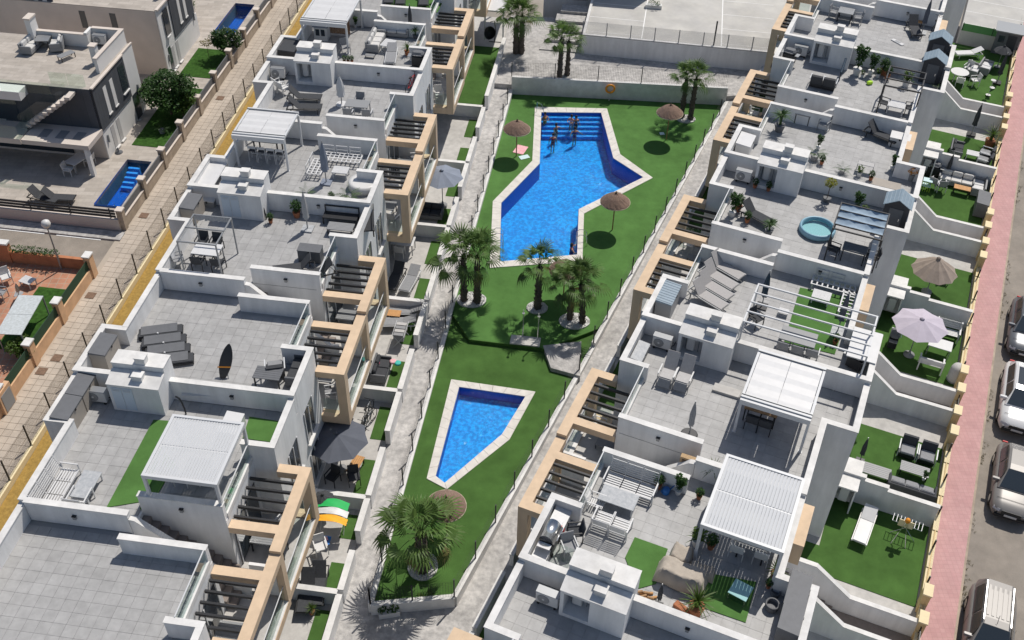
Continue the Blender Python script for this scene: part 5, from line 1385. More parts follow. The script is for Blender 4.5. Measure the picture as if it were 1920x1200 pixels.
on('L2','table_dark',507,722,0,'dark slatted dining table in the roof corner beside the block'); on('L2','armchair_dark',518,700,200,'dark armchair at the far side of the dark table in the roof corner'); on('L2','sofa_dark2',562,705,-90,'dark two seat sofa against the roof parapet by the dark table')
cloth('dust_sheet','white sheet draped behind the party wall near the black board',378,735,z+.25,1.5,.5,0,'white_paint','sheet')
# L3
boxset('L3', [('box_L',-20.22,38.3,90,'taupe storage box in the alcove above the bare pergola frame')]); on('L3','box_small',392,385,0,'small white cabinet left of the second hut',None)
z = HOUSES['L3']['z']; p = sitez(398,497,z); put('frame_L3', (p.x,p.y,z), -AL, 'bare grey pergola frame with rolled fabric over a white table')
on('L3','table_white',393,490,0,'white table standing inside the bare pergola frame')
for px, py, r_, lab in [(382,467,0,'dark chair at the far side of the white table, left'),(408,470,0,'dark chair at the far side of the white table, right'),(375,503,180,'dark chair at the near side of the white table, left'),(412,506,180,'dark chair at the near side of the white table, right')]: on('L3','chair_dark',px,py,r_,lab,'dark chairs round the white table')
on('L3','chair_steel',337,498,120,'folding metal chair left of the pergola frame by the parapet')
on('L3','closed_light',577,430,0,'closed light grey parasol on four paving weights, by the dark bench')
on('L3','bench_dark',640,417,0,'black garden bench under the party wall'); on('L3','coffee_grey',640,437,0,'low dark slatted table before the black bench')
on('L3','bench_dark',690,425,-75,'second black bench standing in the corner by the block')
on('L3','box_dark',584,487,0,'grey box table near the dark loungers',None,s=.75); on('L3','lounger_dark',553,512,-70,'dark lounger lying near the stair wall of the left row','dark loungers'); on('L3','lounger_dark',592,522,-60,'second dark lounger close to the glass balustrade of the left row','dark loungers')
on('L3','pot_bush',557,407,0,'potted bush under the wall left of the closed light parasol','potted plants')
on('L3','pot_bush',508,418,0,'green pot beside the second hut','potted plants',s=.6)
# L4
z = HOUSES['L4']['z']; putuv('awning_L4', LR, -18.14, 43.85, z, 'white awning pergola with bar stools beneath, beside the closed blue parasol')
for i in range(4): on('L4','bar_stool',478+17*i,300+2*i,180,['leftmost','second','third','rightmost'][i]+' bar stool under the white awning pergola','bar stools')
on('L4','table_dark',505,285,0,'dark bar table behind the stools under the awning',None,s=1.25)
on('L4','closed_bluegrey',612,343,0,'tall closed blue grey parasol on a square base')
def lattice(px, py, hk, rot, label, W, D, back):
    z = HOUSES[hk]['z']; p = sitez(px, py, z); t = thing('lattice_lounge', label, 'sofa', (p.x,p.y,z), R(rot)-HOUSES[hk]['row'].a, 'white lattice lounge pieces')
    nx, ny = int(W/.22), int(D/.22)
    for i in range(nx+1): x = -W/2+W*i/nx; part(t, 'seat_slat', MB().box(x-.03,x+.03,-D/2,D/2,.30,.33), M['white_paint'])
    for j in range(ny+1): y = -D/2+D*j/ny; part(t, 'cross_slat', MB().box(-W/2-.03,W/2+.03,y-.03,y+.03,.331,.345), M['white_paint'])
    if back:
        for k in range(int(W/.7)+1):
            x = -W/2+.03+k*.70
            if x+.6 > W/2+.1: break
            part(t, 'back_frame', MB().box(x,x+.6,D/2+.01,D/2+.04,.72,.76).box(x,x+.04,D/2+.01,D/2+.04,.3,.72).box(x+.56,x+.6,D/2+.01,D/2+.04,.3,.72).box(x+.04,x+.56,D/2+.015,D/2+.03,.50,.53), M['white_paint'])
    legs4(t, -W/2+.05, W/2-.05, -D/2+.05, D/2-.05, .30, .03, 'white_paint')
lattice(640,305,'L4',0,'white lattice lounge along the stair wall of the left row',2.1,.72,True); lattice(596,322,'L4',90,'white lattice lounge arm running towards the closed blue parasol',1.35,.70,True)
on('L4','coffee_white',640,331,0,'low white table inside the lattice lounge of the left row')
on('L4','feather_palm',574,372,0,'feathery potted palm behind the party wall, left one','potted plants',s=1.1); on('L4','feather_palm',655,378,0,'feathery potted palm behind the party wall, right one','potted plants',s=1.35); on('L4','pot_bush',622,378,0,'dark low plant between the two feathery palms','potted plants',s=.6)
wl = HOUSES['L4']; p = sitez(682,352,wl['z']); solo('curved_bench', MB().lathe([(.55,.0),(.75,.0),(.75,.40),(.55,.40)], 20), M['white_plastic'], 'curved white bench near the roof corner above the feathery palms', 'bench', (p.x,p.y,wl['z']), 0)
p = HOUSES['L4']; 
b = struct('alcove_cover', bx(LR,'x','white_paint',-20.65,-19.75,39.65,42.0,F+.55,F+.60), M['white_paint']); b['kind'] = 'thing'; tag(b, 'flat white cover closing the alcove beside the second hut', 'cover')
# L5
on('L5','air_conditioner',523,147,0,'air conditioner beside the hut with the open recess in the left row',AC); on('L5','chair_white',524,170,140,'white folding chair beside the air conditioner at the left parapet','white chairs')
on('L5','chair_white',532,176,150,'second white chair just below the first at the left parapet','white chairs')
on('L5','lounger_dark',572,190,95,'dark lounger of the left row roof, farther one','dark loungers'); on('L5','lounger_dark',572,209,98,'dark lounger of the left row roof, nearer one','dark loungers')
on('L5','closed_white',641,196,0,'closed white parasol with loose cover by the grey table'); on('L5','table_grey',672,216,0,'grey dining table on the roof with the two dark loungers'); on('L5','chair_steel',675,203,0,'chair behind the grey dining table of the left roof'); on('L5','chair_grey',655,224,180,'grey chair before the table, left one','grey chairs at the left roof table'); on('L5','chair_grey',690,226,180,'grey chair before the table, right one','grey chairs at the left roof table')
def bike(px, py, z, rz, label, mt):
    p = sitez(px, py, z); t = thing('bicycle', label, 'bicycle', (p.x,p.y,z), rz, 'bicycles')
    for x in (-.5,.5):
        v = []; fs = []
        for i in range(18):
            for j in range(4): a, b = 2*math.pi*i/18, 2*math.pi*j/4; v.append((x+(.30+.02*CI(b))*CI(a), .02*SI(b), .32+(.30+.02*CI(b))*SI(a)))
        for i in range(18):
            for j in range(4): fs.append((i*4+j,((i+1)%18)*4+j,((i+1)%18)*4+(j+1)%4,i*4+(j+1)%4))
        part(t, 'wheel', MB().add(v, fs), M['rubber'])
    part(t, 'frame', MB().path([(-.5,0,.32),(-.15,0,.75),(.38,0,.78),(.0,0,.32),(-.5,0,.32)],.022).path([(-.15,0,.75),(0,0,.32)],.02).path([(.38,0,.78),(.5,0,.32)],.02), M[mt])
    part(t, 'saddle', MB().rbox(-.27,-.03,-.06,.06,.80,.86,.02), M['rubber']); part(t, 'handlebar', MB().tube((.38,-.25,.95),(.38,.25,.95),.016).tube((.38,0,.78),(.38,0,.95),.016), M['black_metal'])
bike(773,168,HOUSES['L5']['z'],R(75)-AL,'red bicycle leaning in the roof corner behind the block','red'); 
# L6
onuv('L6','hot_tub',-20.05,53.8,90,'black covered hot tub in the alcove beside the third hut')
z = HOUSES['L6']['z']; putuv('awning_L6', LR, -18.14, 56.4, z, 'white awning pergola with reed screen at the top of the left row')
p = sitez(638,66,z); t = thing('reed_screen', 'brown reed screen hanging beneath the far awning pergola', 'screen', (p.x,p.y,z), -AL)
for i in range(24): part(t, 'reed', MB().box(-.65+.054*i,-.65+.054*i+.045,-.02+.008*(i%3),.01+.008*(i%3),.1,1.75), M['reed'])
p = sitez(605,72,z); t = thing('playhouse', 'small childs playhouse with blue roof left of the reed screen', 'playhouse', (p.x,p.y,z), -AL); part(t, 'wall', MB().box(-.4,.4,-.35,.35,0,.9), M['white_plastic']); part(t, 'roof', MB().add([(-.48,-.42,.88),(.48,-.42,.88),(0,-.42,1.45),(-.48,.42,.88),(.48,.42,.88),(0,.42,1.45)], [(0,1,2),(4,3,5),(0,2,5,3),(1,4,5,2),(0,3,4,1)]), M['bluegrey_canopy']); part(t, 'window', MB().box(-.28,-.05,-.37,-.352,.35,.75).box(.05,.28,-.37,-.352,.35,.75), M['glass_dark'])
on('L6','sofa_light3',705,85,90,'long light cushioned sofa section facing right','light corner sofa pieces'); on('L6','sofa_light3',737,65,0,'light cushioned sofa section along the stair wall','light corner sofa pieces'); 
on('L6','coffee_white',729,94,80,'white coffee table before the light corner sofa',None,s=1.15); on('L6','lounger_grey',734,112,8,'low grey rocking lounger near the party wall'); on('L6','coffee_grey',694,108,0,'round topped dark side table at the sofa end',None,s=.45)
on('L6','pot_yucca',764,103,0,'spiky potted plant right of the rocking lounger','potted plants',s=1.1); on('L6','pot_palm',779,72,0,'potted palm in the corner by the light sofa','potted plants',s=.7); on('L6','closed_dark',770,60,0,'closed black parasol behind the light sofa',None,s=.8)
on('L6','barbecue_black',785,125,0,'black covered barbecue in the roof corner of the left row'); on('L6','chair_steel',648,100,30,'metal chair beside the third hut'); on('L6','pot_tall',667,52,0,'white pot by the post of the far awning pergola','potted plants',s=.5)
on('L6','pot_bush',575,62,0,'green bush behind the hot tub','potted plants',s=.9)
for i, (px, py) in enumerate([(646,118),(653,118),(660,118)]): on('L6','pot_bush',px,py,0,['left','middle','right'][i]+' of three small dark pots on the party wall by the third hut','small pots',dz=.0,s=.5)
# L7
turfon('L7', [(722,12),(820,24),(836,-8),(735,-14)])
for i, (px, py) in enumerate([(730,2),(752,4),(795,6)]): on('L7','lounger_dark',px,py,10,['left','middle','right'][i]+' dark lounger on the turf roof at the top edge','dark loungers on far turf')
# ================================================================ ROOF TERRACE THINGS, right row
on('R0','air_conditioner',1027,1131,0,'air conditioner on the nearest right roof left of the boiler recess',AC)
z = HOUSES['R1']['z']
onuv('R1','box_white',-7.05,21.95,90,'white cabinet at the far end of the barbecue corner',None,s=.85); onuv('R1','barbecue',-7.05,21.0,90,'large steel barbecue with curved hood beside the parapet'); onuv('R1','box_white',-7.1,20.2,90,'white cabinet at the near end of the barbecue corner',None,s=.75)
onuv('R1','chair_dark',-6.35,21.7,-60,'dark armchair facing the steel barbecue'); on('R1','chair_steel',1066,1038,40,'light metal chair frame behind the first right hut')
p = sitez(1050,1002,z); solo('gas_bottle', MB().lathe([(.13,0),(.15,.05),(.15,.36),(.08,.46),(.05,.52)], 12), M['red'], 'red gas bottle beside the steel barbecue', 'gas bottle', (p.x,p.y,z))
p = sitez(1043,1045,z); t = thing('glass_screen', 'row of clear panes leaning behind the parapet near the first right hut', 'glass panes', (p.x,p.y,z), -AR)
for i in range(6): part(t, 'pane', MB().cbox(-.5+.2*i,0,.35,.17,.02,.7,(R(-14),0,0)), M['glass'])
on('R1','slat_sofa3',1180,920,0,'white slatted three seat sofa under the stair wall of the right row','white slatted garden seats'); on('R1','coffee_stone',1158,947,0,'pale stone coffee table among the white slatted seats of the right row',None,s=1.1)
on('R1','slat_chair',1130,985,180,'white slatted armchair left of its twin at the stone table','white slatted garden seats'); on('R1','slat_chair',1162,997,180,'white slatted armchair right of its twin at the stone table','white slatted garden seats'); on('R1','slat_chair',1118,950,90,'white slatted armchair against the glass balustrade','white slatted garden seats',s=.8)
on('R1','pot_bush',1233,915,0,'terracotta pot with thin shrub under the stair wall by the white sofa','potted plants',s=.8); on('R1','pot_tall',1271,926,0,'square white pot with dark shrub beside the blue watering can','potted plants',s=.7)
p = sitez(1248,924,z); t = thing('watering_can', 'blue watering can between two pots under the stair wall', 'watering can', (p.x,p.y,z), 0.4); part(t, 'body', MB().lathe([(.14,0),(.15,.22),(.11,.26)], 12), M['blue']); part(t, 'spout', MB().tube((.12,0,.08),(.36,0,.30),.025,.018), M['blue']); part(t, 'handle', MB().path([(-.12,0,.24),(-.22,0,.18),(-.14,0,.04)],.015), M['blue'])
on('R1','pot_yucca',1332,898,0,'light green spiky plant in terracotta pot by the louvred pergola','potted plants',s=1.3); on('R1','pot_bush',1310,935,0,'dark low plant on the tiles left of the louvred pergola','potted plants',s=.6)
p = sitez(1287,880,z); t = thing('wicker_basket', 'brown wicker basket hanging at the stair opening', 'basket', (p.x,p.y,z+.35), -AR); part(t, 'body', MB().box(-.30,.30,-.10,.10,0,.36), M['tan_rattan']); part(t, 'opening', MB().box(-.22,-.03,-.13,-.101,.08,.26).box(.04,.22,-.13,-.101,.08,.26), M['bark'])
p = sitez(1314,893,z); t = thing('plant_stand', 'wooden stand with a red cloth beside the wicker basket', 'plant stand', (p.x,p.y,z), -AR); part(t, 'post', MB().tube((0,0,0),(0,0,.95),.03), M['wood']); part(t, 'shelf', MB().box(-.18,.18,-.12,.12,.55,.59).box(-.15,.15,-.1,.1,.15,.19), M['wood']); part(t, 'cloth', MB().rbox(-.10,.10,-.06,.06,.591,.95,.04), M['red'])
putuv('louvre_R1', RR, -.82, 24.25, z, 'white louvred pergola beside the covered garden furniture')
on('R1','table_steel',1408,1035,0,'small table under the louvred pergola of the right row',None,s=1.2); on('R1','chair_white',1380,1040,180,'white chair under the right row louvred pergola, left one','white chairs under the right pergola'); on('R1','chair_white',1425,1052,180,'white chair under the right row louvred pergola, right one','white chairs under the right pergola')
on('R1','pot_round_white',1306,1022,0,'plant in white round pot at the pergola post','potted plants',s=1.2); on('R1','pot_bush',1332,1028,0,'dark bush right of the white pot beneath the pergola','potted plants',s=.8)
turfon('R1', [(1172,1046),(1190,1008),(1252,1030),(1230,1095),(1195,1105)],'turf_light'); turfon('R1', [(1325,1075),(1418,1092),(1398,1168),(1318,1140)],'turf_light')
p = sitez(1280,1085,z); t = thing('covered_furniture', 'garden furniture under a tan fabric cover on the turf', 'furniture cover', (p.x,p.y,z), R(-22)-0*AR)
def cover(x0,x1,y0,y1,h0,h1,seed):
    rnd = random.Random(seed); n, m_ = 14, 9; v = []
    for i in range(n+1):
        for j in range(m_+1):
            a, b = i/n, j/m_; e = min(a,1-a,b,1-b); hgt = (h0+(h1-h0)*b)*min(1,e*9+.08); wob = .03*SI(i*1.7+j*2.3+seed)
            v.append((x0+(x1-x0)*a, y0+(y1-y0)*b+.04*SI(a*9), max(.0,hgt+wob*(1 if e > .05 else 0))))
    return MB().add(v, [(i*(m_+1)+j,(i+1)*(m_+1)+j,(i+1)*(m_+1)+j+1,i*(m_+1)+j+1) for i in range(n) for j in range(m_)], True)
part(t, 'lower_cover', cover(-.95,.85,-.55,.35,.75,.62,1), M['tan_cover']); part(t, 'upper_cover', cover(-.70,.10,.30,1.05,.50,.55,4), M['tan_cover']); part(t, 'fold', cover(.05,1.0,.15,.60,.52,.45,7), M['tan_cover'])
p = sitez(1212,1118,z); t = thing('log_pile', 'pile of short brown logs on the tiles by the first right hut', 'log pile', (p.x,p.y,z), 0)
rnd = random.Random(2)
for i in range(9): a = rnd.uniform(-.5,.5); x, y = -.25+.12*(i%5), -.1+.18*(i//5); part(t, 'log', MB().tube((x-.1,y,.05+.06*(i%2)),(x+.12,y+a*.15,.05+.06*(i%2)),.05,n=7), M['wood' if i%2 else 'orange_wood'])
on('R1','closed_dark',1234,1135,0,'slim dark closed parasol standing at the party wall by the tan cover',None,s=.55)
on('R1','pot_yucca',1303,1150,0,'large yellow green spiky plant at the party wall','potted plants',s=1.7); p = sitez(1278,1143,z); solo('clay_trough', MB().rbox(-.30,.30,-.13,.13,0,.16), M['terracotta'], 'reddish clay trough beside the large spiky plant', 'trough', (p.x,p.y,z), R(-20)-AR)
p = sitez(1385,1120,z); t = thing('glass_table', 'square clear glass table on the turf of the right row', 'glass table', (p.x,p.y,z), R(-10)-AR); part(t, 'tabletop', MB().box(-.33,.33,-.33,.33,.42,.45), mat('glass_top', (.32,.55,.55), .1)); part(t, 'shelf', MB().box(-.3,.3,-.3,.3,.12,.14), M['glass']); legs4(t,-.29,.29,-.29,.29,.42,.018,'steel')
on('R1','pot_yucca',1452,1083,0,'spiky plant in pot by the right parapet under the pergola edge','potted plants',s=1.1); on('R1','pot_bush',1440,1102,0,'brown dry plant in a clay pot under the spiky plant by the parapet','potted plants',s=.5)
for px, py, lab, s_ in [(1446,1140,'round dark planter ring on the tiles by the grey box',1.0),(1453,1115,'smaller round dark planter above the ring planter',.7)]:
    p = sitez(px, py, z); o = solo('round_planter', MB().lathe([(.22,0),(.24,.28),(.19,.28),(.18,.1)], 18), M['box_grey'], lab, 'planter', (p.x,p.y,z), 0, 'round dark planters'); o.scale = (s_,s_,s_)
on('R1','box_dark',1487,1135,90,'dark grey storage box in the block corner, far one',SB); on('R1','box_dark',1476,1180,90,'dark grey storage box in the block corner, near one',SB)
# R2
z = HOUSES['R2']['z']
on('R2','recliner',1249,715,0,'taupe reclining chair on the right row roof, left one','taupe recliners'); on('R2','recliner',1279,722,0,'taupe reclining chair on the right row roof, right one','taupe recliners')
on('R2','closed_round',1292,815,0,'closed grey parasol on a round black base behind the stair wall'); onuv('R2','box_bench',-7.12,31.3,90,'grey storage bench in the alcove beside the recliners',SB); on('R2','air_conditioner',1240,652,0,'air conditioner above the two recliners',AC)
putuv('awning_R2', RR, -1.13, 30.4, z, 'wide white awning pergola in the middle of the right row')
on('R2','table_wood',1424,785,0,'brown wooden table in the shade of the wide white pergola')
for px, py, lab in [(1408,800,'left'),(1432,808,'right')]: on('R2','chair_dark',px,py,180,'dark chair at the wooden table in the pergola shade, %s one' % lab,'dark chairs at the wooden table')
p = sitez(1362,735,z); solo('low_platform', MB().box(-.55,.55,-.22,.22,0,.12), M['garden_floor'], 'low pale platform beside the pergola post', 'platform', (p.x,p.y,z), -AR)
# R3
z = HOUSES['R3']['z']
onuv('R3','box_R3',-7.0,34.65,90,'ribbed grey storage box in the alcove with the taupe loungers',SB)
for i, (px, py) in enumerate([(1358,512),(1345,530),(1336,549),(1325,567)]): on('R3','lounger_taupe',px,py,68,['farthest','second','third','nearest'][i]+' of four taupe loungers in a row','four taupe loungers in a row',s=1.0)
putuv('frame_R3', RR, -.94, 34.45, z, 'white open pergola beams over the turf rug of the right row')
turfon('R3', [(1470,642),(1500,540),(1600,560),(1565,665)])
lattice(1560,545,'R3',0,'white lattice lounge under the stair wall of the right row',1.9,.62,True); lattice(1586,578,'R3',-90,'white lattice lounge arm beside the right parapet',1.5,.55,False)
on('R3','coffee_white',1537,566,0,'white table on the turf rug beside the lattice lounge'); on('R3','coffee_white',1468,590,0,'small white stool left of the turf rug',None,s=.55)
on('R3','closed_grey',1570,622,0,'closed grey parasol standing on the turf rug'); on('R3','closed_navy',1428,575,0,'closed dark blue parasol by the white pergola beams',None,s=.9)
on('R3','table_grey',1490,658,0,'long pale table with metal chairs under the pergola beams',None,s=1.15)
for i in range(3): on('R3','chair_steel',1465+27*i,662+7*i,180,['leftmost','middle','rightmost'][i]+' metal chair at the long pale table','metal chairs at the pale table')
on('R3','barbecue_black',1600,690,-20,'dark barbecue with raised lid in the block corner',None,s=.9); on('R3','pot_bush',1565,645,0,'small dark plant near the turf rug','potted plants',s=.6); on('R3','chair_dark',1415,610,60,'dark chair beside the white pergola post','dark chairs')
on('R3','pot_round_white',1490,628,0,'blue rimmed pot on the turf rug edge','potted plants',s=.5)
# R4
z = HOUSES['R4']['z']
on('R4','air_conditioner',1392,340,0,'air conditioner left of the hut with flowers at its foot',AC)
on('R4','lounger_dark',1418,414,68,'dark reclined lounger between potted plants','dark loungers'); on('R4','pot_tall',1372,405,0,'leafy shrub in white pot beside the balustrade','potted plants',s=.9); on('R4','pot_bush',1383,395,0,'dense bush near the left balustrade by the dark lounger','potted plants',s=1.0); on('R4','pot_bush',1400,417,0,'low plants at the foot of the dark lounger','potted plants',s=.7)
on('R4','pot_palm',1440,440,0,'short cycad palm behind the stair wall','potted plants',s=.85)
p = sitez(1531,434,z); put('paddling_pool', (p.x,p.y,z), 0, 'round blue paddling pool on the right row roof')
p = sitez(1597,475,z); put('gazebo', (p.x,p.y,z), -AR, 'dark gazebo with sagging pale blue canopy strips')
on('R4','table_dark',1597,487,0,'dark table beneath the blue gazebo'); on('R4','chair_dark',1560,480,80,'dark chair left of the table beneath the gazebo','dark chairs'); on('R4','chair_dark',1632,495,-80,'dark chair right of the table beneath the gazebo','dark chairs')
on('R4','garden_shed',1672,420,0,'dark garden shed with blue grey roof beside the gazebo','grey garden sheds'); on('R4','yellow_tree_pot',1549,378,0,'small yellow leaved tree in a pot by the party wall'); on('R4','pot_tall',1603,398,0,'tall leafy plant in white pot left of the shed','potted plants',s=.8); on('R4','pot_round_white',1618,404,0,'bright green plant in white pot left of the shed','potted plants',s=.8)
for px, py, lab in [(1415,352,'dark flower pot at the left foot of the hut'),(1440,358,'reddish flower pot at the foot of the hut')]: on('R4','pot_bush',px,py,0,lab,'potted plants',s=.6)
# R5
z = HOUSES['R5']['z']
onuv('R5','box_white',-6.98,48.3,90,'pale box in the alcove beside the potted cycad',SB,s=1.15); on('R5','pot_palm',1460,246,0,'large cycad in a dark pot beside the alcove','potted plants',s=1.25)
on('R5','table_steel',1504,228,0,'square slatted grey table under the stair wall'); on('R5','chair_steel',1543,244,-20,'metal chair right of the slatted grey table'); on('R5','lounger_dark',1650,262,72,'dark reclined lounger under the party wall of the right row','dark loungers'); on('R5','box_white',1684,272,0,'white cabinet beside the right parapet',None,s=.95)
on('R5','feather_palm',1526,300,0,'dark leaved plant right of the third hut','potted plants',s=1.3); on('R5','pot_tall',1533,280,0,'tall dark plant behind the third hut','potted plants',s=.6); on('R5','feather_palm',1578,325,0,'reddish green plant at the party wall, middle of the row of plants','potted plants',s=.9); on('R5','pot_round_white',1610,330,0,'green plant at the party wall, right of the reddish plant','potted plants',s=.8); on('R5','pot_bush',1540,308,0,'low bright plant beside the white stone near the third hut','potted plants',s=.6); on('R5','pot_bush',1632,338,0,'small bush at the party wall near the right block','potted plants',s=.6)
on('R5','orange_flower_pot',1707,338,0,'orange flowering plant in grey pot in the block corner'); on('R5','pot_bush',1690,330,0,'dark plant left of the orange flowers','potted plants',s=.8); on('R5','pot_tall',1672,318,0,'brown leaved plant on the grey stand by the parapet','potted plants',s=.6); 
p = sitez(1620,322,z); t = thing('folding_rack', 'thin metal rack on the tiles near the party wall', 'rack', (p.x,p.y,z), -AR); [part(t, 'frame', MB().path([(-.4,y,0),(-.4,y,.5),(.4,y,.5),(.4,y,0)],.015), M['grey_metal']) for y in (-.2,.2)]; part(t, 'tray', MB().box(-.4,.4,-.2,.2,.49,.505), M['light_fabric'])
p = sitez(1660,345,z); solo('deck_mat', MB().box(-.75,.75,-.35,.35,0,.03), M['box_taupe'], 'grey brown deck mat on the tiles by the block corner', 'mat', (p.x,p.y,z), -AR)
# R6
z = HOUSES['R6']['z']
on('R6','air_conditioner',1499,105,0,'air conditioner left of the farthest open hut in the right row',AC); 
for px, py, lab in [(1530,160,'left'),(1553,165,'right')]: on('R6','armchair_dark',px,py,180,'dark lounge chair behind the stair wall of the right row, %s one' % lab,'dark lounge chairs')
on('R6','pot_tall',1605,140,0,'tall plant in white pot, leftmost of the pot cluster','white pots cluster',s=1.25)
for i, (px, py, k, s_) in enumerate([(1616,145,'pot_round_white',.6),(1631,141,'pot_tall',.9),(1645,145,'pot_round_white',.8),(1655,140,'pot_bush',1.1),(1662,148,'pot_bush',.9)]): on('R6',k,px,py,0,['small white pot right of the tall plant','slender plant in white pot in the middle of the cluster','bushy plant in white pot right of the middle','dark bush in clay pot behind the cluster end','green bush in clay pot, rightmost of the cluster'][i],'white pots cluster',s=s_)
on('R6','garden_shed',1742,150,0,'dark garden shed with ridged roof, near the pot plant and pergola frame','grey garden sheds'); p = sitez(1682,200,z); put('frame_R6', (p.x,p.y,z), -AR, 'low dark pergola frame above a glass table')
on('R6','coffee_white',1677,210,0,'white table inside the low dark pergola frame',None,s=1.2); on('R6','chair_dark',1655,205,80,'dark chair left of the table in the low frame','dark chairs'); on('R6','chair_dark',1702,214,-80,'dark chair right of the table in the low frame','dark chairs'); on('R6','pot_round_white',1697,162,0,'leafy plant in tall white pot beside the shed','potted plants',s=1.3)
on('R6','feather_palm',1752,168,0,'dark palm in the block corner before the shed','potted plants',s=.8)
p = sitez(1630,158,z); solo('toy_bag', MB().rbox(-.18,.18,-.12,.12,0,.2,.06), M['lime'], 'lime green bag on the roof tiles by the white pots', 'bag', (p.x,p.y,z), .4)
p = sitez(1578,140,z); t = thing('closed_awning', 'dark upright awning roll beside the two lounge chairs', 'awning roll', (p.x,p.y,z), -AR); part(t, 'roll', MB().tube((0,-.9,.55),(0,.2,.95),.07,n=8), M['navy']); part(t, 'stand', MB().tube((0,-.85,0),(0,-.85,.53),.03).tube((0,.15,0),(0,.15,.86),.03), M['black_metal'])
# R7
z = HOUSES['R7']['z']
on('R7','garden_shed',1752,112,0,'dark garden shed standing behind the pot plant shed','grey garden sheds'); on('R7','table_steel',1583,38,0,'grey slatted table on the far right roof',None,s=1.1); on('R7','chair_steel',1562,34,80,'metal chair left of the far slatted table'); on('R7','chair_steel',1606,44,-80,'metal chair right of the far slatted table')
on('R7','closed_grey',1728,62,0,'closed grey parasol on the far right roof'); on('R7','lounger_dark',1712,62,20,'dark lounger with tan mat on the far right roof','dark loungers'); on('R7','coffee_orange',1716,48,0,'tan box table beside the closed grey parasol',None,s=.8)
bike(1750,60,z,R(80)-AR,'bicycle standing by the far right parapet','grey_metal')
p = sitez(1683,80,z); t = thing('body_board', 'white and grey board lying on the far right roof', 'board', (p.x,p.y,z), R(-35)-AR); part(t, 'deck', MB().rbox(-.45,.45,-.14,.14,0,.06), M['white_paint']); part(t, 'stripe', MB().box(-.2,.2,-.09,.09,.061,.066), M['grey_metal'])
onuv('R6','barbecue_black',-6.9,58.5,-10,'dark barbecue in the far right alcove'); 

h = HOUSES['R2']; p = RR.W(1.4, 34.9, HOUSES['R3']['z']+.86); solo('flat_cover', MB().box(-.58,.60,-.95,1.0,.03,.08), M['white_paint'], 'flat white cover over the block corner beside the pergola beams', 'cover', p, -AR)
# ================================================================ STREET GARDENS, right row
gr('R','lounger_white',1618,995,-5,'white sun lounger alone on the nearest street lawn')
p = site(1685,1015,.06); t = thing('basketball_stand', 'childs basketball stand with orange ball on the lawn', 'basketball hoop', p, -AR); part(t, 'post', MB().path([(-.3,-.25,0),(-.15,0,.55),(0,.05,1.3)],.02).path([(.3,-.25,0),(.15,0,.55),(0,.05,1.3)],.02), M['steel']); part(t, 'backboard', MB().box(-.3,.3,.06,.09,.9,1.3), M['cap_yellow']); part(t, 'ball', MB().lathe([(.02,1.30),(.09,1.33),(.12,1.42),(.09,1.51),(.02,1.54)], 12), M['orange'])
p = site(1693,1000,.06); t = thing('drying_rack', 'grey drying rack behind the basketball stand', 'drying rack', p, R(-4)-AR)
for i in range(9): part(t, 'bar', MB().box(-.6+.15*i-.012,-.6+.15*i+.012,-.22,.22,.78,.80), M['white_alu'])
part(t, 'frame', MB().path([(-.62,-.22,.79),(.62,-.22,.79)],.014).path([(-.62,.22,.79),(.62,.22,.79)],.014).path([(-.5,-.2,0),(.5,.2,.79)],.014).path([(.5,-.2,0),(-.5,.2,.79)],.014), M['steel'])
gr('R','armchair_dark',1699,850,0,'dark armchair on the second street lawn, left one','dark garden armchairs'); gr('R','armchair_dark',1735,862,0,'dark armchair on the second street lawn, right one','dark garden armchairs')
gr('R','coffee_grey',1711,890,0,'grey slatted coffee table between the dark armchairs and sofa'); gr('R','pot_tall',1731,900,0,'plant in dark pot on the grey slatted table','potted plants',h=.5,s=.4); gr('R','sofa_dark3',1705,925,180,'dark three seat sofa turned away from the garden wall')
gr('R','coffee_grey',1636,893,0,'grey slatted cabinet top along the garden wall beside the dark sofa',None,s=1.1); gr('R','closed_dark',1612,865,0,'dark folded screen standing on the second street lawn',None,s=.7); gr('R','pot_bush',1590,842,0,'shrub at the house corner of the second street lawn','potted plants',s=.9)
gr('R','parasol_lilac',1704,665,0,'large lilac parasol over the third street garden'); gr('R','bench_white',1772,632,0,'white slatted garden bench right of the lilac parasol'); gr('R','table_white',1757,662,-2,'white slatted table beside the lilac parasol',None,s=.9); gr('R','bench_white',1742,690,180,'white slatted garden bench near the lilac parasol with its back to the stairs',None,s=.95)
gr('R','barbecue_black',1671,648,90,'dark open barbecue at the house wall by the lilac parasol')
p = site(1789,712,.06); t = thing('covered_barrel', 'barrel under a pale fabric cover by the boundary wall', 'covered barrel', p, 0); part(t, 'cover', MB().lathe([(.36,0),(.38,.3),(.36,.75),(.30,.90),(.12,.97),(.02,.98)], 14), M['light_fabric']); part(t, 'hem', MB().lathe([(.385,.02),(.39,.08)], 14), M['grey_fabric'])
gr('R','parasol_beige',1737,547,0,'faded beige parasol drooping over the fourth street garden'); p = site(1768,527,.06); t = put('chair_white', p, R(10)-AR, 'white armchair with a purple cushion beside the beige parasol'); p2 = p+Vector((0,0,.46)); solo('cushion', MB().rbox(-.22,.22,-.22,.22,0,.10,.04), M['magenta'], 'purple cushion on the white armchair by the beige parasol', 'cushion', p2, -AR)
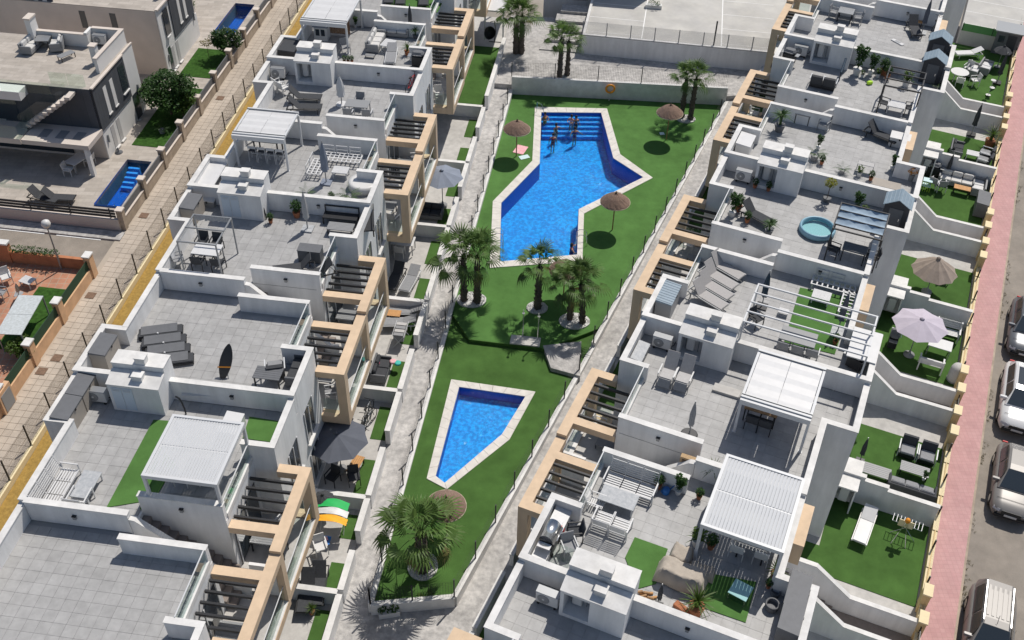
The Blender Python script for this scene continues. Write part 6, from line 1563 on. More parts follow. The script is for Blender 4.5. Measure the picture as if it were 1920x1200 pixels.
gr('R','sofa_light3',1790,345,0,'light cushioned sofa along the garden wall of the corner lounge','garden corner lounge'); gr('R','sofa_white2',1832,358,-90,'light cushioned sofa beside the boundary wall','garden corner lounge'); gr('R','coffee_orange',1801,362,0,'orange wooden table before the corner lounge'); gr('R','box_dark',1836,395,90,'dark grey storage box by the boundary wall of the corner lounge'); gr('R','barbecue_black',1746,330,0,'dark barbecue in the shade by the wall of the corner lounge')
gr('R','chair_grey',1749,352,160,'grey chair in the shade beside the corner lounge, left one','shaded grey chairs'); gr('R','chair_grey',1762,357,200,'grey chair in the shade beside the corner lounge, right one','shaded grey chairs'); gr('R','closed_dark',1772,335,0,'closed dark parasol beside the corner lounge',None,s=.8)
p = site(1734,356,.06); t = thing('bird_cage', 'light green wire stand at the house corner by the corner lounge', 'wire stand', p, -AR)
for i in range(5): part(t, 'wire', MB().box(-.25+.125*i-.01,-.25+.125*i+.01,-.2,-.18,0,.7).box(-.25+.125*i-.01,-.25+.125*i+.01,.18,.2,0,.7), M['lime'])
part(t, 'shelf', MB().box(-.27,.27,-.22,.22,.7,.73).box(-.27,.27,-.22,.22,.35,.37), M['pale_blue'])
gr('R','sofa_dark2',1791,288,90,'dark sofa facing the white table in the yucca garden'); gr('R','coffee_white',1821,297,0,'white table in the yucca garden',None,s=.95); gr('R','armchair_dark',1846,295,-100,'dark armchair in the yucca garden, far one','dark armchairs of the yucca garden'); gr('R','armchair_dark',1842,308,-100,'dark armchair in the yucca garden, near one','dark armchairs of the yucca garden'); gr('R','pot_yucca',1853,275,0,'yellowing yucca at the boundary wall','potted plants',s=2.0)
gr('R','closed_dark',1821,252,0,'tall dark closed parasol standing in the yucca garden')
gr('R','round_table',1794,152,0,'white round table in the far street garden'); gr('R','chair_white',1797,163,180,'white chair before the round table','white chairs of the far garden'); gr('R','chair_white',1825,160,-60,'white chair right of the round table','white chairs of the far garden'); gr('R','chair_white',1812,137,-20,'white chair behind the round table','white chairs of the far garden')
gr('R','sofa_white2',1822,138,80,'white garden seat beside the round table, left one','white garden seats'); gr('R','sofa_white2',1845,133,80,'white garden seat beside the round table, right one','white garden seats'); gr('R','lounger_white',1813,106,-60,'white curved lounger near the house in the far street garden'); gr('R','closed_dark',1869,155,0,'closed dark parasol in the far street garden',None,s=1.0); gr('R','parasol_black',1870,125,0,'half open dark parasol beside the grey shed in the far garden',None,s=.8)
p = site(1852,180,.06); t = thing('plant_stand', 'three tier stand with small white dishes on the far lawn', 'plant stand', p, 0); part(t, 'post', MB().tube((0,0,0),(0,0,1.2),.015), M['white_alu'])
for i, z_ in enumerate((.05,.6,1.15)): part(t, 'dish', MB().lathe([(.05,z_),(.17,z_+.05)], 12, .1*(i%2), 0), M['white_plastic'])
p = site(1880,95,.06); t = thing('garden_shed', 'large flat roofed grey shed at the far end of the street gardens', 'shed', p, -AR); part(t, 'wall', MB().box(-.8,.8,-.7,.7,0,1.7), M['box_grey']); part(t, 'roof', MB().box(-.95,.95,-.85,.85,1.701,1.78), M['grey_metal']); part(t, 'window', MB().box(-.6,-.2,-.72,-.703,.9,1.4), M['glass_dark']); part(t, 'door', MB().box(0,.6,-.72,-.703,.05,1.5), M['shed_wall'])
# far pool deck in the top right corner
c = RR.G(4.55, 80.0); t = thing('covered_terrace', 'pale plastered terrace with a green mesh fence in the top right corner', 'terrace', c, -RR.a); part(t, 'slab', MB().box(-2.1,2.0,-2.4,9,-1,1.0), M['court'])
for i in range(4): part(t, 'joint', MB().box(-2.1,2.0,-1.2+2.2*i,-1.15+2.2*i,1.001,1.006), M['line_white'])
part(t, 'mesh_screen', MB().box(-2.1,2.0,-2.46,-2.44,1.0,1.55), mat('green_mesh', (.10,.26,.09), .9)); 
for x in (-2.05,0,1.95): part(t, 'post', MB().box(x-.02,x+.02,-2.49,-2.465,1.0,1.62), M['black_metal'])
# ================================================================ LEFT ROW GARDENS
GL = .035
gr('L','parasol_grey',640,880,0,'large dark grey parasol in the garden beside the path'); gr('L','parasol_blue',830,385,0,'blue grey parasol in the garden beside the path')
gr('L','lounger_dark',577,1118,8,'black lounger left of its twin at the bottom of the path','black loungers at the bottom'); gr('L','lounger_dark',598,1105,8,'black lounger right of its twin at the bottom of the path','black loungers at the bottom')
gr('L','pot_yucca',585,1150,0,'small light green plant below the black loungers','potted plants',s=.8)
def rack(px, py, label, cols, rz):
    p = site(px, py, .03); t = thing('drying_rack', label, 'drying rack', p, R(rz)-AL); part(t, 'frame', MB().path([(-.6,-.3,.85),(.6,-.3,.85)],.014).path([(-.6,.3,.85),(.6,.3,.85)],.014).path([(-.5,-.3,0),(-.5,.3,.85)],.014).path([(-.5,.3,0),(-.5,-.3,.85)],.014).path([(.5,-.3,0),(.5,.3,.85)],.014).path([(.5,.3,0),(.5,-.3,.85)],.014), M['white_alu'])
    return t, p
t, p = rack(626,990,'drying rack hung with towels beside the path', 0, 0)
def towel(label, mt, dy, W, D, z0, rz=0, stripes=None):
    q = p+Vector((0,dy,z0)); v = []; n = 10
    for i in range(n+1):
        for j in range(5): a = i/n; v.append((-W/2+W*a, -D/2+D*j/4, .20*SI(a*3.1)+.02*SI(j*2+i)))
    return solo('beach_towel', MB().add(v, [(i*5+j,(i+1)*5+j,(i+1)*5+j+1,i*5+j+1) for i in range(n) for j in range(4)], True), M[mt], label, 'towel', q, R(rz)-AL, 'towels on the drying rack')
towel('bright green towel at the far end of the drying rack','green',.42,1.35,.42,1.0); towel('white towel in the middle of the drying rack','white_paint',.03,1.4,.34,.98); towel('orange towel at the near end of the drying rack','yellow_orange',-.34,1.4,.34,.96)
cloth('beach_towel','blue towel with pink print hanging below the drying rack',606,1013,site(606,1013,.3).z,.62,.42,-5,'blue'); cloth('towel_print','pink printed patch on the blue towel',609,1011,site(606,1013,.3).z+.04,.24,.2,20,'pink','print')
gr('L','chair_white',603,1035,30,'white folding chair below the blue towel','white chairs'); gr('L','parasol_black',610,960,0,'black folded parasol canopy lying behind the green towel',None,s=.6)
gr('L','sofa_dark2',715,700,90,'grey lounge with toys beside the path wall'); 
for px, py, mt, lab in [(706,682,'magenta','pink toy ring on the grey lounge, left'),(737,680,'pink','pink toy ring on the grey lounge, right'),(746,683,'teal','teal inflatable beside the path wall')]:
    q = site(px, py, .45); solo('inflatable_toy', MB().lathe([(.10,0),(.17,.05),(.16,.12),(.09,.13)], 12), M[mt], lab, 'inflatable toy', q, 0, 'toys')
t, p = rack(752,640,'drying rack with grey washing by the path', 0, 90)
for k in range(4): part(t, 'laundry', MB().box(-.5+.26*k,-.3+.26*k,-.25,.25,.45,.86), M['light_fabric' if k%2 else 'grey_fabric'])
gr('L','coffee_orange',735,597,0,'orange board lying on the grey lounger by the path'); gr('L','lounger_grey',758,590,-80,'grey lounger below the narrow garden wall, far one','grey loungers under the balcony'); gr('L','lounger_grey',745,612,-80,'grey lounger below the narrow garden wall, near one','grey loungers under the balcony')
gr('L','lounger_dark',742,530,-8,'dark lounger beside the narrow grey lounger','narrow loungers'); gr('L','lounger_grey',769,533,-8,'narrow grey lounger in the garden above the toys','narrow loungers')
gr('L','table_white',757,470,0,'white table in the shade under the left balcony'); gr('L','chair_white',750,480,180,'white chair at the shaded table under the left balcony','white chairs')
for i, (px, py) in enumerate([(692,800),(690,785),(683,812)]):
    q = site(px, py, .03); bike(px, py, q.z, R(75+8*i)-AL, ['far','middle','near'][i]+' bicycle parked under the left balcony','grey_metal')
gr('L','chair_dark',665,905,20,'dark chair in the shade of the dark grey parasol, right one','dark chairs under the grey parasol'); gr('L','chair_dark',625,905,-20,'dark chair in the shade of the dark grey parasol, left one','dark chairs under the grey parasol'); gr('L','coffee_orange',668,880,80,'wooden table half hidden by the dark grey parasol')
gr('L','sofa_dark2',808,405,0,'dark seat in the shade of the blue grey parasol'); 
# hanging chair near the plaza
p = site(925,85,.03); t = thing('hanging_chair', 'dark hanging egg chair frame near the plaza', 'hanging chair', p, -AL); part(t, 'stand', MB().path([(0,.4,0),(.1,.5,.9),(0,.35,1.7),(-.25,0,1.75)],.03).path([(-.4,.5,.02),(.5,.5,.02)],.03), M['black_metal'])
v = []; fs = []
for i in range(14):
    for j in range(9): a = math.pi*1.25*i/13+.4; b = math.pi*j/8; v.append((-.25+.42*SI(b)*CI(a), -.05+.42*SI(b)*SI(a), .95-.5*CI(b)))
part(t, 'shell', MB().add(v, [(i*9+j,(i+1)*9+j,(i+1)*9+j+1,i*9+j+1) for i in range(13) for j in range(8)], True), M['black_metal'])
# balcony furniture (seen through the frames)
def bal(hk, du, dv, kind, rot, label, group=None, s=None):
    h = HOUSES[hk]; row = h['row']; v = h['P']+h['sg']*dv; p = row.W(du, v, h['z']-F+2.79); return put(kind, p, R(rot)-row.a, label, group, s)
for i in range(9):
    hk = 'L%d' % i
    nm = names[hk].replace('left row house with ','balcony of the roof with ').split(' on its')[0]
    bal(hk,-11.6,3.5,'chair_grey' if i % 3 else 'chair_white',[20,160,-70][i%3],'pale chair on the %s balcony of the left row' % ['first','second','third','fourth','fifth','sixth','seventh','eighth','ninth'][i],'chairs on the left balconies')
    bal(hk,-12.1,4.3,'table_steel',0,'small metal table on the %s balcony of the left row' % ['first','second','third','fourth','fifth','sixth','seventh','eighth','ninth'][i],'tables on the left balconies')
    if i % 2: bal(hk,-11.4,4.6,'chair_dark',-90,'dark chair on the %s balcony of the left row' % ['first','second','third','fourth','fifth','sixth','seventh','eighth','ninth'][i],'dark chairs on the left balconies')
for i in range(1,8):
    hk = 'R%d' % i; w_ = ['zeroth','first','second','third','fourth','fifth','sixth','seventh'][i]
    bal(hk,-8.0,3.6,'sofa_light2' if i % 2 else 'chair_white',90,'pale seat on the %s balcony of the right row' % w_,'seats on the right balconies'); bal(hk,-7.4,4.4,'coffee_grey' if i % 3 else 'coffee_white',0,'low table on the %s balcony of the right row' % w_,'tables on the right balconies',.7)
# ================================================================ PLAZA, COURT (top)
slab('plaza', [LR.W(-9.35,62.3), LR.W(-9.35,72), (7,72), (16.4,66), RR.W(-9.0,66), RR.W(-9.5,63.5), FARR, FARL], -.5, .30, 'path')
t = thing('parking_deck', 'raised pale concrete deck with white bay lines behind a blank white wall', 'parking deck', (10,66.5,0))
A0, A1 = Vector((4.35,67.15)), Vector((17.5,65.2)); dd = (A1-A0).normalized(); nn = Vector((-dd.y,dd.x)); DZ = 2.45; o_ = Vector((10,66.5))
def dk(a, b): q = A0+dd*a+nn*b-o_; return (q.x, q.y)
Wd = (A1-A0).length
part(t, 'wall', MB().prism([dk(0,0),dk(Wd,0),dk(Wd,.25),dk(0,.25)], -.5, DZ+.10), M['wall']); part(t, 'deck', MB().prism([dk(0,.251),dk(Wd+8,.251),dk(Wd+8,40),dk(0,40)], -.5, DZ), M['court'])
part(t, 'coping', MB().prism([dk(0,-.02),dk(Wd,-.02),dk(Wd,.27),dk(0,.27)], DZ+.101, DZ+.14), M['plastic_grey'])
def line(a0,b0,a1,b1,w_=.07):
    P0, P1 = Vector(dk(a0,b0)), Vector(dk(a1,b1)); d = (P1-P0).normalized(); n = Vector((-d.y,d.x))*w_/2; part(t, 'bay_line', MB().prism([tuple(P0-n),tuple(P1-n),tuple(P1+n),tuple(P0+n)], DZ+.003, DZ+.008), M['line_white'])
line(4.1,.3,4.1,30); line(9.6,.3,9.6,30)
for k in range(6): line(.2,.9+2.3*k,4.05,.9+2.3*k,.05); line(9.65,.9+2.3*k,13.3,.9+2.3*k,.05)
part(t, 'side_kerb', MB().prism([dk(0,.26),dk(.18,.26),dk(.18,30),dk(0,30)], DZ, DZ+.15), M['coping'])
fence('deck_fence', 'grey mesh fence with slim posts on the blank wall of the deck', [Vector((A0.x,A0.y,0))+Vector((nn.x,nn.y,0))*.12, Vector((A1.x,A1.y,0))+Vector((nn.x,nn.y,0))*.12], .3, .95, step=1.7, mtw='coping', wt=.2, mesh=True, mpost='grey_metal', lv=lambda y: DZ-.15, wallname='plinth', pitch=.045)
p = Vector((13.35,66.1,DZ)); solo('lamp_column', MB().tube((0,0,-.1),(0,0,1.9),.055), M['black_metal'], 'black bare column on the blank deck wall', 'column', p)
# steps from the plaza up to the far house
t = thing('plaza_steps', 'wide shallow plaza steps behind the palms', 'steps', LR.G(-4.5, 66), -AL)
for i in range(5): part(t, 'step', MB().box(-2.2+.25*i,4.6,1.2+1.15*i,2.32+1.15*i,-.3,.42+.20*i), M['path'])
t = thing('far_house', 'white house with two pale doors beyond the plaza steps', 'house', LR.G(-3.2, 74), -AL); part(t, 'wall', MB().box(-4,3.8,0,6,-1,5), M['wall']); 
for x in (-1.8,-.55): d_ = part(t, 'door', MB().box(x,x+1.15,-.03,-.003,.9,2.9), M['light_fabric']); part(d_, 'frame', MB().box(x-.05,x,-.05,-.003,.9,2.95).box(x+1.15,x+1.2,-.05,-.003,.9,2.95), M['white_alu'])
p = LR.G(1.0, 72.6, 1.25); t = thing('planter_box', 'white planter box before the far house', 'planter', p, -AL); part(t, 'box', MB().box(-.6,.6,-.2,.2,0,.5), M['white_plastic']); f = MB(); leafball(f,0,0,.6,.5,.2,120,.07,random.Random(4)); part(t, 'shrub', f, M['leaf'])
p = LR.G(-9.6, 70.0, .3); t = thing('white_canopy', 'flat white canopy roof at the end of the left gardens', 'canopy', p, -AL); part(t, 'roof', MB().box(-1.2,.3,-2.2,2.5,2.2,2.3), M['white_paint']); legs4(t,-1.1,.2,-2.1,2.4,2.2,.05,'white_alu')
wallthing('garden_wall','white wall at the head of the right path beside the deck',RR,[(-9.2,-8.95,63.8,67,-1,1.5)],'garden wall')
t = thing('path_steps', 'grey steps at the upper end of the right path', 'steps', RR.G(-8.3, 64.5), -RR.a)
for i in range(5): part(t, 'step', MB().box(-.6,.7,.55*i,.55*i+.55,-.5,.2+.17*i), M['garden_floor'])
# ================================================================ LEFT: villas, walls, trees, side road
for q in ((-60,-27.3,43.7,45.4),(-60,-29.95,45.4,50.1),(-28.4,-27.3,45.4,50.1),(-60,-27.3,50.1,66),(-60,-30.2,66,70.8),(-28.7,-27.3,66,70.8),(-60,-27.3,70.8,90)): slab('villa_yard', rowrect(LR,*q), -.9, .0, 'villa_floor').name = 'villa_yard'
def villa(v0, label, full):
    c = LR.G(-34, v0+3); z = c.z; t = thing('villa', label, 'house', c, -AL, 'cream villas with dark slate panels')
    X = lambda u: u+34; Yv = lambda v: v-v0-3
    def B(mb, u0,u1,a,b,h0,h1): mb.box(X(u0),X(u1),Yv(v0+a),Yv(v0+b),h0,h1)
    w_ = MB(); B(w_,-42,-31.1,0,5.8,-.5,1.80); B(w_,-42,-31.12,.001,5.8,1.801,4.55); part(t, 'wall', w_, M['cream'])
    f = MB(); B(f,-31.099,-31.03,0,5.8,-.3,1.8); B(f,-31.099,-31.03,4.25 if full else 0,5.8 if full else 1.899,1.801,4.62); part(t, 'white_front', f, M['villa_white'])
    s_ = MB(); B(s_,-31.099,-30.96,0 if full else 1.9,4.249 if full else 5.4,1.83,4.62)
    if full: B(s_,-37,-31.1,-.04,-.003,1.83,4.62)
    part(t, 'slate_panel', s_, M['slate_clad'])
    if not full:
        for u_ in (-36.4,-34.3): q = MB(); B(q,u_,u_+.42,-.012,-.002,3.0,4.2); part(t, 'window', q, M['window_dark'])
    for a in ((1.15, 2.05) if full else (3.0, 3.9)):
        q = MB(); B(q,-30.955,-30.945,a,a+.38,2.35,4.1); wn = part(t, 'window', q, M['villa_white']); q = MB(); B(q,-30.955,-30.90,a-.03,a+.41,2.27,2.34); part(wn, 'sill', q, M['coping'])
    for a, h0, h1, mt in ((3.3 if full else .7,2.5,4.3,'glass_dark'),(4.35 if full else .5,.05,1.75,'window_dark'),(.95,.1,1.55,'light_fabric'),(1.75,.1,1.55,'light_fabric')):
        q = MB(); B(q,-30.955 if h0 > 2 else -31.028,-30.94 if h0 > 2 else -31.01,a,a+(.75 if h0 > 2 or a > 4 else .42),h0,h1); wn = part(t, 'window', q, M[mt]); q = MB(); B(q,-31.0,-30.86,a-.04,a+.8 if a > 3 else a+.46,h0-.09,h0-.02); part(wn, 'sill', q, M['coping'])
    for a in (.35,5.2):
        q = MB(); B(q,-31.028,-30.93,a,a+.08,.85 if a < 1 else 1.5,1.35 if a < 1 else 2.1); part(t, 'wall_lamp', q, M['grey_metal'])
    r_ = MB(); B(r_,-42,-31.1,0,5.8,4.551,4.60); part(t, 'roof_terrace', r_, M['villa_floor'])
    pw = MB(); B(pw,-31.5,-31.3,1.9,5.75,4.601,5.55); B(pw,-33.3,-31.5,5.55,5.75,4.601,5.55); B(pw,-33.5,-33.3,4.9,5.75,4.601,5.55); B(pw,-36.6,-33.5,4.9,5.1,4.601,5.4); part(t, 'parapet', pw, M['villa_white'])
    cp_ = MB(); B(cp_,-31.53,-31.27,1.87,5.78,5.551,5.60); B(cp_,-33.3,-31.53,5.52,5.78,5.551,5.60); B(cp_,-36.6,-33.3,4.87,5.13,5.401,5.45); B(cp_,-31.1,-30.9,0,4.249,4.621,4.70); B(cp_,-31.1,-31.0,4.26,5.83,4.621,4.70); part(t, 'coping', cp_, M['cream'])
    ch = MB(); B(ch,-36.9,-36.55,4.5,5.2,4.601,6.3); c1 = part(t, 'chimney', ch, M['villa_white']); q = MB(); B(q,-36.95,-36.5,4.45,5.25,6.301,6.4); part(c1, 'cap', q, M['cream'])
    ch = MB(); B(ch,-32.2,-31.85,2.9,3.3,4.601,5.75); c1 = part(t, 'chimney', ch, M['villa_white']); q = MB(); B(q,-32.25,-31.8,2.85,3.35,5.751,5.82); part(c1, 'cap', q, M['cream'])
    if full:
        fl = MB(); B(fl,-42,-35.2,-1.9,-.05,1.65,2.0); part(t, 'upper_terrace', fl, M['cream'])
        fl = MB(); B(fl,-42,-35.0,-.9,-.001,4.0,4.55); part(t, 'roof_overhang', fl, M['villa_white'])
        po = MB(); B(po,-35.1,-30.96,-1.95,-.045,1.72,2.02); part(t, 'porch_roof', po, M['cream'])
        for k in range(3): q = MB(); B(q,-34.3+1.05*k,-33.75+1.05*k,-1.45,-.6,2.021,2.035); part(t, 'skylight', q, M['glass'] if False else M['plastic_grey'])
        q = MB(); B(q,-31.35,-31.1,-1.9,-1.65,-.3,1.719); part(t, 'pillar', q, M['villa_white'])
        q = MB(); B(q,-40,-33.2,-.06,-.041,.1,1.6); part(t, 'patio_door', q, M['glass_dark'])
        q = MB(); B(q,-41,-36,-.06,-.041,2.1,3.9); part(t, 'terrace_door', q, M['glass_dark'])
        for k in range(4): q = MB(); B(q,-42+1.7*k,-40.35+1.7*k,-1.88,-1.86,2.02,2.85); part(t, 'balcony_glass', q, M['glass'])
        q = MB(); B(q,-35.22,-35.2,-1.86,-.6,2.02,2.85); part(t, 'balcony_glass', q, M['glass'])
        for k in range(3): q = MB(); B(q,-37.6+1.55*k,-36.1+1.55*k,-.86,-.84,4.56,5.3); part(t, 'roof_glass', q, M['green_glass'])
        for k in range(2): q = MB(); B(q,-33.6+1.1*k,-32.55+1.1*k,.32,.34,4.6,5.35); part(t, 'roof_glass', q, M['green_glass'])
        n = 11
        for k in range(n): q = MB(); B(q,-35.6+.33*k,-35.27+.33*k,-.85,-.05,1.95+.235*k,2.12+.235*k); part(t, 'stair_step', q, M['cream'])
        g_ = MB(); z0_, z1_ = 2.2, 4.75; g_.add([(X(-35.6),Yv(v0-.87),z0_),(X(-32),Yv(v0-.87),z1_),(X(-32),Yv(v0-.87),z1_+.75),(X(-35.6),Yv(v0-.87),z0_+.75)], [(0,1,2,3)]); part(t, 'stair_glass', g_, M['glass'])
    return t
villa(50.0, 'cream villa with dark slate upper storey, roof lounge and porch beside the narrow blue pool', True); villa(59.8, 'second cream villa with dark slate upper storey at the top edge', False)
t = thing('villa', 'third cream villa cut by the top left corner', 'house', LR.G(-40, 62), -AL, 'cream villas with dark slate panels'); part(t, 'wall', MB().box(-5,1.8,-2,6,-.5,6), M['cream']); part(t, 'slate_panel', MB().box(.2,1.9,-2.05,-2.003,2.2,5.2), M['slate_clad'])
for x in (.6,1.2): part(t, 'window', MB().box(x,x+.3,-2.08,-2.055,2.6,4.8), M['villa_white'])
VZ = lambda px, py, h: site(px, py, h)
def vput(kind, px, py, h, rot, label, group=None, s=None): return put(kind, site(px, py, h), R(rot)-AL, label, group, s)
vput('air_conditioner',190,84,4.6,0,'air conditioner on the villa roof behind the parapet',AC); vput('sofa_light2',60,93,4.6,90,'grey wicker sofa with white cushions on the villa roof, left','villa roof lounge'); vput('sofa_light2',110,88,4.6,-70,'grey wicker sofa with white cushions on the villa roof, right','villa roof lounge'); vput('table_steel',85,88,4.6,10,'slatted table between the wicker sofas on the villa roof'); vput('coffee_grey',126,110,4.6,60,'low glass topped crate on the villa roof terrace',None,s=.8)
vput('table_white',150,316,.0,70,'white dining table beneath the villa porch')
for px, py, r_, lab in [(132,328,90,'left'),(170,310,-90,'right')]: vput('chair_white',px,py,.0,r_,'white chair beneath the villa porch, %s one' % lab,'chairs beneath the villa porch')
vput('lounger_dark',85,378,.0,80,'dark lounger by the villa rail fence, left one','villa loungers'); vput('lounger_dark',112,378,.0,95,'dark lounger by the villa rail fence, right one','villa loungers')
p = site(223,286,0); solo('umbrella_stand', MB().lathe([(.24,0),(.24,.05),(.05,.08),(.04,.35)], 14), M['box_grey'], 'round grey parasol base on the villa yard', 'parasol base', p)
def vpool(label, u0,u1,v0,v1):
    z = lev(LR.W(u0,v0).y)-.02; I = [LR.W(u0,v0,z),LR.W(u1,v0,z),LR.W(u1,v1,z),LR.W(u0,v1,z)]
    t = thing('villa_pool', label, 'pool', (I[0].x,I[0].y,z)); b = I[0]
    f = lambda q, zz: (q.x-b.x, q.y-b.y, zz)
    part(t, 'basin', MB().add([f(q,-.85) for q in I], [(0,1,2,3)]), M['villa_pool_blue'])
    for k in range(4): P, Q = I[k], I[(k+1)%4]; part(t, 'side_wall', MB().quad(f(P,-.85),f(Q,-.85),f(Q,.15),f(P,.15)), M['dark_pool_blue'])
    part(t, 'water_surface', MB().add([f(q,-.06) for q in I], [(0,1,2,3)]), M['water']); return t, f
t, f = vpool('narrow blue villa pool with submerged steps', -29.95,-28.4,45.4,50.1)
for k in range(5): q = rowrect(LR,-29.75,-29.05,49.55-.34*k,49.73-.34*k); part(t, 'step', MB().prism([f(v_,0)[:2] for v_ in q], -.84, -.12-.12*k), M['pool_step'])
vpool('second narrow blue villa pool by the far footpath', -30.2,-28.7,66.0,70.8)
slab('lawn', rowrect(LR,-30.3,-28.1,51.6,58.6), -.1, .03, 'lawn'); slab('lawn', rowrect(LR,-30.5,-28.2,60.0,63.8), -.1, .03, 'lawn')
# villa boundary: stone wall with pillars and grey panels
t = thing('villa_wall', 'beige stone wall with grey slatted panels along the footpath', 'boundary wall', LR.G(-27.4, 55), -AL); b0 = t.location
w_, c_ = MB(), MB(); v = 43.7; k = 0
while v < 76:
    z = lev(LR.W(-27.4, v+1.5).y)-b0.z; y = v-55
    w_.box(-.1,.1,y,y+3.0,z-1.5,z+.62); c_.box(-.13,.13,y,y+3.0,z+.621,z+.67)
    pl_ = part(t, 'pillar', MB().box(-.17,.17,y-.17,y+.17,z-1.2,z+1.22), M['villa_stone']); part(pl_, 'cap', MB().box(-.21,.21,y-.21,y+.21,z+1.221,z+1.30), M['cream'])
    for j in range(4): part(t, 'slat', MB().box(-.03,.03,y+.18,y+2.82,z+.70+.11*j,z+.79+.11*j), M['grey_metal' if False else 'box_grey'])
    v += 3.0
part(t, 'wall_body', w_, M['villa_stone']); part(t, 'coping', c_, M['cream'])
t = thing('villa_front_wall', 'cream wall with black horizontal rails above the side road', 'boundary wall', LR.G(-33, 43.55), -AL); part(t, 'wall_body', MB().box(-14,5.5,-.12,.12,-1,.72), M['cream'])
for j in range(3): part(t, 'rail', MB().box(-14,5.35,-.03,.03,.80+.19*j,.92+.19*j), M['black_metal'])
for i in range(9): part(t, 'post', MB().box(-13.8+2.35*i,-13.74+2.35*i,.031,.08,.72,1.35), M['black_metal'])
pl_ = part(t, 'pillar', MB().box(-3.2,-2.85,.1,.45,-.5,1.6), M['cream']); part(pl_, 'cap', MB().box(-3.25,-2.8,.05,.5,1.601,1.68), M['coping'])
# trees of the villa gardens
broad_tree('garden_tree','large dark green tree on the villa lawn by the footpath wall','tree',site(322,215,0),2.0,1.75,1.25,4600,.12,'leaf',41,group='villa garden trees'); broad_tree('garden_tree','light green tree in front of the large dark one','tree',site(345,222,0),1.1,.85,.75,1500,.10,'leaf_light',42,.05,group='villa garden trees')
broad_tree('flowering_tree','green tree with white blossoms overhanging the far footpath wall','tree',site(430,108,0),1.4,1.0,.95,2600,.10,'leaf',43,.06,group='villa garden trees')
p = site(430,108,0); rnd = random.Random(9); f = MB(); leafball(f,0,0,1.5,1.0,.9,60,.06,rnd); part(bpy.data.objects['flowering_tree'], 'blossom', f, M['white_paint'])
broad_tree('young_tree','thin bare young tree on the small villa lawn','tree',site(392,110,0),1.15,.5,.35,120,.08,'frond_dry',44,.02)
for px, py, lab, s_ in [(305,250,'feathery plant at the near end of the villa lawn',1.2),(362,18,'yellow green shrub by the second villa',1.0)]: vput('feather_palm' if s_ > 1.1 else 'pot_round_white',px,py,0,0,lab,'villa plants',s_)
# globe lamp
p = site(118,512,0); t = thing('street_lamp', 'street lamp with a white globe beside the side road', 'street lamp', p, 0); part(t, 'pole', MB().tube((0,0,0),(0,0,3.05),.05,.035,8), M['grey_metal']); part(t, 'globe', MB().lathe([(.03,3.02),(.17,3.1),(.24,3.25),(.20,3.42),(.08,3.50),(.01,3.51)], 18), M['white_plastic'])
# near left garden with terracotta floor
slab('terracotta_yard', rowrect(LR,-45,-27.5,24,39.7), -.9, .25, 'terra_floor'); slab('turf_patch', rowrect(LR,-29.6,-27.6,33.4,38.0), -.1, .29, 'lawn')
t = thing('orange_wall', 'peach wall with white caps and green mesh panels beside the footpath', 'boundary wall', LR.G(-27.4, 34), -AL); b0 = t.location
w_ = MB()
for i in range(5):
    v = 27+3.0*i if i < 4 else 39.6; z = lev(LR.W(-27.4,v).y)-b0.z; y = v-34
    pl_ = part(t, 'pillar', MB().box(-.17,.17,y-.22,y+.22,z-1.2,z+1.35), mat('peach', (.66,.42,.25), .9, noise=.15, nscale=2) if 'peach' not in M else M['peach']); part(pl_, 'cap', MB().box(-.21,.21,y-.27,y+.27,z+1.351,z+1.43), M['coping'])
    if i < 4:
        y1 = (27+3.0*(i+1) if i < 3 else 39.6)-34; w_.box(-.1,.1,y+.2,y1-.2,z-1.2,z+.70)
        part(t, 'mesh_panel', MB().box(-.015,.015,y+.23,y1-.23,z+.70,z+1.25), mat('green_net', (.03,.07,.04), .9) if 'green_net' not in M else M['green_net'])
part(t, 'wall_body', w_, M['peach'])
t = thing('orange_wall', 'orange wall with ivy and white capped pillars along the side road', 'boundary wall', LR.G(-31, 39.75), -AL); part(t, 'wall_body', MB().box(-12,3.4,-.1,.1,-1,.95), mat('orange_wall', (.48,.20,.10), .9, noise=.2, nscale=2))
for x in (-1.3,-4.6): pl_ = part(t, 'pillar', MB().box(x-.42,x+.42,-.16,.16,-.5,1.45), M['orange_wall']); part(pl_, 'cap', MB().box(x-.47,x+.47,-.2,.2,1.451,1.55), M['coping'])
f = MB(); rnd = random.Random(6)
for k in range(14): leafball(f,-3.9+.5*k if k < 5 else -.6+.28*(k-5),.0,1.15,.30,.22,45,.07,rnd)
part(t, 'ivy', f, M['leaf'])
p = site(52,626,.29); t = thing('garden_canopy', 'weathered pale panel canopy in the terracotta garden', 'canopy', (p.x,p.y,p.z), R(6)-AL)
for k in range(2): part(t, 'panel', MB().box(-.62,.62,-1.45+1.45*k,-.02+1.45*k,1.28,1.31), mat('weathered', (.56,.60,.62), .7, col2=(.42,.45,.45), nscale=9) if 'weathered' not in M else M['weathered'])
legs4(t,-.58,.58,-1.4,1.4,1.28,.03,'grey_metal')
broad_tree('garden_bush','bright green bush beside the white capped gate pillar','bush',site(45,672,.25),.75,.62,.5,700,.09,'leaf_light',45,.05)
def leanto(px, py, lab, mt, sx, sy, sz, rx):
    p = site(px, py, .25); return solo('garden_clutter', MB().cbox(0,0,sz/2+.1,sx,sy,sz,(rx,0,.3)), M[mt], lab, 'stored panel', (p.x,p.y,p.z), -AL)
t_ = vput('closed_light',35,552,.25,0,'folded beige parasol leaning in the terracotta garden',None,.7); t_.rotation_euler = (R(25),R(20),0)
vput('chair_white',15,530,.25,40,'white plastic chair in the terracotta garden corner','white chairs'); vput('coffee_white',55,535,.25,-15,'upturned white table stored in the terracotta garden',None,.9); vput('chair_steel',5,560,.25,90,'metal chair at the left edge of the terracotta garden'); 
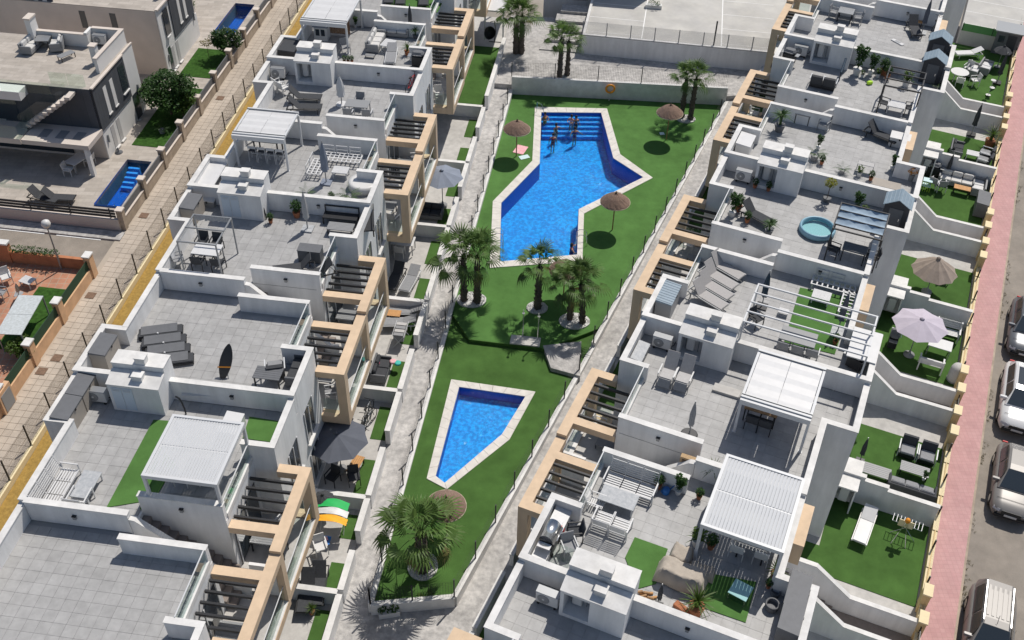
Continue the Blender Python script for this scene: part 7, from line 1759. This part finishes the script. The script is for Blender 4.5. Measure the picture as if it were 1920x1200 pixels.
# manhole covers, drains
for px, py, lab in [(170,554,'rusty square drain cover beside the peach wall corner'),(107,671,'rusty square drain cover, upper of the pair by the meter niche'),(78,696,'rusty square drain cover, lower of the pair by the meter niche'),(270,404,'rusty square drain cover by the villa wall corner'),(413,184,'rusty square drain cover on the far footpath')]:
    p = site(px, py, .006); solo('drain_cover', MB().box(-.24,.24,-.24,.24,0,.012), mat('rust', (.20,.13,.09), .9, noise=.3, nscale=9) if 'rust' not in M else M['rust'], lab, 'drain cover', p, -AL, 'rusty drain covers on the footpath')
p = LR.G(-27.25, 30.1); t = thing('meter_niche', 'pale metal meter door in the peach wall by the footpath', 'meter box', p, -AL); part(t, 'surround', MB().box(-.15,.1,-.5,.5,-.2,1.25), M['peach']); part(t, 'door', MB().box(.101,.12,-.38,.38,.05,1.05), M['plastic_grey'])
# ================================================================ PARKED CARS
def car(label, loc, rz, paint, kind='sedan', L=4.4, W=1.78, H=1.45):
    t = thing('parked_car', label, 'car', loc, rz, 'cars parked along the pink pavement')
    # front towards -y
    def loft(rings, name, mt, par=t, smooth=True, caps=True):
        n = len(rings[0]); v = [p for r_ in rings for p in r_]; fs = [(k*n+i,k*n+(i+1)%n,(k+1)*n+(i+1)%n,(k+1)*n+i) for k in range(len(rings)-1) for i in range(n)]
        mb = MB().add(v, fs, smooth)
        if caps: mb.add(rings[0], [tuple(range(n-1,-1,-1))]); mb.add(rings[-1], [tuple(range(n))])
        return part(par, name, mb, M[mt])
    boxy = kind == 'suv'
    def ring(y, zb, zt, hw, tuck):
        return [(-hw*.92,y,zb),(-hw,y,zb+.18),(-hw,y,zt-.22),(-hw+tuck,y,zt-.03),(-hw*.55,y,zt),(hw*.55,y,zt),(hw-tuck,y,zt-.03),(hw,y,zt-.22),(hw,y,zb+.18),(hw*.92,y,zb)]
    h = W/2; f_, r_ = -L/2, L/2; zt = .90 if not boxy else 1.08; TB, BB = h*.60, h*.88
    loft([ring(f_,.32,.62,h*.62,.06),ring(f_+.10,.22,.72,h*.86,.07),ring(f_+.45,.18,.80 if not boxy else .98,h*.98,.09),ring(f_+1.15,.18,zt,h,.08),ring(.4,.18,zt+.02,h,.08),ring(r_-.9,.18,zt+.02,h,.08),ring(r_-.25,.2,zt-(.02 if boxy else .06),h*.96,.08),ring(r_-.03,.32,zt-.18,h*.85,.08)], 'body', paint)
    c0, c1 = (f_+1.05, r_-.35) if kind != 'suv' else (f_+1.15, r_-.12)
    def cab(y, z, hw, zb=zt-.02):
        k = min(1, max(0, (z-zb)/(H-zb))); bw = hw+(BB-TB)*k; return [(-bw,y,zb),(-hw,y,z-.05*k-.001),(-hw*.82,y,z),(hw*.82,y,z),(hw,y,z-.05*k-.001),(bw,y,zb)]
    loft([cab(c0,zt+.02,h*.84),cab(c0+.80,H-.05,TB),cab(c0+1.1,H,TB),cab(c1-.75,H,TB*.98),cab(c1-.25,H-.16 if not boxy else H-.03,TB),cab(c1,zt+.03 if not boxy else zt+.1,h*.76)], 'cabin', paint, smooth=False)
    e = .012
    ws = MB().quad((-h*.76,c0+.06-.02,zt+.06+e),(h*.76,c0+.06-.02,zt+.06+e),(TB*.92,c0+.77,H-.06+e*2),(-TB*.92,c0+.77,H-.06+e*2)); part(t, 'windscreen', ws, M['glass_dark'])
    rw = MB().quad((TB*.9,c1-.24,H-.18+e*2),(h*.66,c1-.02,zt+.10+e),(-h*.66,c1-.02,zt+.10+e),(-TB*.9,c1-.24,H-.18+e*2)); part(t, 'rear_window', rw, M['glass_dark'])
    for s_ in (-1,1):
        for a, b in ((c0+.45,c0+1.42),(c0+1.50,c1-.45)):
            xz = lambda z: s_*(TB+(BB-TB)*(H-.05-z)/(H-.05-zt)+.014)
            part(t, 'side_window', MB().quad((xz(zt+.05),a-.12 if a < c0+1 else a,zt+.05),(xz(zt+.05),b,zt+.05),(xz(H-.1),b-.03,H-.1),(xz(H-.1),a+.22 if a < c0+1 else a,H-.1)), M['glass_dark'])
        for y in (f_+.82, r_-.85):
            wl = part(t, 'wheel', MB().tube((s_*(h-.20),y,.32),(s_*(h+.01),y,.32),.32,n=18), M['rubber']); part(wl, 'rim', MB().tube((s_*(h+.011),y,.32),(s_*(h+.02),y,.32),.20,n=14), M['steel'])
        part(t, 'headlight', MB().cbox(s_*h*.70,f_+.10,.60,.30,.10,.12,(R(-30),0,s_*R(22))), M['white_alu'])
        part(t, 'tail_light', MB().cbox(s_*h*.66,r_-.02,.70,.22,.06,.12), M['red'])
        mi = part(t, 'wing_mirror', MB().rbox(min(s_*(h-.22),s_*(h+.14)),max(s_*(h-.22),s_*(h+.14)),c0+.35,c0+.50,zt-.02,zt+.13,.03), M[paint])
        part(t, 'door_seam', MB().box(s_*(h+.002),s_*(h+.006),c0+1.44,c0+1.455,.3,zt-.02), M['rubber'])
    part(t, 'grille', MB().cbox(0,f_+.02,.56,.80,.10,.18,(R(-8),0,0)), M['black_metal']); part(t, 'bumper', MB().cbox(0,f_+.02,.33,1.3,.12,.14), M['black_metal']); part(t, 'number_plate', MB().cbox(0,f_-.045,.44,.52,.02,.11), M['white_paint'])
    for a in (f_+.55,): part(t, 'bonnet_seam', MB().box(-h*.8,h*.8,a,a+.012,.835 if not boxy else 1.0,.845 if not boxy else 1.01), M['rubber'])
    if kind == 'sedan': part(t, 'sunroof', MB().box(-TB*.75,TB*.75,c0+1.12,c1-.8,H+.002,H+.008), M['glass_dark'])
    if boxy:
        for i in range(5): part(t, 'roof_rib', MB().box(-h*.42+h*.21*i-.05,-h*.42+h*.21*i+.05,c0+1.2,c1-.55,H+.001,H+.02), M[paint])
        for s_ in (-1,1): part(t, 'roof_rail', MB().box(s_*h*.56-.02,s_*h*.56+.02,c0+.9,c1-.4,H+.02,H+.06), M['steel'])
        part(t, 'aerial', MB().tube((0,c0+.9,H),(0,c0+1.1,H+.3),.01), M['rubber'])
    return t
def cat_(px, py): q = site(px, py, -.32); return RR.uv(q)
for px, py, du, paint, kind, lab, L, H in [(1888,668,1.30,'car_grey','hatch','dark grey car with silver bonnet parked farthest up the street',4.3,1.45),(1880,812,1.10,'car_white','sedan','white saloon car with dark roof panel',4.6,1.42),(1868,972,1.05,'car_silver','hatch','silver beige hatchback between the white saloon and the ribbed roof car',4.2,1.48)]:
    u, v = cat_(px, py); c = RR.G(u+du-.62, v+L/2-.1, -.32); car(lab, c, -AR, paint, kind, L, 1.78, H)
q = site(1880,1118,1.38); u, v = RR.uv(q); car('silver off road car with a ribbed roof nearest the camera', RR.G(u-.1, v-1.2, -.32), -AR, 'car_silver', 'suv', 4.5, 1.78, 1.72)

# dry weeds in the gutter along the pavement
rnd = random.Random(31); wd = MB(); b0 = RR.G(8.0, 40, -.31)
for k in range(420):
    v = 24+rnd.random()**1.0*45; u = 7.95+abs(rnd.gauss(0,.10)); p = RR.G(u, v, -.31)-b0
    if (math.sin(v*1.7)+math.sin(v*.63+1)) < .2: continue
    for q in range(5): blade(wd, (p.x,p.y,p.z), rnd.uniform(0,6.28), rnd.uniform(.05,.16), rnd.uniform(.3,1.3), .4, .012, 2)
o = struct('weeds', wd, mat('weed', (.12,.10,.045), .9, noise=.4, nscale=6), b0, 0, 'stuff')
